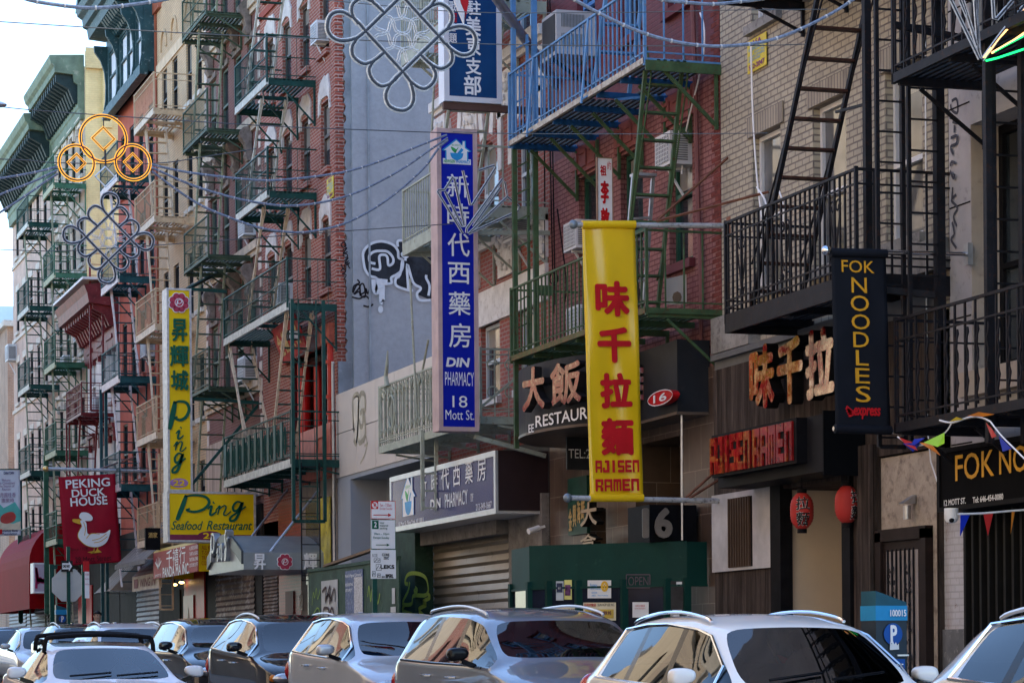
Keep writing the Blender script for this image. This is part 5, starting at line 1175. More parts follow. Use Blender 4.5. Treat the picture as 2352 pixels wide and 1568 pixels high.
F = frX(1488, 905, 1546, 938, 13.0); F = plan_frame((13.24, 35.0), (13.2, 33.42), 1488, 905, 1546, 938, .14)
mb = MB(); mb.prism(ell(F, .5, .5, .5, .5, 0, 28), F.n * -.10); mb.build("number_plaque", paint('plaque_red', (.50, .01, .015), .3), t)
mb = MB(); ribbon(mb, ell(F, .5, .5, .49, .49, 0, 28) + ell(F, .5, .5, .49, .49, 0, 28)[:1], .012, F.n, .004); text(mb, '16', F.sub(.24, .22, .76, .78), .005, bold=.03); mb.build('plaque_number', M_wht, t, fix=False)
MB().box(12.9, 13.6, 37.2, 37.25, 4.45, 4.95).build('telephone_board', M_canopy, t)
letters(t, [('TEL:212', Frame((12.92, 37.19, 4.62), (.5, 0, 0), (0, 0, .14)))], M_wht, d=.004)
mb = MB(); mb.tube([fy(1566, 949, 33.5), fy(1567, 1240, 33.5)], .018, 6); mb.build('canopy_prop', M_steel, t)
# --- green vestibule
t = thing('vestibule', 'dark green faceted entrance vestibule with posters in its windows', 'entrance', (12.6, 34.6, GZ(34.6)))
pl = [(11.75, 36.4), (11.66, 35.3), (11.85, 35.0), (12.15, 34.6), (12.65, 34.1), (13.12, 33.65), (13.35, 33.5), (13.65, 33.5)]
M_vg = paint('vestibule_green', (.004, .04, .032), .55, 0, .15, 2, .05, (.02, .07, .055)); zt, zs = 3.2, 2.6
mb = MB()
for (x0, y0), (x1, y1) in zip(pl, pl[1:]):
    mb.face([(x0, y0, zs), (x1, y1, zs), (x1, y1, zt), (x0, y0, zt)]); mb.bar((x0, y0, .4), (x0, y0, zs + .1), .09); mb.face([(x0, y0, .4), (x1, y1, .4), (x1, y1, .8), (x0, y0, .8)])
    mb.bar((x0, y0, zs), (x1, y1, zs), .05, .03)
mb.face([(x, y, zt) for x, y in pl] + [(13.65, 36.4, zt)]); mb.bar((11.66, 35.3, zt), (13.35, 33.5, zt), .02)
mb.build('frame', M_vg, t, fix=False)
for (x0, y0), (x1, y1) in list(zip(pl, pl[1:]))[:6]:
    mb = MB(); mb.face([(x0, y0, .8), (x1, y1, .8), (x1, y1, zs), (x0, y0, zs)]); mb.build('glazing', paint('navy_glazing', (.010, .014, .028), .12, 0, .6, 1.5, spec=.22), t, fix=False)
MB().box(12.9, 13.6, 33.75, 34.6, zt, 3.72).build('vent_box', M_black, t)
letters(t, [('16', Frame((12.78, 33.72, 3.25), (.4, -.12, 0), (0, 0, .42)), dict(bold=.04))], paint('bronze_number', (.16, .14, .12), .4), 'door_number', d=.0, thick=.08)
def stick(u0, v0, u1, v1, k, m, d=.02):      # poster on facet k
    (x0, y0), (x1, y1) = pl[k], pl[k + 1]; n = V((y1 - y0, -(x1 - x0), 0)).normalized(); n = n if n.y < 0 else -n
    def hit(u, v):
        r = ray(u, v); tt = n.dot(V((x0, y0, 0)) - V((0, 0, CAMZ)) + V((0, 0, CAMZ)) - V((0, 0, 0)) - V((0, 0, 0))) / n.dot(r); return V((0, 0, CAMZ)) + r * tt
    bl, br, tl = hit(u0, v1), hit(u1, v1), hit(u0, v0); F = Frame(bl, br - bl, tl - bl)
    if F.n.y > 0: F.n = -F.n
    return F
M_paper = paint('white_paper', (.70, .71, .70), .6, 0, .05); M_cpaper = paint('cream_paper', (.66, .60, .42), .6, 0, .06); M_ink = paint('black_ink', (.02, .02, .02), .6)
def poster(F, m, name, d=.02):
    mb = MB(); mb.hexa([F.at(0, 0, d), F.at(1, 0, d), F.at(1, 1, d), F.at(0, 1, d), F.at(0, 0, d - .004), F.at(1, 0, d - .004), F.at(1, 1, d - .004), F.at(0, 1, d - .004)]); return mb.build(name, m, t)
F = stick(1351, 1332, 1405, 1373, 3, None); p = poster(F, M_paper, 'poster')
letters(p, [('Rotary', F.sub(.12, .62, .42, .82)), ('Club of Chinatown', F.sub(.12, .48, .56, .58)), ('紐約華埠', F.sub(.18, .25, .42, .36)), ('扶輪社', F.sub(.18, .1, .36, .2)), ('Meets Wednesdays', F.sub(.45, .1, .88, .2))], M_ltblue, d=.026)
mb = MB(); ribbon(mb, ell(F, .73, .66, .115, .24, 0, 20) + ell(F, .73, .66, .115, .24, 0, 20)[:1], .03, F.n, .027); ribbon(mb, ell(F, .73, .66, .03, .06, 0, 8) + ell(F, .73, .66, .03, .06, 0, 8)[:1], .015, F.n, .027)
for k in range(6): ribbon(mb, [F.at(.73, .66), F.at(.73 + .11 * math.cos(k * 1.047), .66 + .23 * math.sin(k * 1.047))], .012, F.n, .0272)
mb.build('gear_emblem', paint('gold_print', (.66, .40, .04), .5), p, fix=False)
F = stick(1341, 1383, 1416, 1424, 3, None); p = poster(F, M_cpaper, 'menu_poster'); letters(p, [('合利大飯店', F.sub(.03, .78, .40, .96))], M_txt_r, d=.026, bold=.01); letters(p, [('SUN HOP LEE INC.', F.sub(.45, .8, .97, .95))], M_ink, d=.026)
g = F.sub(.07, .12, .94, .62); mb = MB(); mb.face([g.at(0, 0, .028), g.at(1, 0, .028), g.at(1, 1, .028), g.at(0, 1, .028)]); mb.build('price_band', paint('ochre_band', (.50, .36, .07), .5), p, fix=False); letters(p, [('晚飯特價', g.sub(.1, .2, .56, .8)), ('$9.95', g.sub(.64, .3, .92, .8))], paint('dark_purple_ink', (.10, .02, .06), .5), 'price', d=.032, bold=.02)
F = stick(1274, 1394, 1325, 1412, 2, None); p = poster(F, M_cpaper, 'name_strip'); letters(p, [('合利大飯店', F.sub(.02, .2, .42, .85))], M_txt_r, d=.026); letters(p, [('SUN HOP LEE INC', F.sub(.46, .2, .98, .85))], M_ink, d=.026)
F = stick(1279, 1334, 1296, 1378, 2, None); p = poster(F, paint('pale_blue_flyer', (.50, .56, .60), .6), 'flyer'); g = F.sub(.1, .42, .9, .9); mb = MB(); mb.face([g.at(*q, .026) for q in ((0, 0), (1, 0), (1, 1), (0, 1))]); mb.build('flyer_picture', paint('navy_picture', (.03, .04, .08), .6, 0, .6, 9), p, fix=False); letters(p, [('61', F.sub(.35, .58, .62, .70))], M_paper, d=.03)
F = stick(1298, 1331, 1315, 1376, 2, None); p = poster(F, paint('yellow_flyer', (.66, .64, .22), .6), 'flyer'); g = F.sub(.12, .2, .88, .75); mb = MB(); mb.face([g.at(*q, .026) for q in ((0, 0), (1, 0), (1, 1), (0, 1))]); mb.build('flyer_picture', paint('dark_busy_picture', (.10, .04, .10), .6, 0, 1.2, 14), p, fix=False)
F = stick(1440, 1319, 1494, 1349, 4, None); mb = MB()
for a, b in (((0, 0), (1, 0)), ((1, 0), (1, 1)), ((1, 1), (0, 1)), ((0, 1), (0, 0))): ribbon(mb, [F.at(*a), F.at(*b)], .015, F.n, .02)
text(mb, 'OPEN', F.sub(.08, .15, .94, .85), .02, bold=-.005); mb.build('unlit_open_sign', paint('dull_led', (.10, .08, .10), .5), t, fix=False)
F = stick(1454, 1382, 1491, 1417, 4, None); p = poster(F, M_paper, 'notice'); letters(p, [('合利大飯店', F.sub(.18, .68, .78, .84)), ('SUN HOP LEE RESTAURANT', F.sub(.15, .54, .82, .62))], M_txt_r, d=.026)
F = stick(1443, 1458, 1472, 1480, 4, None); p = poster(F, M_paper, 'notice'); letters(p, [('合利大飯店', F.sub(.1, .62, .8, .85))], M_txt_r, d=.026); letters(p, [('Cash Only', F.sub(.1, .1, .8, .35))], M_ink, d=.026)
F = stick(1533, 1334, 1570, 1480, 5, None); p = poster(F, paint('black_sticker_board', (.03, .03, .032), .5, 0, .4, 6), 'sticker_board')
mb = MB(); rr = random.Random(2)
for y, w, h in ((.92, .35, .07), (.66 - .16, .6, .05), (.58 - .16, .7, .06), (.30, .5, .06), (.24, .55, .09), (.12, .4, .05)):
    x = rr.uniform(.05, .95 - w); g = F.sub(x, y, x + w, y + h); mb.face([g.at(*q, .025) for q in ((0, 0), (1, 0), (1, 1), (0, 1))])
mb.build('sticker', M_paper, p, fix=False); letters(p, [('biko', F.sub(.38, .505, .6, .545)), ('CBS', F.sub(.1, .43, .4, .47))], M_ink, d=.03, bold=.02)
# --- green restaurant sign, vertical and horizontal yellow boxes
Y = 62.2
t = thing('projecting_sign', 'big yellow restaurant sign, a tall box on a wide box, with green script', 'sign', fy(484, 1242, Y))
M_alum = paint('scratched_aluminium', (.52, .50, .48), .45, .3, .25, 9, .15, (.4, .35, .3))
fr = frY(386, 663, 439, 1128, Y); sign_box(t, fr, .6, M_yellow, M_alum, .05); fr2 = frY(385, 1130, 587, 1244, Y); sign_box(t, fr2, .6, M_yellow, M_alum, .05)
letters(t, [('昇', frY(394, 733, 429, 784, Y)), ('輝', frY(390, 794, 432, 841, Y)), ('城', frY(392, 851, 432, 896, Y))], M_txt_g, 'characters', d=.02, bold=.02, thick=.05)
SCR = {'P': ([[(.30, 1.0), (.16, .5), (.0, .0)], [(.22, .92), (.5, 1.0), (.86, .95), (1.0, .72), (.84, .46), (.55, .34), (.30, .40), (.40, .46)]], (.17, .10)), 'i': ([[(.0, .45), (.45, .72), (.25, .10), (.5, .02), (1.0, .30)], [(.62, .95), (.72, 1.0)]], (.16, .2)),
       'n': ([[(.0, .45), (.28, .95), (.12, .05)], [(.18, .5), (.55, .98), (.68, .75), (.52, .1), (.7, .0), (1., .4)]], (.14, .14)), 'g': ([[(.78, .95), (.5, 1.0), (.25, .75), (.32, .52), (.6, .6), (.85, .98), (.62, .40), (.38, .05), (.08, .0), (.12, .2), (.6, .48), (1.05, .75)]], (.13,))}
def script(mb, ch, F, d=.03, th=.05):
    S, ws = SCR[ch]
    for L, w in zip(S, ws):
        pts = [F.at(x, y) for x, y in spline(L, 5)]; wl = w * F.b.length; n = len(pts)
        ribbon(mb, pts, [wl * (.55 + .55 * math.sin(math.pi * (k + 1) / (n + 1))) for k in range(n)], F.n, d)
mb = MB()
for ch, q in (('P', (389, 922, 434, 986)), ('i', (404, 981, 421, 1007)), ('n', (399, 1013, 427, 1035)), ('g', (394, 1041, 424, 1084)), ('P', (406, 1137, 480, 1194)), ('i', (477, 1153, 497, 1182)), ('n', (495, 1160, 530, 1182)), ('g', (526, 1152, 562, 1195))): script(mb, ch, frY(*q, Y))
sc = mb.build('script_lettering', M_txt_g, t, fix=False); md = sc.modifiers.new('thick', 'SOLIDIFY'); md.thickness = .03
letters(t, [('Seafood', frY(393, 1196, 466, 1216, Y), dict(shear=.35, bold=.012)), ('Restaurant', frY(474, 1196, 579, 1216, Y), dict(shear=.35, bold=.012))], M_txt_g, 'small_lettering', d=.012)
M_mrn = paint('maroon_print', (.20, .03, .07), .4); M_purp = paint('purple_oval', (.36, .19, .42), .4)
mb = MB(); g = frY(390, 1228, 583, 1240, Y); mb.face([g.at(*q, .006) for q in ((0, 0), (1, 0), (1, 1), (0, 1))]); g = frY(454, 1219, 510, 1241, Y); disc(mb, g, .5, .5, .5, .5, .008); mb.build('maroon_band', M_mrn, t)
g2 = frY(390, 1098, 432, 1119, Y); mb = MB(); disc(mb, g2, .5, .5, .5, .5, .006); mb.build('number_oval', M_purp, t)
letters(t, [('22', g.sub(.22, .2, .78, .82), dict(bold=.03)), ('22', g2.sub(.18, .2, .82, .8), dict(bold=.03))], M_yellow, 'number', d=.014)
def flower(t, F, d=.01):
    mb = MB(); mb2 = MB()
    for k in range(8):
        x, y = .5 + .32 * math.cos(k * .785 + .39), .5 + .32 * math.sin(k * .785 + .39); disc(mb, F, x, y, .185, .185, d, .03, 12); disc(mb2, F, x, y, .15, .15, d + .032, .004, 12)
    disc(mb, F, .5, .5, .3, .3, d, .031, 16); f = mb.build('flower_emblem', M_wht, t); disc(mb2, F, .5, .5, .24, .24, d + .033, .004, 16); r = mb2.build('petals', paint('rose_petals', (.42, .05, .09), .4), f)
    mb = MB(); ribbon(mb, ell(F, .5, .5, .19, .19, 0, 14) + ell(F, .5, .5, .19, .19, 0, 14)[:1], .03 * F.a.length, F.n, d + .04); script(mb, 'P', F.sub(.38, .36, .62, .64), d + .041); mb.build('initial', M_wht, f, fix=False)
flower(t, frY(386, 672, 435, 719, Y))
for p_, q_ in ((fy(430, 664, Y + .3), fx(512, 620, XF)), (fy(440, 664, Y + .2), fy(520, 670, Y + .2)), (fy(440, 915, Y + .2), fy(610, 925, Y + .2)), (fy(430, 1125, Y + .3), fx(593, 930, XF))): MB().bar(p_, q_, .07).build('support_strut', M_green, t)
# --- barrel canopy below it
t = thing('entrance_canopy', 'grey metal barrel canopy with white characters and a red flower beside the green hoarding', 'canopy', (12.7, 57.5, 3.6))
M_can = paint('grey_canopy_metal', (.30, .33, .34), .35, .4, .12, 2); ya, yb, xa, xb = 55.6, 59.4, 11.85, 13.68; arc = [(ya + (yb - ya) * k / 12, 3.95 + .45 * math.sin(math.pi * k / 12)) for k in range(13)]
mb = MB(); mb.prism([(xa, ya, 3.58), (xa, yb, 3.58)] + [(xa, y, z) for y, z in arc[::-1]], (xb - xa, 0, 0)); mb.build('barrel', M_can, t)
mb = MB(); mb.prism([(xa - .05, y, z + .03) for y, z in arc] + [(xa - .05, y, z - .25) for y, z in arc[::-1]], (.05, 0, 0)); mb.build('arched_front', paint('dark_arch', (.07, .08, .085), .4, .3), t)
letters(t, [('昇', frY(582, 1271, 609, 1307, ya)), ('輝', frY(697, 1270, 727, 1307, ya))], M_wht, 'characters', d=.02, bold=.02, thick=.04); flower(t, frY(635, 1270, 672, 1309, ya))
mb = MB()
for k, (ch, w) in enumerate((('P', 1.0), ('i', .5), ('n', .8), ('g', .8))): script(mb, ch, Frame((xa - .1, 58.75 - k * .52 - (.2 if k == 1 else 0), 3.86), (0, -.45 * w, 0), (0, 0, .62 if k in (0, 3) else .36)), .0)
sc = mb.build('chrome_script', M_steel, t, fix=False); md = sc.modifiers.new('thick', 'SOLIDIFY'); md.thickness = .15
for p_, q_ in ((fy(572, 1240, 57.0), fx(660, 1125, XF)), (fy(618, 1270, 55.7), fx(736, 1119, XF))): MB().tube([p_, q_], .03).build('stay_rod', M_steel, t)
# --- red and yellow awning of the gift shop
def awning(name, label, X, y0, y1, zb, zt, face, top, xw=XF, drop=None, side=None, barrel=True):
    t = thing(name, label, 'awning', (X, (y0 + y1) / 2, zb)); mb = MB(); zf = zb + (drop or (zt - zb) * .6)
    mb.box(X, X + .03, y0, y1, zb, zf); f = mb.build('front_panel', face, t); n = 8
    prof = [(X + (xw - X) * (1 - math.cos(math.pi / 2 * k / n)), zf + (zt - zf) * math.sin(math.pi / 2 * k / n)) for k in range(n + 1)] if barrel else [(X, zf), (xw, zt)]
    mb = MB(); mb.prism([(x, y0 + .01, z) for x, z in prof] + [(xw, y0 + .01, zf)], (0, y1 - y0 - .02, 0)); mb.build('top', top, t)
    for yy in (y0, y1): MB().face([(X + .03, yy, zb), (xw, yy, zb), (xw, yy, zf), (X + .03, yy, zf)]).build('end_panel', side or face, t, fix=False)
    return t
X = 12.5
t = awning('awning', 'red gift shop awning with a yellow ribbed top and white lettering', X, 64.1, 70.3, 3.83, 4.75, paint('faded_red_awning', (.36, .06, .06), .55, 0, .12, 2), paint('yellow_awning_top', (.66, .46, .10), .5, 0, .1, 3), drop=.7, side=M_yellow)
letters(t, [('PANDA MA INC.', frX(375, 1303, 436, 1327, X), dict(bold=.02)), ('千', frX(383, 1264, 397, 1304, X)), ('禧', frX(398, 1260, 411, 1300, X)), ('行', frX(413, 1255, 427, 1295, X))] + [(s, frX(436, 1255 + k * 13, 456, 1263 + k * 13, X)) for k, s in enumerate(('ALL KIND SOUVENIRS', 'T-SHIRT & LUGGAGE', 'TRADITIONAL CHINESE', 'COSTUME OUTFIT'))] + [('24 MOTT ST', frX(357, 1319, 371, 1325, X))], M_wht, d=.012)
letters(t, [(s, frY(463, 1252 + k * 12, 463 + w, 1261 + k * 12, 64.1)) for k, (s, w) in enumerate((('ALL KIND', 32), ('T-SHIRT', 30), ('TRADITIONAL', 46), ('COSTUME', 34)))], M_txt_r, 'end_lettering', d=.008)
mb = MB(); L = frX(357, 1280, 372, 1310, X)
for k in range(5): a = math.pi * (.1 + .2 * k); ribbon(mb, [L.at(.5, .1), L.at(.5 + .3 * math.cos(a), .45 + .1 * math.sin(a)), L.at(.5 + .5 * math.cos(a), .5 + .5 * math.sin(a))], .05, L.n, .012)
mb.build('flourish_emblem', M_wht, t, fix=False)
# --- crimson street banner with a white duck
Y = 77.0
t = thing('banner', 'crimson cloth banner with a white duck and three lines of white letters', 'banner', fy(205, 1298, Y))
fr, c = cloth(t, (149, 1299), (279, 1290), (134, 1095), paint('crimson_cloth', (.30, .006, .022), .6, 0, .12, 2), 'cloth', Y, amp=.02, fold=9)
B = lambda *q: bq(*q, F=fr)
letters(t, [('PEKING', B(151, 1102, 253, 1122), dict(bold=.02)), ('DUCK', B(165, 1124, 241, 1142), dict(bold=.02)), ('HOUSE', B(162, 1143, 247, 1163), dict(bold=.02))], M_wht, d=.04)
letters(t, [('28 Mott Street', B(173, 1279, 256, 1292)), ('Since 1978', B(162, 1258, 201, 1265))], paint('dark_crimson', (.05, .005, .01), .6), 'dark_lettering', d=.04)
def dk(x, y): return fy(x * .21973, 1062.3 + y * .21973, Y) + V((0, -.045, 0))
def dpoly(pts, m, nm, dd=0., k=4):
    mb = MB(); mb.prism([dk(*p) + V((0, -dd, 0)) for p in spline(pts, k, True)], (0, .004, 0)); return mb.build(nm, m, t)
M_gd = paint('golden_print', (.62, .36, .04), .5)
body = [(835, 610), (870, 600), (900, 630), (905, 700), (920, 745), (1000, 735), (1090, 735), (1148, 700), (1140, 760), (1110, 830), (1050, 870), (980, 880), (900, 860), (830, 800), (815, 750), (835, 700), (855, 660)]
dpoly([(x + (x - 950) * .02 - 4, y + (y - 740) * .03) for x, y in body], M_gd, 'duck_outline'); dpoly(body, M_wht, 'duck_body', .006)
dpoly([(825, 560), (850, 520), (920, 525), (965, 570), (950, 605), (880, 605), (840, 585)], M_wht, 'chef_hat', .006); dpoly([(757, 590), (800, 588), (840, 595), (845, 640), (800, 632), (760, 615)], M_gd, 'beak', .003)
mb = MB()
for L in ([(985, 870), (975, 920), (910, 935), (985, 945)], [(1030, 860), (1000, 920), (940, 948), (1062, 935), (1020, 900)]): mb.prism([dk(*p) for p in L], (0, .004, 0))
for L in ([(900, 790), (950, 740), (1040, 745)], [(960, 810), (1040, 790), (1110, 740)], [(980, 835), (1050, 820), (1120, 770)], [(870, 620), (890, 690), (880, 760)]): ribbon(mb, [dk(*p) for p in spline(L, 4)], .02, (0, -1, 0), .012)
mb.build('duck_feet', M_gd, t, fix=False)
MB().tube([fy(107, 1076, Y), fy(346, 1082, Y)], .05, 8).build('pole', M_polec, t, smooth=True); MB().ball(fy(105, 1076, Y), .09).build('finial', paint('gold_ball', (.7, .5, .2), .3, .8), t, smooth=True)
for p_, q_ in ((fy(225, 1078, Y), fx(312, 1048, XF)), (fy(225, 1079, Y), fx(322, 1072, XF))): MB().tube([p_, q_], .028).build('stay_rod', M_steel, t)
# --- festival banner on a lamp post at the left edge
Y = 80.0
t = thing('banner', 'white festival banner with green hills and a red creature on a lamp post', 'banner', fy(20, 1230, Y))
fr, c = cloth(t, (-38, 1231), (48, 1229), (-40, 1077), paint('white_banner_cloth', (.60, .64, .70), .6, 0, .05), 'cloth', Y, amp=.006)
B = lambda *q: bq(*q, F=fr)
letters(t, [('Welcome', B(4, 1099, 24, 1105)), ('Back to Chinatown', B(-16, 1106, 34, 1112)), ('for the Season of', B(-12, 1113, 33, 1119)), ('Reunion', B(5, 1120, 24, 1126)), ('月圓桂香', B(0, 1131, 36, 1142)), ('團聚時', B(4, 1144, 32, 1154))], paint('plum_ink', (.22, .10, .22), .6), d=.02)
letters(t, [('Cathay Bank', B(6, 1216, 41, 1222), dict(bold=.02)), ('Foundation', B(6, 1223, 39, 1228), dict(bold=.02)), ('CHINATOWN', B(8, 1083, 32, 1089), dict(bold=.02))], paint('navy_ink', (.03, .03, .12), .6), 'sponsor_lettering', d=.02)
def bp(pts, m, nm, dd): mb = MB(); mb.prism([fy(u, v, Y) + V((0, -.02 - dd, 0)) for u, v in pts], (0, .003, 0)); mb.build(nm, m, t)
bp([(-36, 1160), (-20, 1150), (0, 1158), (8, 1166), (20, 1160), (34, 1152), (47, 1172), (47, 1215), (-36, 1215)], paint('teal_print', (.10, .42, .36), .6), 'hills_print', 0.); bp([(-36, 1205), (0, 1196), (30, 1202), (47, 1196), (47, 1216), (-36, 1216)], paint('sand_print', (.62, .55, .40), .6), 'sand_print', .004); bp(spline([(2, 1186), (12, 1178), (28, 1175), (36, 1184), (32, 1196), (15, 1202), (2, 1198)], 3, True), paint('red_print', (.42, .06, .05), .6), 'creature_print', .008)
mb = MB(); g = B(-4, 1215, 5, 1226); mb.face([g.at(*q, .03) for q in ((0, 0), (1, 0), (1, 1), (0, 1))]); mb.build('red_mark', M_txt_r, t, fix=False)
MB().tube([fy(-42, 1075, Y), fy(-42, 1560, Y)], .09, 8).build('post', M_green, t); mb = MB(); mb.tube([fy(-42, 1078, Y), fy(48, 1077, Y)], .02); mb.build('arm', M_green, t)
# --- small yellow contractor plates, the painted name board
for q, X, lab in (((1719, 97, 1762, 172), XF - .02, 'larger yellow contractor plate, on the buff brick wall'), ((752, 414, 767, 462), XF - .02, 'small yellow contractor plate on the red brick wall')):
    fr = frX(*q, X); t = thing('wall_plate', lab, 'sign', fr.o); mb = MB(); mb.hexa([fr.at(0, 0, 0), fr.at(1, 0, 0), fr.at(1, 1, 0), fr.at(0, 1, 0), fr.at(0, 0, .012), fr.at(1, 0, .012), fr.at(1, 1, .012), fr.at(0, 1, .012)]); mb.build('plate', paint('plate_yellow', (.66, .52, .06), .5, 0, .08, 3, .1, (.4, .35, .1)), t)
    letters(t, [('ASA', fr.sub(.25, .80, .75, .95), dict(bold=.02)), ('562-2047', fr.sub(.08, .08, .92, .24), dict(bold=.03))], paint('plum_letters', (.25, .06, .20), .6), d=.016); letters(t, [('WATERPROOFING CORP.', fr.sub(.06, .64, .94, .75)), ('POINTING', fr.sub(.4, .52, .92, .60)), ('STEAM CLEANING', fr.sub(.08, .42, .92, .50)), ('BRICK WORK', fr.sub(.08, .32, .7, .40))], M_ltblue, 'small_lettering', d=.016)
Y = 36.4
t = thing('name_board', 'narrow white board with red brush characters on the maroon brick wall', 'sign', fy(1390, 515, Y)); fr = frY(1372, 363, 1407, 560, Y); sign_box(t, fr, .04, M_wht, paint('brown_board_edge', (.25, .15, .10), .6), .012)
letters(t, [('約', frY(1394, 372, 1403, 390, Y)), ('祖', frY(1378, 380, 1392, 404, Y), dict(bold=.02)), ('李', frY(1379, 416, 1398, 468, Y), dict(bold=.03)), ('敦', frY(1379, 478, 1400, 525, Y), dict(bold=.03))], M_txt_r, d=.01)
Y = 57.2
t = thing('hanging_board', 'tilted red board with gold characters above the red lacquered balcony', 'sign', (13.2, 56.8, 8.6)); o, a_, b_ = fx(652, 838, 13.3), fx(705, 800, 13.3), fx(645, 792, 12.95); fr = Frame(o, a_ - o, V((-.3, 0, .75)))
mb = MB(); mb.hexa([fr.at(x, y, d) for d in (0, -.04) for x, y in ((0, 0), (1, 0), (1, 1), (0, 1))]); mb.build('board', paint('board_red', (.36, .03, .03), .5), t); letters(t, [(ch, fr.sub(.08 + .22 * k, .2, .26 + .22 * k, .8), dict(bold=.03)) for k, ch in enumerate('金龍大樓')], M_gold, 'characters', d=.01)
# ------------------------------------------------------------------ vehicles
def lerp(tab, s):
    if s <= tab[0][0]: return tab[0][1]
    for (a, x), (b, y) in zip(tab, tab[1:]):
        if s <= b: return x + (y - x) * (s - a) / (b - a)
    return tab[-1][1]
KINDS = {
 'suv': dict(L=4.85, W=.95, zb=[(0, .60), (.06, .80), (.3, .93), (.8, 1.01), (1.2, 1.06), (1.9, 1.09), (3.5, 1.13), (4.4, 1.17), (4.7, 1.12), (4.85, .95)],
   zt=[(0, .64), (.06, .84), (.3, .98), (.8, 1.06), (1.2, 1.11), (1.27, 1.14), (2.0, 1.62), (2.1, 1.655), (2.6, 1.725), (3.1, 1.74), (3.6, 1.725), (4.15, 1.67), (4.3, 1.63), (4.62, 1.28), (4.7, 1.16), (4.85, .98)], wt=[(0, .5), (1.2, .80), (2.0, .65), (3, .64), (4.2, .60), (4.7, .72)]),
 'van': dict(L=5.1, W=.99, zb=[(0, .60), (.06, .82), (.3, .95), (.9, 1.04), (1.1, 1.06), (1.9, 1.09), (3.5, 1.10), (4.6, 1.12), (4.95, 1.08), (5.1, .9)],
   zt=[(0, .64), (.06, .86), (.3, 1.0), (.9, 1.10), (1.1, 1.15), (1.17, 1.18), (1.95, 1.62), (2.05, 1.66), (2.6, 1.74), (3.3, 1.76), (3.9, 1.755), (4.45, 1.72), (4.6, 1.68), (4.85, 1.25), (4.95, 1.15), (5.1, .95)], wt=[(0, .5), (1.1, .84), (1.95, .70), (3, .69), (4.5, .66), (4.95, .78)]),
 'sedan': dict(L=4.7, W=.92, zb=[(0, .55), (.06, .68), (.35, .78), (.9, .88), (1.15, .92), (1.9, .95), (3.5, .99), (4.1, 1.02), (4.5, 1.0), (4.7, .85)],
   zt=[(0, .58), (.06, .72), (.35, .83), (.9, .93), (1.15, .97), (1.22, 1.0), (2.05, 1.36), (2.15, 1.385), (2.5, 1.435), (2.9, 1.44), (3.3, 1.40), (3.7, 1.30), (3.8, 1.27), (4.25, 1.08), (4.45, 1.03), (4.7, .9)], wt=[(0, .5), (1.15, .76), (2.05, .60), (3, .58), (3.8, .56), (4.4, .70)]),
}
def car_paint(name, c, metal=.0, flake=.0):
    m = paint(name, c, .35, metal, .05, 1.2, coat=1.0, spec=.0)
    n, l = m.node_tree.nodes, m.node_tree.links; g = n.new('ShaderNodeNewGeometry'); d = n.new('ShaderNodeBsdfDiffuse'); d.inputs[0].default_value = (.015, .015, .016, 1)   # dark lining on the inner side of the shell
    mx = n.new('ShaderNodeMixShader'); l.new(g.outputs['Backfacing'], mx.inputs[0]); l.new(n['Principled BSDF'].outputs[0], mx.inputs[1]); l.new(d.outputs[0], mx.inputs[2]); l.new(mx.outputs[0], n['Material Output'].inputs[0]); return m
M_glass = glass_mat('car_glass', (.24, .28, .29)); M_glassd = glass_mat('tinted_car_glass', (.10, .11, .11))
M_trim = paint('gloss_black_trim', (.008, .008, .009), .15, 0, .2, 5); M_rub = paint('tyre_rubber', (.015, .015, .016), .8, 0, .2, 8); M_lamp = paint('headlamp_lens', (.42, .45, .48), .05, .4, .5, 9, coat=1.); M_amber = paint('amber_lens', (.55, .18, .02), .15); M_tail = paint('red_lens', (.35, .01, .015), .12, coat=1.)
M_seat = paint('grey_seat', (.06, .06, .062), .8); M_seatw = paint('white_seat', (.62, .62, .62), .6)
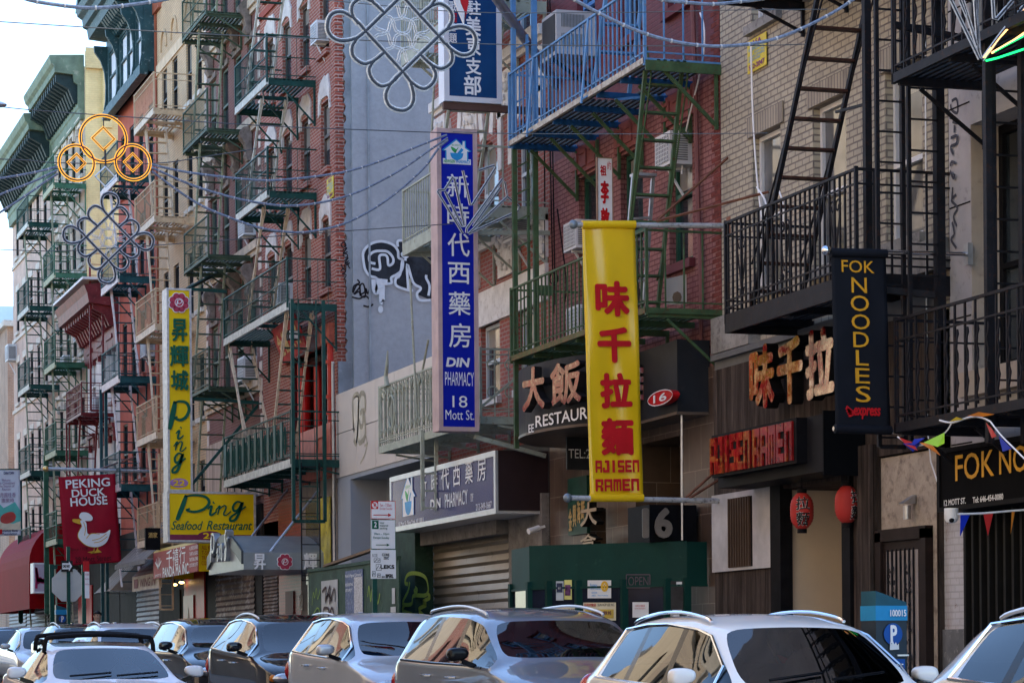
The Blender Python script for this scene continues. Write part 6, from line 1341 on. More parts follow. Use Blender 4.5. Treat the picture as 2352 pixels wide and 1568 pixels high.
def car(label, kind, X, ywt, body, H=1., rails=None, trim=None, seats=None, dark_rear=True, full=True, lip=None, roof_mat=None, hood=1.075, glass=None, group='vehicles parked along the kerb', name='parked_car'):
    K = KINDS[kind]; L = K['L']; W = K['W']; swt = 2.0 if kind == 'suv' else (1.95 if kind == 'van' else 2.05); cow = {'suv': 1.27, 'van': 1.17, 'sedan': 1.22}[kind]
    y0 = ywt - swt; slope = .0135
    t = thing(name, label, 'car', (X, y0 + L / 2, GZ(y0 + L / 2)), group)
    re = {'suv': (4.3, 4.62), 'van': (4.6, 4.85), 'sedan': (3.8, 4.25)}[kind]
    hb = (1 + (H - 1) * .5) * (1.0 if kind == 'sedan' else hood)
    def belt(s): return lerp(K['zb'], s) * (hb if .3 < s < L - .3 else 1 + (hb - 1) * .8)
    def top(s):
        z = lerp(K['zt'], s); return max(z * H if cow < s < re[1] else z * (1 + (hb - 1) * (1 if .3 < s < L - .3 else .8)), belt(s) + .02)
    def Wd(x, s, z): return V((X + x, y0 + s, GZ(y0 + s) + z))
    q = {'suv': (2.52, 2.62, 3.42, 3.52, 4.12), 'van': (2.45, 2.57, 3.45, 3.57, 4.4), 'sedan': (2.5, 2.58, 3.3, 3.36, 3.6)}[kind]
    st = sorted({0, .06, .3, .8, cow - .07, cow, cow + .35, swt, swt + .1, *q, re[0], re[1], re[1] + .1, L - .06, L, (q[1] + q[2]) / 2, (q[3] + q[4]) / 2})
    sec = []
    for s in st:
        zb = belt(s); zt = top(s); wt = lerp(K['wt'], s)
        e = min(s, L - s); wf = W * (1 - .34 * max(0, (.35 - e) / .35) ** 2) if e < .35 else W
        wb = wf * .985; house = s > cow - .01 and s < re[1] + .02; zu = .24 + (.12 * max(0, (.3 - e) / .3))
        P = [(wf * .90, zu), (wf * .985, zu + .16), (wf, .5 + .0 * zb), (wf * .995, zb - .16), (wb, zb - .03)]
        if house:
            hi = max(zt - zb, .02); wte = min(wt, wb * .97)
            P += [(wb * .985, zb + min(.012, hi * .3)), (wte + .045 * min(1, hi / .4), zb + hi * .84), (wte - .03, zb + hi * .955), (wte * .55, zt - .012), (0, zt)]
        else:
            P += [(wb * .96, zb - .005), (wb * .88, zb + (zt - zb) * .35), (wb * .78, zb + (zt - zb) * .6), (wb * .42, zb + (zt - zb) * .93), (0, zt)]
        sec.append(P)
    n = len(sec[0]); ring = 2 * n - 1; vs = []; fs = []; ms = []; cr = set()
    for s, P in zip(st, sec):
        for x, z in P: vs.append(Wd(x, s, z))
        for x, z in P[-2::-1]: vs.append(Wd(-x, s, z))
    NAMES = ['body', 'windshield', 'rear_window']; segname = {}
    def mid(i): return (st[i] + st[i + 1]) / 2
    for i in range(len(st) - 1):
        for j in range(ring - 1):
            h = j if j < n - 1 else 2 * (n - 1) - 1 - j; mm = mid(i); k = 'body'
            if h >= 7 and cow < mm < swt: k = 'windshield'
            elif h >= 7 and re[0] < mm < re[1]: k = 'rear_window'
            elif h == 5 and cow + .02 < mm < q[4]:
                if q[0] < mm < q[1] or q[2] < mm < q[3]: k = 'pillar_%d_%d' % (mm > q[1], j > n - 1)
                else: k = 'side_window_%d_%d' % (0 if mm < q[0] else (1 if mm < q[2] else 2), j > n - 1)
            elif roof_mat and h >= 7 and swt + .1 < mm < re[0]: k = 'roof_glass'
            a = i * ring + j; fs.append((a, a + ring, a + ring + 1, a + 1)); ms.append(k)
    fs.append(tuple(range(ring))[::1]); ms.append('body'); b0 = (len(st) - 1) * ring; fs.append(tuple(b0 + k for k in range(ring))[::-1]); ms.append('body')
    keys = sorted(set(ms)); me = D.meshes.new('cage'); me.from_pydata(vs, [], fs); me.polygons.foreach_set('material_index', [keys.index(k) for k in ms])
    for k in keys: me.materials.append(body)
    edm = {}
    for f, k in zip(fs, ms):
        for a, b in zip(f, f[1:] + f[:1]): edm.setdefault(tuple(sorted((a, b))), []).append(k)
    at = me.attributes.new('crease_edge', 'FLOAT', 'EDGE')
    for e in me.edges:
        a, b = sorted(e.vertices); kk = edm.get((a, b), []); h = [v % ring for v in (a, b)]
        if len(set(kk)) > 1: at.data[e.index].value = .85
        elif h[0] == h[1] and h[0] in (4, 5, ring - 5, ring - 6): at.data[e.index].value = .45
    o = D.objects.new('cage', me); COL.objects.link(o); md = o.modifiers.new('s', 'SUBSURF'); md.levels = 2; md.render_levels = 2
    dg = bpy.context.evaluated_depsgraph_get(); dg.update(); ev = D.meshes.new_from_object(o.evaluated_get(dg), depsgraph=dg)
    V_ = [v.co.copy() for v in ev.vertices]; groups = {}
    for p in ev.polygons: groups.setdefault(keys[p.material_index], []).append(tuple(p.vertices))
    D.objects.remove(o); D.meshes.remove(me); D.meshes.remove(ev)
    bo = None
    for k in ['body'] + [k for k in keys if k != 'body']:
        used = {}; mb = MB()
        for f in groups[k]:
            for v in f:
                if v not in used: used[v] = len(mb.v); mb.v.append(V_[v])
            mb.f.append(tuple(used[v] for v in f)); mb.m.append(0)
        nm = 'side_window' if k.startswith('side') else ('pillar' if k.startswith('pillar') else k)
        m = {'body': body, 'pillar': M_trim, 'roof_glass': roof_mat}.get(nm) or (M_glassd if (dark_rear and k[:4] in ('rear',) or k.startswith('side_window_1') or k.startswith('side_window_2')) and dark_rear else (glass or M_glass))
        ob = mb.build(nm, m, t, smooth=False); ob.data.polygons.foreach_set('use_smooth', [True] * len(ob.data.polygons))
        if k == 'body': bo = ob
    def roofpt(s, f): z = top(s); w = lerp(K['wt'], s); return Wd(w * f, s, z - .03)
    def beltpt(s, sg, up=0.): zb = belt(s); return Wd(sg * (W * .985 * .985 + .002), s, zb + .005 + up)
    for sg in (-1, 1):
        mb = MB().tube([beltpt(s, sg) for s in (cow + .25, 1.9, 2.5, 3.2, q[4] + .1)], .013, 5)
        if trim: 
            up = []
            for s in (cow + .3, cow + .55, swt, swt + .3, 3.0, q[3], q[4]):
                zb = belt(s); zt = top(s); up.append(Wd(sg * (lerp(K['wt'], s) + .055), s, zb + (zt - zb) * .85))
            mb.tube([beltpt(cow + .25, sg)] + up + [beltpt(q[4] + .1, sg)], .013, 5)
        mb.build('window_trim', trim or M_trim, t, smooth=True)
        mz = belt(1.75) + .10
        mb = MB(); mx = [(-.10, -.05), (.10, -.075), (.125, -.03), (.12, .06), (.07, .085), (-.09, .08), (-.12, .03)]; cc_ = Wd(sg * (W + .13), 1.72, mz + .02)
        for kx, sc_ in ((-.075, .72), (-.055, .92), (0, 1.), (.06, .96)):
            for p_, z_ in mx: mb.v.append(cc_ + V((p_ * sc_ * sg, kx, z_ * sc_)))
        nq = len(mx)
        for ra in range(3):
            for kk in range(nq): mb.f.append((ra * nq + kk, ra * nq + (kk + 1) % nq, (ra + 1) * nq + (kk + 1) % nq, (ra + 1) * nq + kk)); mb.m.append(0)
        mb.f += [tuple(range(nq)), tuple(range(3 * nq, 4 * nq))]; mb.m += [0, 0]
        mi = mb.build('wing_mirror', body if lip is None else lip, t, smooth=False); mi.data.polygons.foreach_set('use_smooth', [True] * len(mi.data.polygons)); md = mi.modifiers.new('s', 'SUBSURF'); md.levels = 2; md.render_levels = 2
        MB().bar(Wd(sg * (W - .06), 1.72, mz - .10), Wd(sg * (W + .1), 1.72, mz - .04), .09, .05).build('mirror_arm', M_trim, mi)
        if full:
            for s in (q[1] - .28, q[2] - .22):
                z = belt(s) - .13; MB().tube([Wd(sg * (W - .01), s, z), Wd(sg * (W + .045), s + .03, z), Wd(sg * (W + .045), s + .19, z + .005), Wd(sg * (W - .01), s + .22, z)], .014, 5).build('door_handle', trim or M_chrome, t, smooth=True)
            hz = belt(.3) - .12
            h = MB().ball(Wd(sg * W * .70, .16, hz), .2, 14, 8, (1.05, .85, .42)).build('headlight', M_lamp, t, smooth=True)
            MB().ball(Wd(sg * W * .87, .28, hz + .0), .09, 8, 6, (.8, 1., .7)).build('indicator', M_amber, h, smooth=True)
            MB().ball(Wd(sg * W * .83, L - .16, lerp(K['zb'], L - .3) - .14), .17, 10, 8, (.8, .7, 1.0)).build('tail_light', M_tail, t, smooth=True)
        if rails:
            mb = MB(); pts = [roofpt(s, sg * .93) for s in (swt + .25, swt + .38, 2.9, 3.5, q[4] - .1, q[4] + .05)]; lift = (0, .018, .026, .026, .018, 0)
            mb.tube(spline([tuple(p + V((0, 0, l + .012))) for p, l in zip(pts, lift)], 3), .016, 6); mb.build('roof_rail', rails, t, smooth=True)
        for s in (.92, L - .95):
            w = MB().lathe((0, 0, 0), [(.20, -.10), (.33, -.105), (.345, -.06), (.345, .06), (.33, .105), (.20, .10)], 20); M = Matrix.Rotation(rad(90), 4, 'Y'); c = Wd(sg * (W - .12), s, .345)
            w.v = [c + (M @ p) for p in w.v]; wo = w.build('wheel', M_rub, t, smooth=True)
            w = MB().lathe((0, 0, 0), [(0, .07 * sg), (.06, .08 * sg), (.07, .05 * sg), (.18, .06 * sg), (.215, .09 * sg)], 14); w.v = [c + (M @ p) for p in w.v]; w.build('rim', M_silv, wo, smooth=True)
    if full:
        gz = lerp(K['zb'], .1); mb = MB().box(X - W * .5, X + W * .5, y0 - .012, y0 + .1, GZ(y0) + .38, GZ(y0) + gz - .14); mb.build('grille', M_trim, t)
        mb = MB()
        for xx in (-.5, .05): mb.tube([Wd(xx, cow + .03, top(cow + .03) + .025), Wd(xx + .5, cow + .12, top(cow + .12) + .02)], .012, 4)
        mb.build('wiper', M_trim, t)
    MB().hexa([Wd(a, b, c) for c, f in ((1.66 * H if kind != 'sedan' else 1.40, 0), (1.66 * H + .08 if kind != 'sedan' else 1.45, 1)) for a, b in ((-.03, q[4] - .05 + f * .08), (.03, q[4] - .05 + f * .08), (.03, q[4] + .12), (-.03, q[4] + .12))]).build('antenna_fin', body, t)
    sm = seats or M_seat; zs = .50 if kind == 'sedan' else .72
    MB().box(X - W * .84, X + W * .84, y0 + cow + .05, y0 + cow + .55, GZ(y0) + .45, GZ(y0) + lerp(K['zb'], 1.3) - .08).build('dashboard', M_seat, t)
    MB().box(X - W * .86, X + W * .86, y0 + cow + .5, y0 + re[1] - .1, GZ(y0 + 2.5) + .3, GZ(y0 + 2.5) + .42).build('cabin_floor', M_dark, t)
    MB().box(X - W * .8, X + W * .8, y0 + q[2] + .1, y0 + q[2] + .25, GZ(y0 + 3) + .4, GZ(y0 + 3) + zs + .55).build('rear_seat', sm, t)
    for xx in (-.38, .38):
        sb = MB().ball(Wd(xx, swt + .55, zs + .32), .3, 12, 8, (.85, .32, 1.25)); sb.ball(Wd(xx, swt + .3, zs), .28, 12, 6, (.9, 1.0, .4)); so = sb.build('seat', sm, t, smooth=True)
        MB().ball(Wd(xx, swt + .62, zs + .76), .13, 10, 8, (1.05, .5, .8)).build('headrest', sm, so, smooth=True)
    cx = .38; wh = MB().tube([Wd(cx + .18 * math.cos(a), cow + .72 + .06 * math.sin(a), lerp(K['zb'], 1.6) - .02 + .17 * math.sin(a)) for a in [k * .449 for k in range(14)]], .016, 6, True); wh.build('steering_wheel', M_seat, t, smooth=True)
    return t
P_white = car_paint('pearl_white', (.74, .73, .71)); P_grey = car_paint('blue_grey_metallic', (.20, .22, .25), .55); P_silver = car_paint('silver_metallic', (.46, .48, .51), .5); P_blk = car_paint('black_metallic', (.012, .012, .014)); P_nav = car_paint('navy_black', (.010, .012, .02)); P_blue = car_paint('steel_blue', (.10, .16, .24), .3); P_lts = car_paint('light_silver', (.55, .56, .58), .3)
XC = 8.85
car('white SUV with chrome window trim and silver roof rails, nearest parked beside the blue meter', 'suv', XC, 19.9, P_white, .985, M_chrome, M_chrome, dark_rear=True, hood=.99)
car('blue grey minivan with black mirrors, parked between the white SUV and the silver SUV', 'van', XC, 26.0, P_grey, 1.03, M_silv, None, lip=M_trim)
car('silver SUV parked behind the blue grey minivan, in front of the bronze shutter', 'suv', XC, 31.9, P_silver, 1.03, None, M_chrome)
car('black SUV with raised silver roof rails, parked behind the silver SUV', 'suv', XC, 37.4, P_blk, 1.03, M_silv, M_chrome)
car('navy black minivan without roof rails, parked behind the black SUV', 'van', XC, 42.6, P_nav, 1.0, None, M_chrome)
car('light silver SUV with roof rails, behind the moving white car', 'suv', XC - .1, 51.6, P_lts, .97, M_silv, None, full=False)
car('dark SUV parked up the street between a silver SUV and a pale sedan', 'suv', XC, 58.2, P_blk, .97, M_silv, None, full=False)
car('pale grey sedan parked far up the street', 'sedan', XC, 64.6, P_lts, 1.12, None, M_chrome, full=False)
car('steel blue sedan, the farthest car up the street', 'sedan', XC, 70.6, P_blue, 1.12, None, M_chrome, full=False)
car('silver SUV nearest the camera, only its roof line and rail showing', 'suv', XC, 13.1, P_silver, 1.0, M_silv, M_chrome)
TX = 4.95
tc_ = car('white electric sedan with black roof bars driving towards the camera', 'sedan', TX, 31.4, car_paint('cool_white_paint', (.66, .69, .74)), 1.0, None, None, seats=M_seatw, dark_rear=False, roof_mat=M_trim, glass=glass_mat('clear_car_glass', (.62, .68, .68)), group=None, name='moving_car')
y0 = 31.4 - 2.05
for s, zz in ((2.25, 1.40), (3.05, 1.42)):
    mb = MB(); pts = [(-.66, -.10), (-.64, .045), (-.55, .085), (0, .115), (.55, .085), (.64, .045), (.66, -.10)]
    mb.tube(spline([(TX + x, y0 + s, GZ(y0 + s) + zz + z) for x, z in pts], 3), .028, 8); mb.build('roof_bar', M_black, tc_, smooth=True)

# ------------------------------------------------------------------ people
def skin_mesh(pts, edges, rads, name, m, parent, levels=2):
    me = D.meshes.new(name); me.from_pydata([V(p) - BASE[parent.name] for p in pts], edges, []); o = D.objects.new(name, me); COL.objects.link(o)
    sk = o.modifiers.new('k', 'SKIN'); su = o.modifiers.new('s', 'SUBSURF'); su.levels = levels; su.render_levels = levels
    for i, r in enumerate(rads):
        v = me.skin_vertices[0].data[i]; v.radius = r if isinstance(r, tuple) else (r, r)
        v.use_root = i == 0
    dg = bpy.context.evaluated_depsgraph_get(); dg.update(); ev = D.meshes.new_from_object(o.evaluated_get(dg), depsgraph=dg); D.objects.remove(o); D.meshes.remove(me)
    ev.materials.clear(); ev.materials.append(m); ev.polygons.foreach_set('use_smooth', [True] * len(ev.polygons)); ev.name = name
    b = D.objects.new(name, ev); COL.objects.link(b); b.parent = parent; BASE[b.name] = BASE[parent.name]; return b
M_skin = paint('skin', (.45, .28, .20), .5, 0, .06, 8); M_hair = paint('black_hair', (.012, .010, .010), .5, 0, .3, 20)
def person(label, base, pose, coat, legs, hair=True, scale=1., yaw=0., seat_z=0.):
    t = thing('person', label, 'person', base); c, s_ = math.cos(yaw), math.sin(yaw)
    def w(p): x, y, z = p; return V((base[0] + (x * c - y * s_) * scale, base[1] + (x * s_ + y * c) * scale, base[2] + z * scale))
    J = dict(pel=(0, 0, .95), wa=(0, .0, 1.08), ch=(0, .0, 1.28), nk=(0, .01, 1.46), hb=(0, -.0, 1.55), hd=(0, -.01, 1.64), ht=(0, .01, 1.73))
    for sg, n in ((-1, 'l'), (1, 'r')): J.update({n + 'sh': (sg * .18, .0, 1.41), n + 'el': (sg * .24, .02, 1.14), n + 'wr': (sg * .24, -.06, .90), n + 'hp': (sg * .09, 0, .90), n + 'kn': (sg * .10, -.01, .50), n + 'an': (sg * .10, .03, .08), n + 'to': (sg * .11, -.16, .03)})
    J.update(pose)
    K = list(J); ix = {k: i for i, k in enumerate(K)}; E = [('pel', 'wa'), ('wa', 'ch'), ('ch', 'nk'), ('nk', 'hb'), ('hb', 'hd'), ('hd', 'ht')]
    for n in 'lr': E += [('ch', n + 'sh'), (n + 'sh', n + 'el'), (n + 'el', n + 'wr'), ('pel', n + 'hp'), (n + 'hp', n + 'kn'), (n + 'kn', n + 'an'), (n + 'an', n + 'to')]
    R = dict(pel=.12, wa=.12, ch=.13, nk=.055, hb=.075, hd=.092, ht=.06)
    for n in 'lr': R.update({n + 'sh': .065, n + 'el': .042, n + 'wr': .03, n + 'hp': .085, n + 'kn': .055, n + 'an': .04, n + 'to': .035})
    b = skin_mesh([w(J[k]) for k in K], [(ix[a], ix[d]) for a, d in E], [R[k] * scale for k in K], 'body', M_skin, t)
    KC = [k for k in K if k in ('pel', 'wa', 'ch', 'nk') or k[1:] in ('sh', 'el', 'wr')]; ic = {k: i for i, k in enumerate(KC)}; rc = dict(R); rc.update(pel=.15, wa=.15, ch=.155, nk=.07)
    for n in 'lr': rc.update({n + 'sh': .085, n + 'el': .06, n + 'wr': .048})
    JC = dict(J); JC['nk'] = tuple(a * .8 + d * .2 for a, d in zip(J['nk'], J['ch']))
    skin_mesh([w(JC[k]) for k in KC], [(ic[a], ic[d]) for a, d in E if a in ic and d in ic], [rc[k] * scale for k in KC], 'jacket', coat, t)
    KL = [k for k in K if k == 'pel' or k[1:] in ('hp', 'kn', 'an')]; il = {k: i for i, k in enumerate(KL)}; rl = dict(R); rl.update(pel=.14)
    for n in 'lr': rl.update({n + 'hp': .10, n + 'kn': .072, n + 'an': .06})
    skin_mesh([w(J[k]) for k in KL], [(il[a], il[d]) for a, d in E if a in il and d in il], [rl[k] * scale for k in KL], 'trousers', legs, t)
    hd = w(J['hd'])
    def hp(x, y, z): return hd + V(((x * c - y * s_), (x * s_ + y * c), z)) * scale
    MB().ball(hp(0, -.098, -.015), .017, 6, 5, (.8, 1.2, 1.4)).build('nose', M_skin, t, smooth=True)
    for sg in (-1, 1):
        MB().ball(hp(sg * .034, -.082, .012), .012, 6, 4).build('eye', M_ink, t, smooth=True); MB().ball(hp(sg * .092, .0, -.005), .025, 6, 5, (.4, .8, 1.2)).build('ear', M_skin, t, smooth=True)
    MB().box(hp(0, 0, 0).x - .026, hp(0, 0, 0).x + .026, hp(0, -.092, 0).y, hp(0, -.075, 0).y, hd.z - .062, hd.z - .052).build('mouth', paint('lips', (.30, .10, .09), .5), t)
    if hair:
        mb = MB().ball(hp(0, .022, .045), .105, 14, 10, (.95, 1.0, .86)); mb.v = [p if p.z > hd.z + .02 or (p.y - hd.y) * 1 > -.0 else p + V((0, .05, .03)) for p in mb.v]; mb.build('hair', M_hair, t, smooth=True)
    for n, sg in (('l', -1), ('r', 1)):
        wr, el = V(w(J[n + 'wr'])), V(w(J[n + 'el'])); d = (wr - el).normalized(); sd_ = d.cross(V((0, 1, .3))).normalized(); mb = MB().ball(wr + d * .06, .042, 8, 6, (.8, .8, 1.))
        for k in range(4): o_ = sd_ * (k - 1.5) * .019; mb.tube([wr + d * .09 + o_, wr + d * (.125 + .01 * (k in (1, 2))) + o_ * 1.1, wr + d * (.15 + .012 * (k in (1, 2))) + o_ * 1.1 + d.cross(sd_) * .02], [.009, .008, .006], 5)
        mb.tube([wr + d * .05 + sd_ * .035 * sg, wr + d * .085 + sd_ * .055 * sg, wr + d * .11 + sd_ * .05 * sg], [.011, .009, .007], 5); mb.build('hand', M_skin, t, smooth=True)
    return t
px = fy(224, 1450, 66.0)
person('dark haired person in a black jacket on the far pavement behind the car roofs', (px.x, 66.0, GZ(66) + .13), dict(lkn=(-.10, -.12, .50), lan=(-.1, -.16, .1), lto=(-.1, -.33, .05), ran=(.1, .28, .12), rto=(.1, .14, .04), rkn=(.1, .08, .5)), paint('black_jacket', (.012, .012, .014), .7), paint('dark_trousers', (.02, .022, .03), .8), yaw=-.5, scale=1.06)
yb = y0 + 2.05 + .50
person('bald driver in dark clothes behind the windscreen of the white electric sedan', (TX + .38, yb, GZ(yb) - .34), dict(lkn=(-.14, -.45, .80), lan=(-.14, -.72, .46), lto=(-.14, -.85, .55), rkn=(.14, -.45, .80), ran=(.14, -.72, .46), rto=(.14, -.85, .55), pel=(0, 0, .86), lhp=(-.1, -.05, .84), rhp=(.1, -.05, .84), lel=(-.25, -.16, 1.16), rel=(.25, -.16, 1.16), lwr=(-.16, -.42, 1.22), rwr=(.16, -.42, 1.22), wa=(0, .05, 1.02), ch=(0, .06, 1.22), nk=(0, .06, 1.38), hb=(0, .03, 1.46), hd=(0, .02, 1.55), ht=(0, .04, 1.63), lsh=(-.18, .06, 1.33), rsh=(.18, .06, 1.33)), paint('charcoal_sweater', (.03, .035, .05), .8), MATS['dark_trousers'], hair=False)
# ------------------------------------------------------------------ light decorations and cables slung over the street
M_core = paint('dark_rope_frame', (.045, .058, .08), .35, 0, .2, 5); M_clear = paint('clear_light_rope', (.50, .55, .61), .12, 0, .25, 40, coat=.6, spec=.8); M_ropeb = paint('grey_blue_light_rope', (.17, .21, .29), .22, 0, .35, 30, coat=.5)
M_orange = glow('lit_orange_rope', (.85, .36, .015), .36); M_greenl = glow('lit_green_rope', (.01, .8, .16), .7); M_wire = paint('grey_wire', (.10, .11, .12), .6)
def pl_tube(mb, pts, r, closed=False, n=5): mb.tube(pts, r, n, closed)
def offset(pts, d, nrm, closed=False):
    out = []; N = len(pts)
    for i in range(N):
        a, b = (pts[i - 1], pts[(i + 1) % N]) if closed else (pts[max(i - 1, 0)], pts[min(i + 1, N - 1)])
        t = (b - a); t = t.normalized() if t.length > 1e-9 else V((0, 0, 1)); out.append(pts[i] + nrm.cross(t).normalized() * d)
    return out
def knot(label, c, h, loc):
    t = thing('knot_decoration', label, 'light decoration', c, 'knot light decorations strung over the street')
    Pt = lambda x, y: V(c) + V((x * h, 0, -y * h)); nr = V((0, -1, 0))
    tear = [(-1, 0), (-1.25, -.26), (-1.62, -.46), (-1.93, -.36), (-2.03, -.02), (-1.9, .22), (-1.62, .30), (-1.25, .20), (-1, 0)]
    l1 = [(-1.2, .17), (-1.36, .42), (-1.33, .69), (-1.06, .86), (-.78, .76), (-.49, .52)]; l2 = [(-.77, .76), (-.91, .99), (-.83, 1.25), (-.58, 1.42), (-.28, 1.30), (-.02, 1.02)]
    paths = [[(-1, 0), (0, -1)], [(0, -1), (1, 0)], [(1, 0), (0, 1)], [(0, 1), (-1, 0)]]; R = lambda L, k: [((x, y), (-y, x), (-x, -y), (y, -x))[k] for x, y in L]
    curves = [spline(R(tear, k), 5) for k in range(4)] + [spline([(sx * x, sy * y) for x, y in L], 4) for L in (l1, l2) for sx in (1, -1) for sy in (1, -1)]
    a, b = MB(), MB()
    for L in paths + curves:
        P = [Pt(*p) for p in L]; a.tube(P, h * .036, 6)
        for s_ in (-1, 1): b.tube(offset(P, s_ * h * .054, nr), h * .022, 4)
    a.build('rope_frame', M_core, t, smooth=True); b.build('light_rope', M_clear, t, smooth=True)
    m = MB()
    for o in (-.36, 0., .36):
        for s_ in (-1, 1):
            P = [Pt((q + o) * .7071, s_ * (q - o) * .7071) for q in [-.62 + 1.24 * j / 14 + .0 for j in range(15)]]; P = [p + V((.05 * h * math.sin(j * .9 + o * 5), 0, s_ * .05 * h * math.sin(j * .9 + o * 5))) for j, p in enumerate(P)]
            m.tube(offset(P, h * .03, nr), h * .016, 4); m.tube(offset(P, -h * .03, nr), h * .016, 4)
    m.build('inner_lattice', M_clear, t, smooth=True)
    return t
YN, YR = 23.0, 39.5
hn = (fy(1008, 84, YN).x - fy(840, 71, YN).x) / 2
knot('near clear rope knot decoration hanging before the bluish wall', fy(924, 78, YN), hn, None)
hf = (fy(300, 546, YR).x - fy(198, 548, YR).x) / 2
knot('far clear rope knot decoration hung below the three lit orange rings', fy(249, 547, YR), hf, None)
t = thing('coin_decoration', 'three lit orange rings with diamonds inside, slung over the street', 'light decoration', fy(237, 360, YR))
s_ = (fy(300, 500, YR).x - fy(200, 500, YR).x) / 100
for (u, v, r, d) in ((237.4, 318.5, 53, 25.6), (176, 374, 40, 20), (305, 373, 40, 20)):
    c = fy(u, v, YR); ring = lambda rr: [c + V((rr * s_ * math.cos(a), 0, rr * s_ * math.sin(a))) for a in [k * math.pi / 20 for k in range(40)]]; dm = lambda q: [c + V((x * q * s_, 0, z * q * s_)) for x, z in ((1, 0), (0, 1), (-1, 0), (0, -1))]
    mb = MB().tube(ring(r), .013, 6, True).tube(dm(d), .012, 5, True); f = mb.build('ring_frame', M_core, t, smooth=True)
    mb = MB().tube(ring(r + 2.6), .008, 5, True).tube(ring(r - 2.6), .008, 5, True).tube(dm(d + 2.4), .008, 4, True).tube(dm(d - 2.4), .007, 4, True); mb.build('lit_rope', M_orange, f)
mb = MB(); mb.tube([fy(238, 270, YR), fy(238, 293, YR)], .008, 4); mb.tube([fy(241, 344, YR), fy(243, 385, YR)], .016, 5); mb.build('hanger', M_core, t)
c = fy(242, 406, YR); mb = MB().tube([c + V((x * 23 * s_, 0, z * 23 * s_)) for x, z in ((1, 0), (0, 1), (-1, 0), (0, -1))], .018, 5, True); mb.build('plain_diamond', M_clear, t, smooth=True)
def rope(label, pts, Y, r=.017, m=None, closed=False, name='light_rope'):
    P = [fy(*p[:2], Y if len(p) < 3 else p[2]) for p in pts]; P = [V(p) for p in spline([tuple(p) for p in P], 4)]
    t = thing(name, label, 'light rope', P[len(P) // 2]); MB().tube(P, r, 6).build('rope', m or M_ropeb, t, smooth=True)
    L = MB(); M_ = MB(); acc = 0
    for a, b in zip(P, P[1:]):
        acc += (b - a).length
        if acc > .22: acc = 0; d = (b - a).normalized(); M_.tube([a - d * .008, a + d * .008], r * 1.25, 6)
    if M_.f: M_.build('clips', paint('white_clip', (.45, .47, .5), .5), t)
rope('thick light rope sagging across the pale sky over the green gable', [(40, -10), (65, 0), (112, 9), (188, 18), (250, 17), (312, 10), (375, 0), (440, -14)], YN)
rope('long thick light rope sagging over the blue railing to the buff wall', [(1280, -22), (1320, 0), (1376, 31), (1451, 66), (1523, 90), (1601, 104), (1676, 106), (1764, 94), (1839, 67), (1914, 29), (1959, 0), (1990, -20)], YN)
rope('short shallow light rope above the blue railing and big air conditioner', [(1480, -14), (1521, 0), (1576, 6), (1638, 10), (1701, 4), (1738, 0), (1800, -14)], YN)
for lab, pts in (('uppermost of three light ropes from the orange rings to the tall blue sign', [(348, 378), (437, 397), (588, 414), (663, 412), (743, 403), (813, 390), (888, 365), (963, 335), (1026, 310)]), ('middle of three light ropes from the orange rings to the tall blue sign', [(349, 385), (437, 424), (520, 450), (588, 465), (663, 473), (743, 464), (825, 440), (918, 392), (980, 350), (1028, 317)]),
                 ('lowest of three light ropes from the orange rings to the tall blue sign', [(349, 393), (400, 432), (462, 472), (525, 499), (588, 521), (650, 532), (713, 532), (798, 511), (888, 460), (968, 392), (1008, 340), (1029, 322)]), ('uppermost of three light ropes between the orange rings and the sky', [(132, 383), (80, 396), (0, 410), (-40, 414)]), ('middle of three light ropes between the orange rings and the sky', [(131, 391), (70, 420), (17, 440), (-20, 456)]), ('lowest of three light ropes between the orange rings and the sky', [(133, 399), (100, 420), (73, 440), (0, 488), (-30, 508)])): rope(lab, pts, YR, .019)
def lotus(label, Y, strands, loc, lit=()):
    t = thing('lotus_decoration', label, 'light decoration', fy(*loc, Y))
    for m, nm, LL in ((M_core, 'rope_frame', strands), ):
        a, b = MB(), MB()
        for L in LL:
            P = [fy(u, v, Y) for u, v in L]; a.tube(P, .009, 5)
            for s2 in (-1, 1): b.tube(offset(P, s2 * .014, V((0, -1, 0))), .009, 4)
        a.build(nm, m, t, smooth=True); b.build('clear_rope', M_clear, t, smooth=True)
    for m, nm, LL in lit:
        a = MB()
        for L in LL: a.tube([fy(u, v, Y) for u, v in L], .011, 5)
        a.build(nm, m, t)
lotus('clear rope lotus decoration hanging in front of the tall blue pharmacy sign', YR, [[(1063, 536), (1005, 440), (1007, 437), (1021, 436), (1040, 407), (1044, 412), (1066, 518)], [(1022, 440), (1062, 520)], [(1063, 392), (1080, 471), (1085, 470), (1139, 385), (1136, 380), (1100, 392)], [(1071, 535), (1072, 525), (1154, 411), (1160, 420), (1165, 452), (1076, 537)], [(1087, 520), (1150, 430)], [(1165, 452), (1192, 474), (1190, 485), (1078, 536)]], (1075, 470))
lotus('rope lotus decoration with lit green and amber strands', YN, [[(2172, -20), (2184, 0), (2250, 136), (2253, 134), (2208, -10)], [(2205, 0), (2252, 118), (2240, -10)], [(2238, -10), (2247, 118), (2244, 0)], [(2279, -20), (2283, 43), (2290, 44), (2345, -20)], [(2256, 138), (2300, 78), (2380, -20)]], (2260, 60), [(M_greenl, 'green_rope', [[(2265, 140), (2290, 134), (2380, 104)], [(2282, 120), (2320, 99), (2380, 68)]]), (glow('amber_rope', (1., .45, .15), .9), 'amber_rope', [[(2258, 134), (2300, 82), (2380, -5)], [(2278, 122), (2330, 92), (2390, 50)]])])
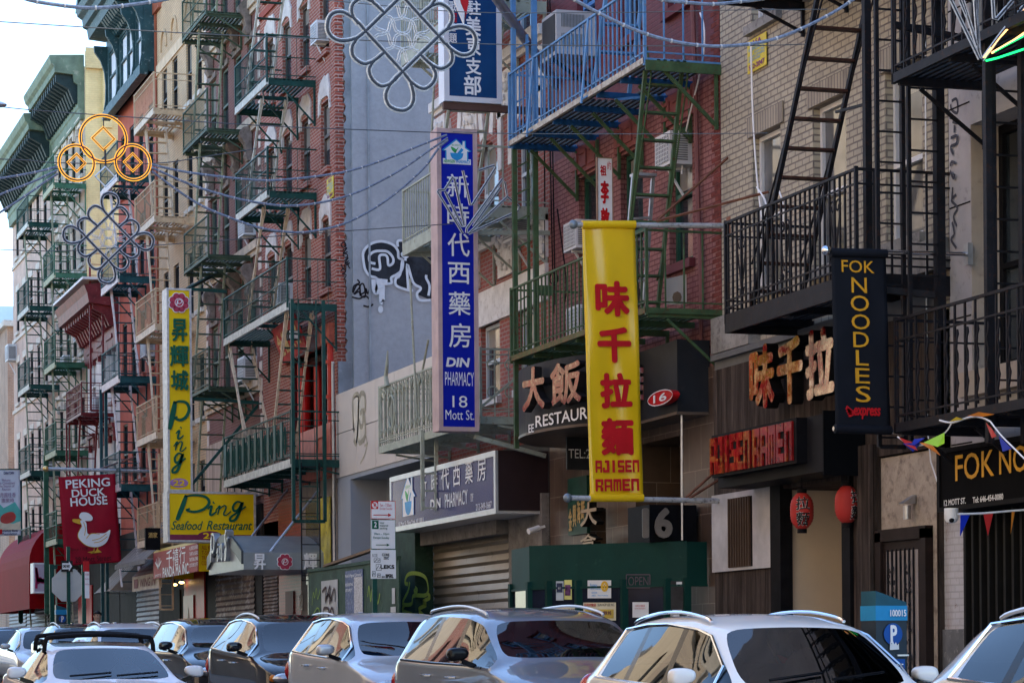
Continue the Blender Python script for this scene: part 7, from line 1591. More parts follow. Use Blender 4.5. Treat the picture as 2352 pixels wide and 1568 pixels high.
def wire(label, pts, Y, r=.006):
    P = [fy(*p, Y) for p in pts]; tag(MB().tube([V(p) for p in spline([tuple(p) for p in P], 4)], r, 4).build('cable', M_wire, loc=P[len(P) // 2]), label, 'cable')
wire('upper thin wire crossing the whole street below the near knot', [(-20, 49), (250, 66), (588, 84), (1176, 103), (1666, 106), (1851, 102)], YN, .005)
wire('thin wire crossing the big orange ring to the blue sign', [(-20, 243), (125, 257), (588, 288), (850, 299), (1013, 305)], YR, .008)
wire('thin wire past the party sign to the buff brick wall', [(740, 0), (1013, 25), (1176, 30), (1450, 29), (1666, 24), (1900, 22)], YN, .004)
wire('thin wire from the lit orange rings past the far knot to the bluish wall', [(-20, 365), (60, 368), (131, 374), (348, 376), (470, 360), (588, 342)], YR, .008)
wire('thin wire running level below the blue platform', [(1040, 303), (1176, 307), (1500, 308), (1764, 306)], YN, .004)
wire('thin wire from the far knot over the bluish wall to the blue sign', [(0, 573), (180, 575), (588, 546), (800, 530), (1040, 514)], YR, .007)
t = thing('street_lamp', 'grey street lamp head against the pale sky', 'street lamp', fy(-20, 240, 60)); mb = MB().ball(fy(-10, 240, 60), .26, 12, 8, (1.0, .5, .3)); mb.build('lamp_head', M_steel, t, smooth=True); MB().tube([fy(-14, 240, 60), fy(-120, 250, 60), fy(-150, 300, 60), V((fy(-150, 300, 60).x, 60, GZ(60)))], .06, 8).build('post', M_steel, t, smooth=True)
# ------------------------------------------------------------------ air conditioners
M_acw = paint('ac_white', (.62, .63, .64), .45, 0, .06, 3, .1, (.45, .44, .42)); M_acg = paint('ac_grille', (.16, .17, .18), .5, 0, .2, 5)
def make_ac(label, w=.66, h=.42, d=.5):
    t = thing('air_conditioner', label, 'air conditioner', (0, 0, 0), 'window air conditioners')
    MB().box(-d, .12, -w / 2, w / 2, 0, h).build('case', M_acw, t)
    mb = MB()
    for k in range(11): mb.box(-d + .05, -.08, -w / 2 - .012, -w / 2 - .002, .05 + k * (h - .1) / 11, .05 + (k + .55) * (h - .1) / 11)
    mb.build('side_louvre', M_acg, t)
    mb = MB(); mb.box(-d - .008, -d - .002, -w / 2 + .04, w / 2 - .04, .04, h - .04); g = mb.build('condenser_grille', M_acg, t)
    mb = MB()
    for k in range(9): mb.box(-d - .022, -d - .009, -w / 2 + .04 + k * (w - .1) / 8, -w / 2 + .055 + k * (w - .1) / 8, .04, h - .04)
    for k in range(6): mb.box(-d - .022, -d - .009, -w / 2 + .04, w / 2 - .04, .06 + k * (h - .1) / 6, .07 + k * (h - .1) / 6)
    mb.build('grille_bars', M_acw, g)
    mb = MB(); mb.bar((-d + .1, 0, 0), (.0, 0, -.35), .035); mb.bar((-d + .05, 0, -.01), (.05, 0, -.01), .05); mb.build('support_bracket', M_acw, t)
    return t
ac0 = make_ac('white air conditioner in the right hand green window of the maroon building'); p = fx(1548, 385, XF); ac0.location = (XF, 34.4, 8.52); BASE[ac0.name] = ac0.location.copy(); ac0.scale = (.62, .9, 1.1); index_kids()
for (Y_, z, lab, sc) in ((38.4, 7.95, 'caged air conditioner under a ragged board, left of the yellow banner top', 1.), (38.3, 6.62, 'air conditioner low behind the green railing beside the yellow banner', 1.), (41.4, 8.55, 'air conditioner in the brick wall behind the green posts', 1.1), (55.4, 15.02, 'air conditioner on the topmost window by the bluish wall', 1.), (59.1, 9.8, 'air conditioner behind the green railing of the red brick building', 1.1), (63.0, 12.0, 'air conditioner on white props at the edge of the purple building', 1.1),
     (62.9, 8.45, 'largest air conditioner of the purple building, beside the leaning green ladder', 1.3), (67.5, 11.6, 'air conditioner at the far end of the purple building', 1.), (76.9, 10.6, 'air conditioner on the red orange stucco wall behind the tan ladder', 1.2), (89.95, 12.6, 'air conditioner on the drab brick tenement beside the far knot', 1.4), (108.8, 14.0, 'air conditioner on the farthest tenement corner', 1.5), (86.2, 9.7, 'air conditioner behind the maroon railing of the white building', 1.4), (93.3, 11.9, 'air conditioner low on the drab brick tenement behind its green stairs', 1.3), (98.0, 8.9, 'air conditioner low on the pink tenement behind its green stairs', 1.3)):
    c = copy_thing(ac0, (XF, Y_, z), lab); c.scale = (sc * (.5 if Y_ > 50 else .62), sc * .9, sc * 1.05)
t = thing('air_conditioner', 'big grey through wall air conditioner behind the blue railing', 'air conditioner', (13.3, 38.3, 10.9))
MB().box(13.06, 13.9, 38.0, 38.7, 10.9, 11.58).build('case', paint('ac_grey', (.42, .44, .46), .4, 0, .05), t); mb = MB(); mb.box(13.045, 13.06, 38.06, 38.64, 10.96, 11.52); mb.build('dark_grille', paint('dark_louvre', (.05, .055, .06), .5), t)
mb = MB()
for z in (11.32, 11.02):
    for k in range(16): mb.box(13.14 + k * .024, 13.15 + k * .024, 37.988, 37.999, z, z + .2)
mb.build('side_slots', M_acg, t); MB().bar((13.1, 38.3, 10.88), (13.7, 38.3, 10.5), .05).build('support_bracket', M_iron_black, t)
# ------------------------------------------------------------------ street signs and meters
def plate(t, F, m, name='plate', th=.012): mb = MB(); mb.hexa([F.at(x, y, d) for d in (0, -th) for x, y in ((0, 0), (1, 0), (1, 1), (0, 1))]); return mb.build(name, m, t)
def ring_rect(mb, F, w, d):
    a = w / F.a.length; b = w / F.b.length
    for q in ((0, 0, 1, b), (0, 1 - b, 1, 1), (0, b, a, 1 - b), (1 - a, b, 1, 1 - b)): g = F.sub(*q); mb.face([g.at(*c, d) for c in ((0, 0), (1, 0), (1, 1), (0, 1))])
M_post = paint('dark_green_post', (.012, .065, .05), .4, .2, .2, 4)
Y = 37.6
b = fy(862, 1500, Y); t = thing('parking_sign', 'white parking regulation signs stacked on a dark green post before the hoarding', 'sign', (b.x, Y, GZ(Y) + .13))
MB().box(b.x - .035, b.x + .035, Y - .01, Y + .04, GZ(Y), fy(862, 1163, Y).z).build('post', M_post, t)
S1, S2, S3 = frY(852, 1150, 908, 1191, Y - .03), frY(852, 1193, 908, 1260, Y - .03), frY(852, 1262, 909, 1328, Y - .03)
for S in (S1, S2, S3): plate(t, S, M_wht)
mb = MB(); ring_rect(mb, S1, .008, .002); g = S1.sub(.02, .55, .30, .97); mb.face([g.at(*c, .002) for c in ((0, 0), (1, 0), (1, 1), (0, 1))]); ribbon(mb, [S1.at(.1, .22), S1.at(.72, .22)], .012, S1.n, .003); mb.prism([S1.at(.70, .12, .002), S1.at(.84, .22, .002), S1.at(.70, .32, .002)], S1.n * .001); mb.build('red_print', M_txt_r, t, fix=False)
mb = MB(); disc(mb, g, .5, .5, .42, .42, .004, .001); mb.build('roundel', M_wht, t); letters(t, [('P', g.sub(.34, .25, .68, .76), dict(bold=.04))], M_txt_r, 'roundel_letter', d=.007); mb = MB(); ribbon(mb, [g.at(.2, .8), g.at(.8, .2)], .012, S1.n, .008); mb.build('roundel_bar', M_txt_r, t, fix=False)
letters(t, [('7am - 7:30am', S1.sub(.36, .68, .84, .86)), ('Except Sunday', S1.sub(.36, .48, .88, .64))], M_txt_r, 'red_lettering', d=.004)
mb = MB(); ring_rect(mb, S2, .006, .002); g = S2.sub(.05, .68, .32, .97); mb.face([g.at(*c, .002) for c in ((0, 0), (1, 0), (1, 1), (0, 1))]); ribbon(mb, [S2.at(.2, .14), S2.at(.66, .14)], .012, S2.n, .003); mb.prism([S2.at(.64, .09, .002), S2.at(.76, .14, .002), S2.at(.64, .19, .002)], S2.n * .001)
for s, q in (('hour', (.36, .86, .55, .94)), ('metered', (.36, .77, .70, .84)), ('parking', (.36, .66, .66, .74)), ('10am - 10pm', (.14, .46, .74, .56)), ('Except Sunday', (.10, .33, .74, .43))): text(mb, s, S2.sub(*q), .004, bold=.004)
mb.build('green_print', M_txt_g, t, fix=False); letters(t, [('2', g.sub(.3, .2, .7, .85), dict(bold=.03))], M_wht, 'hour_figure', d=.005)
letters(t, [('CORE', S3.sub(.44, .78, .74, .88), dict(bold=.03)), ('ZEC', S3.sub(.5, .67, .72, .76), dict(bold=.03)), ('LEKS', S3.sub(.38, .34, .94, .48), dict(bold=.05)), ('BPERL', S3.sub(.58, .02, .9, .16), dict(bold=.04)), ('N DIE.', S3.sub(.06, .74, .28, .86)), ('ao', S3.sub(.42, .03, .55, .1), dict(bold=.03))], M_ink, 'stickers', d=.004)
mb = MB()
for q in ((.12, .56, .38, .70), (.2, .28, .42, .50), (.05, .06, .18, .26), (.25, .04, .38, .18)): gg = S3.sub(*q); ring_rect(mb, gg, .006, .003); ribbon(mb, [gg.at(.1, .2), gg.at(.5, .8), gg.at(.6, .3), gg.at(.9, .7)], .01, S3.n, .004)
mb.build('sticker_marks', M_ink, t, fix=False)
# stop sign seen from the back, one way arrow, far posts
Y = 68.0; c = fy(157, 1343, Y); r = .43
t = thing('stop_sign', 'bare grey back of an octagonal stop sign with a one way sign on its post', 'sign', (c.x, Y, GZ(Y) + .13))
mb = MB().prism([c + V((r * 1.06 * math.cos(a), .0, r * 1.06 * math.sin(a))) for a in [math.pi / 8 + k * math.pi / 4 for k in range(8)]], (0, .015, 0)); mb.build('octagon_plate', paint('bare_aluminium', (.46, .46, .45), .35, .3, .06, 3), t)
MB().box(c.x - .045, c.x + .045, Y - .06, Y - .001, GZ(Y), c.z + 1.0).build('post', M_post, t)
F = frY(141, 1287, 167, 1312, Y - .08); plate(t, F, M_ink, 'one_way_plate'); mb = MB(); mb.prism([F.at(*p, .004) for p in ((.08, .22), (.66, .22), (.66, .04), (.95, .5), (.66, .96), (.66, .78), (.08, .78))], F.n * .002); a_ = mb.build('arrow', M_wht, t); letters(t, [('ONE WAY', F.sub(.12, .36, .74, .64), dict(bold=.03))], M_ink, d=.008)
Y = 64.0; c = fy(193, 1340, Y); t = thing('parking_sign', 'narrow red and white regulation sign on a green post right of the stop sign', 'sign', (c.x, Y, GZ(Y) + .13)); MB().box(c.x - .05, c.x + .05, Y, Y + .06, GZ(Y), fy(193, 1296, Y).z).build('post', M_post, t); plate(t, frY(191, 1288, 205, 1312, Y - .02), M_txt_r, 'red_plate'); F = frY(195, 1312, 205, 1373, Y - .02); plate(t, F, M_wht, 'white_plate'); letters(t, [('STREET CLEANING', F.sub(.1, .86, .9, .93)), ('8am-9am', F.sub(.1, .7, .9, .76)), ('Mon & Thurs', F.sub(.1, .5, .9, .56))], M_txt_r, d=.004)
Y = 72.0; c = fy(120, 1400, Y); t = thing('sign_post', 'bare green post left of the stop sign', 'post', (c.x, Y, GZ(Y) + .13)); MB().box(c.x - .06, c.x + .06, Y, Y + .07, GZ(Y), fy(120, 1295, Y).z).build('post', M_post, t); plate(t, frY(116, 1297, 132, 1306, Y - .02), M_green, 'name_plate')
def meter(label, x, y, zt, rot, num=True):
    t = thing('parking_meter', label, 'parking meter', (x, y, GZ(y) + .13)); z0 = GZ(y) + .13; a, w, d = rot, .16, .12; c, s = math.cos(a), math.sin(a)
    W3 = lambda p, q, z: V((x + p * c - q * s, y + p * s + q * c, z)); m1 = paint('slate_meter_body', (.030, .045, .06), .4, .2, .15, 4); m2 = paint('bright_blue_band', (.02, .25, .50), .4, 0, .1, 4); m3 = paint('teal_meter_cap', (.015, .085, .125), .35)
    def bx(p0, p1, q0, q1, za, zb, m, nm, slant=0.): mb = MB(); mb.hexa([W3(p0, q0, za), W3(p1, q0, za), W3(p1, q1, za), W3(p0, q1, za), W3(p0, q0, zb), W3(p1, q0, zb - slant), W3(p1, q1, zb - slant), W3(p0, q1, zb)]); return mb.build(nm, m, t)
    bx(-w, w, -d, d, z0, zt - .26, m1, 'body'); bx(-w - .005, w + .005, -d - .005, d + .005, zt - .26, zt - .13, m2, 'band'); bx(-w, w, -d, d, zt - .13, zt, m3, 'cap', .10)
    Fm = Frame(W3(-w, -d - .012, z0), W3(w, -d - .012, z0) - W3(-w, -d - .012, z0), V((0, 0, zt - z0))); h = zt - z0
    cc = Fm.at(.5, 1 - .78 / h); mb = MB(); disc(mb, Fm, .52, 1 - .38 / h, .30, .30 * 2 * w / h, .0, .006); mb.build('roundel', paint('roundel_blue', (.01, .08, .32), .4), t)
    letters(t, [('P', Fm.sub(.42, 1 - .46 / h, .64, 1 - .30 / h), dict(bold=.04))] + ([('100015', Fm.sub(.42, 1 - .225 / h, .94, 1 - .165 / h), dict(bold=.02)), ('100015', Fm.sub(.36, 1 - .70 / h, .84, 1 - .64 / h), dict(bold=.02))] if num else []), M_wht, d=.01)
    if num:
        g = Fm.sub(.30, 1 - .72 / h, .90, 1 - .60 / h); mb = MB(); mb.face([g.at(*q, .004) for q in ((0, 0), (1, 0), (1, 1), (0, 1))]); mb.build('number_plate', MATS['roundel_blue'], t, fix=False); g = Fm.sub(.4, 1 - .52 / h, .7, 1 - .44 / h); mb = MB(); mb.prism([g.at(*q, .008) for q in ((0, 0), (1, .06), (.97, .7), (.8, .5), (.66, .85), (.5, .6), (.34, 1), (.2, .6), (.05, .9))], g.n * .002); mb.build('torn_sticker', M_paper, t)
        MB().box(W3(.05, -d, 0).x, W3(.16, -d, 0).x, W3(.1, -d - .03, 0).y, W3(.1, -d, 0).y, zt - .575, zt - .56).build('coin_slot', M_steel, t)
c = fy(2030, 1400, 21.0); meter('blue and slate parking pay station with a P roundel, beside the carved door', c.x, 21.0, fy(1990, 1357, 21).z, .12)
c = fy(238, 1420, 71.0); meter('far blue topped parking pay station beside the stop sign post', fy(141, 1420, 71).x, 71, fy(141, 1414, 71).z + .3, 0, False)
# ------------------------------------------------------------------ hoarding
t = thing('hoarding', 'dark green plywood hoarding with pasted posters and scribbles', 'fence', (12.6, 49, GZ(49))); M_ply = paint('hoarding_green', (.030, .065, .045), .6, 0, .3, 1.6, .25, (.07, .12, .08)); X = 12.6
for k in range(6):
    ya, yb = 45.7 + k * 1.17, 45.7 + (k + 1) * 1.17 - .012; MB().box(X, X + .03, ya, yb, GZ(ya) + .1, 3.42).build('panel', M_ply, t)
MB().box(X - .03, X + .05, 45.7, 52.7, 3.42, 3.48).build('top_rail', M_ply, t); MB().bar((X, 51.2, 3.5), (X + .1, 47.6, 3.7), .12, .05).build('loose_board', paint('raw_plank', (.20, .14, .09), .8), t); MB().box(X, X + .9, 52.69, 52.72, .6, 3.4).build('return_panel', M_ply, t)
F = frX(739, 1334, 776, 1500, X - .02); plate(t, F, paint('pale_grey_door', (.42, .42, .41), .5, 0, .1), 'utility_door'); mb = MB()
for L in ([(.1, .85), (.35, .9), (.3, .7), (.6, .92), (.55, .68), (.85, .88), (.9, .7)], [(.15, .5), (.2, .62), (.5, .6), (.45, .48), (.7, .62), (.85, .48)], [(.3, .75), (.5, .8), (.7, .72)]): ribbon(mb, [F.at(*p) for p in spline(L, 4)], .06, F.n, .016)
mb.build('brown_scrawl', paint('brown_spray', (.07, .045, .04), .7), t, fix=False)
F = frX(794, 1311, 834, 1470, X - .02); plate(t, F, paint('permit_blue', (.08, .11, .22), .5, 0, .3, 8, .3, (.4, .42, .5)), 'permit_poster'); letters(t, [('Work In Progress: Commercial', F.sub(.05, .89, .95, .95)), ('RESIDENTIAL', F.sub(.06, .78, .5, .82)), ('SITE SAFETY', F.sub(.06, .7, .45, .74))], M_wht, d=.016)
F = frX(814, 1325, 833, 1460, X - .024); plate(t, F, paint('busy_white_print', (.55, .55, .55), .6, 0, .5, 30, .4, (.15, .1, .12)), 'permit_sheet')
mb = MB()
for L in ([(845, 1370), (848, 1345), (852, 1380), (855, 1350), (858, 1395), (862, 1372)], [(864, 1350), (868, 1385), (873, 1362)]): ribbon(mb, [fx(*p, X - .012) for p in spline(L, 4)], .05, (-1, 0, 0), .004)
for L in ([(717, 1390), (720, 1360), (723, 1372), (727, 1350), (730, 1375), (736, 1352)], [(720, 1410), (730, 1395), (735, 1410), (728, 1418)]): ribbon(mb, [fx(*p, X - .012) for p in spline(L, 4)], .03, (-1, 0, 0), .004)
mb.build('scribble', paint('lime_spray', (.22, .34, .06), .7), t, fix=False)
mb = MB(); F = frX(901, 1350, 908, 1386, X - .01); mb.face([F.at(*q, .006) for q in ((0, 0), (1, 0), (1, 1), (0, 1))]); F = frX(898, 1393, 910, 1425, X - .01); mb.face([F.at(*q, .006) for q in ((0, 0), (1, 0), (1, 1), (0, 1))]); mb.build('tape', paint('grey_tape', (.45, .46, .48), .4), t, fix=False)
XP = XF - .45; mb = MB(); zp = lambda x, y: fx(588 + x / 4, 1176 + y / 4, XP)
strokes(mb, [[(1400, 660), (1370, 640), (1400, 570), (1480, 560), (1560, 600), (1585, 700), (1560, 760), (1450, 765), (1430, 840), (1350, 835), (1400, 720), (1415, 640)], [(1370, 850), (1350, 900), (1440, 935)], [(1575, 740), (1605, 780), (1540, 820), (1570, 850), (1500, 890), (1550, 950)], [(1470, 690), (1490, 715), (1470, 735), (1460, 705)]], .075, .005, 5, zp, (-1, 0, 0)); tg = mb.build('lime_graffiti', paint('yellow_green_spray', (.30, .38, .05), .7, 0, .15, 8), b18, fix=False)
# ------------------------------------------------------------------ lanterns, bunting, cameras
def lantern(label, u, v, Y, up):
    c = fy(u, v, Y); r = 25 / 23.5 * .135; t = thing('lantern', label, 'lantern', c, 'red paper lanterns under the box sign'); H = .22
    pr = []
    for k in range(25):
        q = k / 24; z = -H + 2 * H * q; rr = r * (1 - .62 * abs(2 * q - 1) ** 3.2) + (.004 if k % 2 else -.002); pr.append((rr, z))
    MB().lathe(c, pr, 24).build('paper_shade', paint('lantern_red', (.42, .035, .03), .5, 0, .15, 3, streak=True), t, smooth=True)
    mb = MB().lathe(c, [(0, H), (r * .42, H), (r * .42, H + .05), (0, H + .05)], 16).lathe(c, [(0, -H - .05), (r * .42, -H - .05), (r * .42, -H), (0, -H)], 16); mb.build('end_cap', M_black, t); MB().tube([c + V((0, 0, H + .05)), c + V((0, 0, up))], .006, 4).build('hanging_cord', M_black, t)
    for k, ch in enumerate('拉麵'):
        for b_, m, dd in ((.07, M_paper, -r - .004), (.025, M_ink, -r - .012)):
            mb = MB(); vs, fs, _ = glyphs(ch); ang = -.35 if u < 1900 else .55; P = []
            for kk in range(8 if b_ else 1):
                i = len(mb.v)
                for x, y in vs:
                    x2 = (x - .5 + b_ * .6 * math.cos(kk * .785)) * .17; y2 = (y - .5 + b_ * .6 * math.sin(kk * .785)) * .16; a = ang + x2 / r; R_ = -dd - .0006 * kk; z = .09 - .19 * k + y2; f_ = 1 - .62 * abs(z / H) ** 3.2
                    mb.v.append(c + V((R_ * f_ * math.sin(a), -R_ * f_ * math.cos(a), z)))
                mb.f += [tuple(i + q for q in f) for f in fs]; mb.m += [0] * len(fs)
            mb.build('character', m, t, fix=False)
lantern('left red paper lantern, the lower one, with black characters facing the camera', 1842, 1173, 29.4, .42)
lantern('right red paper lantern, the higher and paler one, its characters at the edge', 1945, 1158, 28.5, .36)
cols = [((.45, .03, .03), 'red'), ((.01, .03, .42), 'blue'), ((.28, .62, .04), 'lime'), ((.62, .22, .03), 'orange'), ((.66, .52, .03), 'yellow')]
def pennants(label, Y, strings, flags, fy=fy):
    t = thing('bunting', label, 'bunting', fy(*strings[0][0], Y)); mb = MB()
    for L in strings: mb.tube([V(p) for p in spline([tuple(fy(u, v, Y)) for u, v in L], 4)], .010, 4)
    mb.build('string', M_wht, t)
    for pts, k in flags:
        mb = MB(); mb.prism([fy(u, v, Y) + V((-.03 + .03 * math.sin(u * .6), 0, 0)) for u, v in pts], (.003, .003, 0)); mb.build('pennant', paint('pennant_' + cols[k][1], cols[k][0], .3, 0, .1, 4), t, fix=False)
pennants('plastic pennants of five colours tied along the black platform', 12.50, [[(2062, 1003), (2072, 1010), (2090, 1022), (2115, 1022), (2140, 1012), (2172, 992), (2187, 968)], [(2158, 965), (2187, 970), (2230, 957), (2255, 959), (2275, 968)], [(2275, 968), (2300, 1000), (2330, 1030), (2360, 1060)]],
         [([(2067, 1004), (2098, 1016), (2115, 1035), (2090, 1022)], 0), ([(2083, 1018), (2120, 1016), (2098, 1037)], 1), ([(2105, 1008), (2131, 1005), (2112, 1022), (2100, 1020)], 1), ([(2133, 1016), (2172, 993), (2172, 1018), (2164, 1026)], 2), ([(2122, 1016), (2140, 1018), (2158, 1038), (2160, 1046)], 3), ([(2182, 968), (2205, 957), (2220, 963)], 4), ([(2230, 955), (2260, 946), (2285, 951), (2262, 957)], 3), ([(2272, 970), (2290, 984), (2300, 1002), (2290, 1006)], 0), ([(2298, 1000), (2330, 1030), (2305, 1037)], 1)], fy=fx)
pennants('row of foil pennants hanging below the black fascia sign', 23.8, [[(2200, 1180), (2260, 1178), (2330, 1172), (2400, 1168)]], [([(2216, 1180), (2236, 1178), (2217, 1232)], 1), ([(2270, 1177), (2292, 1176), (2273, 1230)], 0), ([(2326, 1174), (2342, 1173), (2333, 1226)], 3)])
t = thing('security_camera', 'white dome security camera under the black fascia sign', 'security camera', fy(2185, 1190, 25.0)); c = fy(2185, 1186, 25.0); MB().lathe(c, [(0, .09), (.075, .09), (.075, -.02), (.05, -.06), (0, -.07)], 14).build('housing', M_wht, t, smooth=True); MB().ball(c + V((-.02, -.045, -.035)), .03).build('lens', M_black, t, smooth=True)
t = thing('security_camera', 'grey bullet camera under the black platform of the buff building', 'security camera', fy(1818, 728, 29.0)); c = fy(1818, 728, 29.5); MB().tube([c, c + V((-.16, -.05, .02))], .035, 10).build('housing', M_steel, t, smooth=True); MB().bar(c, c + V((.2, .1, .14)), .02).build('mount', M_black, t)
t = thing('security_camera', 'white camera on the grey stone doorway beside the bronze shutter', 'security camera', fy(1236, 1212, 40.0)); c = fx(1238, 1212, XF - .25); MB().tube([c, c + V((-.2, -.06, -.06))], .05, 10).build('housing', M_wht, t, smooth=True); MB().bar(c, c + V((.1, .0, .03)), .04).build('mount', M_wht, t)
c = fx(2185 - 60, 1220, XF - .05); t = thing('vent_hood', 'small grey vent hood on the peeling plaster beside the door', 'vent', c); c = fx(2083, 1150, XF - .2); mb = MB().lathe(c + V((0, 0, -.05)), [(0, -.16), (.045, -.16), (.045, 0), (0, 0)], 14); mb.build('pipe', M_steel, t, smooth=True); MB().prism([c + V((-.08, -.06, -.03)), c + V((.08, -.06, .07)), c + V((.08, -.06, -.03))], (0, .12, 0)).build('hood', M_steel, t)
t = thing('sheet_panel', 'cut white sheet leaning behind the green railing under the right hand window', 'panel', (13.5, 34.6, 6.4)); mb = MB(); P = [(1530, 640), (1605, 623), (1607, 650), (1600, 672), (1585, 690), (1562, 700), (1530, 698)]; mb.prism([fy(*p, 34.3) for p in P], (0, .02, 0)); mb.build('sheet', paint('creamy_sheet', (.58, .54, .47), .35, 0, .1, 1), t); mb = MB().prism([fy(1556 + 10 * math.cos(a), 682 + 13 * math.sin(a), 34.25) for a in [k * .785 for k in range(8)]], (0, .03, 0)); mb.build('timber_disc', paint('raw_plank', (.2, .14, .09)), t)
t = thing('step_ladder', 'aluminium step ladder standing behind the green raking ladder', 'ladder', (13.3, 35, 6.35)); mb = MB(); a, b_ = fy(1455, 405, 35), fy(1430, 700, 35); mb.bar(a, b_, .05); a2, b2 = fy(1500, 405, 35), fy(1480, 690, 35); mb.bar(a2, b2, .05)
for k in range(6): q = k / 6; mb.bar(a + (b_ - a) * q, a2 + (b2 - a2) * q, .06, .03)
mb.build('frame', M_steel, t); MB().box(fy(1455, 405, 35).x - .02, fy(1500, 405, 35).x + .02, 34.9, 35.1, fy(1455, 405, 35).z, fy(1455, 405, 35).z + .04).build('top_cap', M_steel, t)
for L, X in (([(1258, 0), (1262, 250), (1268, 560), (1272, 720)], XF - .05), ([(1263, 0), (1270, 380), (1275, 700)], XF - .08), ([(1250, 200), (1252, 640)], XF - .05), ([(1280, 480), (1300, 640), (1296, 700)], XF - .1)): tag(MB().tube([V(p) for p in spline([tuple(fx(u, v, X)) for u, v in L], 4)], .012, 4).build('cable', M_black, loc=fx(*L[0], X)), 'black cable hanging between the ornate and maroon buildings', 'cable', 'black cables hanging down the wall joint')
mb = MB().tube([fx(1272 + 9 * math.cos(a), 640 + 14 * math.sin(a), XF - .1) for a in [k * .45 for k in range(30)]], .012, 4); tag(mb.build('cable', M_black, loc=fx(1265, 500)), 'coiled loop of black cable hung above the green railing', 'cable')
for L, lab_ in zip(([(1725, 100), (1728, 230), (1733, 330), (1740, 420), (1750, 500)], [(1738, 430), (1760, 470), (1745, 520)], [(1790, 440), (1800, 480), (1795, 560), (1802, 620)], [(1608, 30), (1618, 70), (1612, 150), (1576, 300), (1566, 400)]), ('long white cable running down beside the first buff brick window', 'short white cable looping at the sill of the buff wall', 'white cable hanging behind the raking black ladder', 'white cable trailing down the maroon wall behind the green ladder')): tag(MB().tube([V(p) for p in spline([tuple(fx(u, v, XF - .08)) for u, v in L], 4)], .014, 4).build('cable', M_wht, loc=fx(*L[0], XF - .08)), lab_, 'cable')
tag(MB().tube([fx(2125, 60, XF - .15), fx(2128, 700, XF - .15), fx(2130, 980, XF - .15), fx(2138, 1060, XF - .15), fx(2156, 1115, XF - .15)], .010, 4).build('cable', M_wht, loc=fx(2128, 700)), 'single white cable hanging down the plank post', 'cable')
# ------------------------------------------------------------------ shops at street level, far left
def shop(b, y0, y1, zt, m, name='shop_front'): return MB().box(XF - .05, XF + .2, y0 + .03, y1 - .03, -.5, zt).build(name, m, b)
M_dk = paint('dark_shopfront', (.022, .02, .02), .6, 0, .4, 2, spec=.03); M_redp = paint('red_pillar', (.40, .012, .015), .4)
for b, a, c, z in ((bA, 96.6, 109.5, 5.2), (bB, 89.7, 96.6, 5.3), (bC, 82.9, 89.55, 6.0), (bR, 75.95, 82.8, 5.6), (bT, 68.75, 75.9, 4.4), (bP, 61.9, 68.72, 5.4)): shop(b, a, c, z, M_dk)
for b, u0, u1, v in ((bA, 22, 60, 1380), (bA, 62, 112, 1385), (bC, 131, 180, 1318), (bT, 315, 367, 1352), (bP, 497, 585, 1322)):
    p, q = fx(u0, v, XF - .06), fx(u1, v, XF - .06); shutter(b, XF - .06, q.y, p.y, GZ(p.y) + .1, p.z, M_shut if b is not bP else MATS['brown_shutter'], .14)
for u0, u1 in ((180, 211), (424, 470)):
    p, q = fx(u0, 1300, XF - .08), fx(u1, 1300, XF - .08); MB().box(XF - .1, XF - .06, q.y, p.y, .5, 4.2).build('red_shop_panel', M_redp, bC if u0 < 300 else bT)
d_ = bT; p, q = fx(432, 1345, XF), fx(455, 1345, XF); dd = MB().box(XF - .14, XF - .11, q.y, p.y, .9, 3.4).build('door', paint('dark_red_door', (.25, .015, .018), .35), bT); mb = MB().ball((XF - .13, (p.y + q.y) / 2, 2.7), .3, 12, 8, (.1, .6, 1.5)); mb.build('door_panel', paint('old_brass_panel', (.20, .12, .07), .4), dd, smooth=True)
MB().box(XF - .09, XF - .055, fx(420, 1400).y, fx(372, 1400).y, .8, 3.6).build('dark_glass', M_dk, bT)
for u, v in ((401, 1342), (417, 1337)):
    t = thing('ceiling_lamp', 'warm lit round lamp in the dark gift shop doorway, %s' % ('the left one' if u < 410 else 'the right one'), 'lamp', fx(u, v, 13.45), 'lit lamps in the gift shop doorway'); c = fx(u, v, 13.45); MB().ball(c, .06, 12, 6, (1.3, 1.0, .6)).build('bulb', glow('warm_bulb', (1., .62, .22), 2.2), t); MB().tube([c, c + V((0, 0, .35))], .02, 5).build('stem', M_black, t)
t = awning('awning', 'bright red barrel awning beside the pink lightbox sign', 12.2, 93.6, 103.0, 3.5, 6.6, paint('red_vinyl_awning', (.24, .005, .008), .6, 0, .1, 1, spec=.03), MATS['red_vinyl_awning'], drop=1.6)
t = thing('projecting_sign', 'pale pink lightbox sign with magenta script beside the red barrel awning', 'sign', fy(90, 1360, 92.4)); fr = frY(77, 1292, 107, 1361, 92.4); sign_box(t, fr, .8, paint('pale_pink_face', (.52, .42, .50), .35), M_wht, .05); mb = MB()
for L in ([(.2, .15), (.25, .5), (.2, .85), (.3, .6), (.35, .3)], [(.3, .4), (.5, .5), (.45, .35), (.6, .48), (.6, .35), (.75, .46), (.72, .34), (.9, .44)]): ribbon(mb, [fr.at(*p) for p in spline(L, 4)], .09, fr.n, .01)
mb.build('script', paint('magenta_print', (.42, .02, .10), .4), t, fix=False)
t = awning('awning', 'dark rounded awning half hidden behind the crimson duck banner', 12.7, 83.2, 88.0, 5.0, 6.2, paint('charcoal_awning', (.06, .06, .065), .6), paint('grey_awning', (.16, .16, .17), .6), drop=.35)
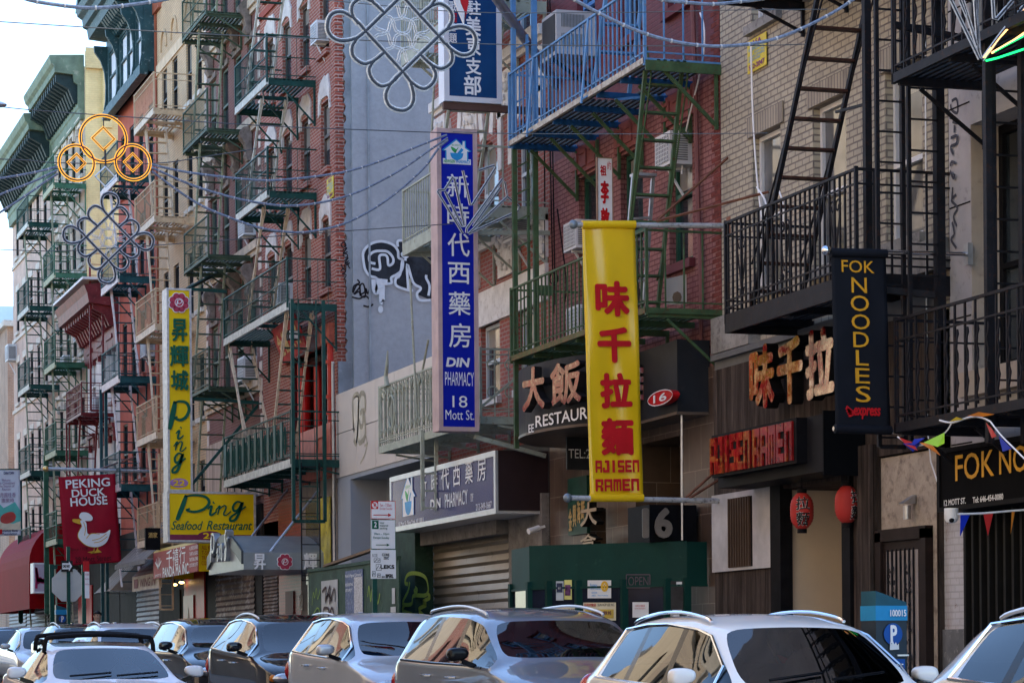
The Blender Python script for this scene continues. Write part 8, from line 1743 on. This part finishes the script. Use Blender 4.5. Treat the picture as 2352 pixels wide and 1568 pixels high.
def slope_awning(label, X, y0, y1, zlo, zhi, m, val=None, vm=None, xw=XF):
    t = thing('awning', label, 'awning', (X, (y0 + y1) / 2, zlo)); n = 14; mb = MB()
    for k in range(n):
        a, b = y0 + (y1 - y0) * k / n, y0 + (y1 - y0) * (k + 1) / n; o = .03 * (k % 2); mb.face([(X, b, zlo), (X, a, zlo), (xw, a, zhi + o), (xw, b, zhi + o)])
    mb.face([(X, y0, zlo), (xw, y0, zlo), (xw, y0, zhi)]); mb.build('slope', m, t, fix=False)
    if val: MB().box(X - .02, X + .01, y0, y1, zlo - val, zlo).build('valance', vm, t)
    mb = MB(); mb.bar((X, y0, zlo), (xw, y0, zlo), .03); mb.bar((X, y1, zlo), (xw, y1, zlo), .03); mb.build('arm', M_steel, t); return t
p, q = fx(265, 1300, 12.3), fx(335, 1300, 12.3); slope_awning('grey sloping canvas awning left of the striped one', 12.3, q.y, p.y, fx(265, 1298, 12.3).z, fx(265, 1298, 12.3).z + 1.25, paint('grey_canvas', (.20, .18, .16), .8, 0, .12, 2), .12, MATS['grey_awning'])
p, q = fx(217, 1350, 12.7), fx(252, 1350, 12.7); slope_awning('small worn beige awning, lowest and left of the grey canvas one', 12.7, q.y, p.y, fx(217, 1362, 12.7).z, fx(217, 1362, 12.7).z + 1.0, paint('beige_canvas', (.32, .29, .24), .8))
m_, n_, l_, bs_ = nodes('striped_canvas'); tc_n = n_.new('ShaderNodeTexCoord'); wv_ = n_.new('ShaderNodeTexWave'); wv_.bands_direction = 'Z'; wv_.inputs['Scale'].default_value = 2.2; l_.new(tc_n.outputs['Object'], wv_.inputs[0]); l_.new(ramp(n_, l_, wv_.outputs[0], [(.45, (.30, .10, .10, 1)), (.55, (.42, .30, .27, 1))]).outputs[0], bs_.inputs['Base Color'])
p, q = fx(305, 1325, 12.75), fx(371, 1325, 12.75); zl = fx(305, 1325, 12.75).z; t = slope_awning('maroon striped awning with a cream lettered valance', 12.75, q.y, p.y, zl, zl + 1.1, m_, .42, paint('cream_valance', (.55, .50, .42), .7)); F = Frame((12.72, p.y - .3, zl - .36), (0, q.y - p.y + .8, 0), (0, 0, .3)); letters(t, [('WING IN', F.sub(.3, .1, .95, .9), dict(bold=.02, shear=.2))], paint('dusty_plum', (.20, .08, .10), .7), d=.012)
mb = MB(); F.b.z; ribbon(mb, [F.at(.04, .5), F.at(.2, .5)], .26, F.n, .01); mb.build('valance_mark', MATS['dusty_plum'], t, fix=False)
t = thing('hanging_board', 'black board sign with dull gold marks under the tan fire escape', 'sign', fy(350, 1255, 69.5)); fr = frY(334, 1212, 368, 1262, 69.5); sign_box(t, fr, .1, M_black, M_black, .03); letters(t, [('酒家', fr.sub(.2, .55, .8, .8), dict(bold=.02))], M_gold, d=.01)
for y, z in ((73.5, 5.0),):
    t_ = window(bT, 72.3, 74.6, 4.45, 6.4, M_wood_dark, paint('bright_upper_glass', (.40, .42, .42), .2), X=XF - .06, rec=.01)
t = thing('flood_lamp', 'black flood lamp under the green platform above the red balcony', 'lamp', fx(570, 850, 13.0)); c = fx(672, 770, 13.0); MB().box(c.x - .12, c.x + .12, c.y - .1, c.y + .1, c.z - .1, c.z + .1).build('housing', M_black, t); MB().box(c.x - .10, c.x + .1, c.y - .125, c.y - .101, c.z - .08, c.z + .08).build('glass', M_paper, t); MB().bar(c, c + V((0, .1, .5)), .03).build('bracket', M_black, t)
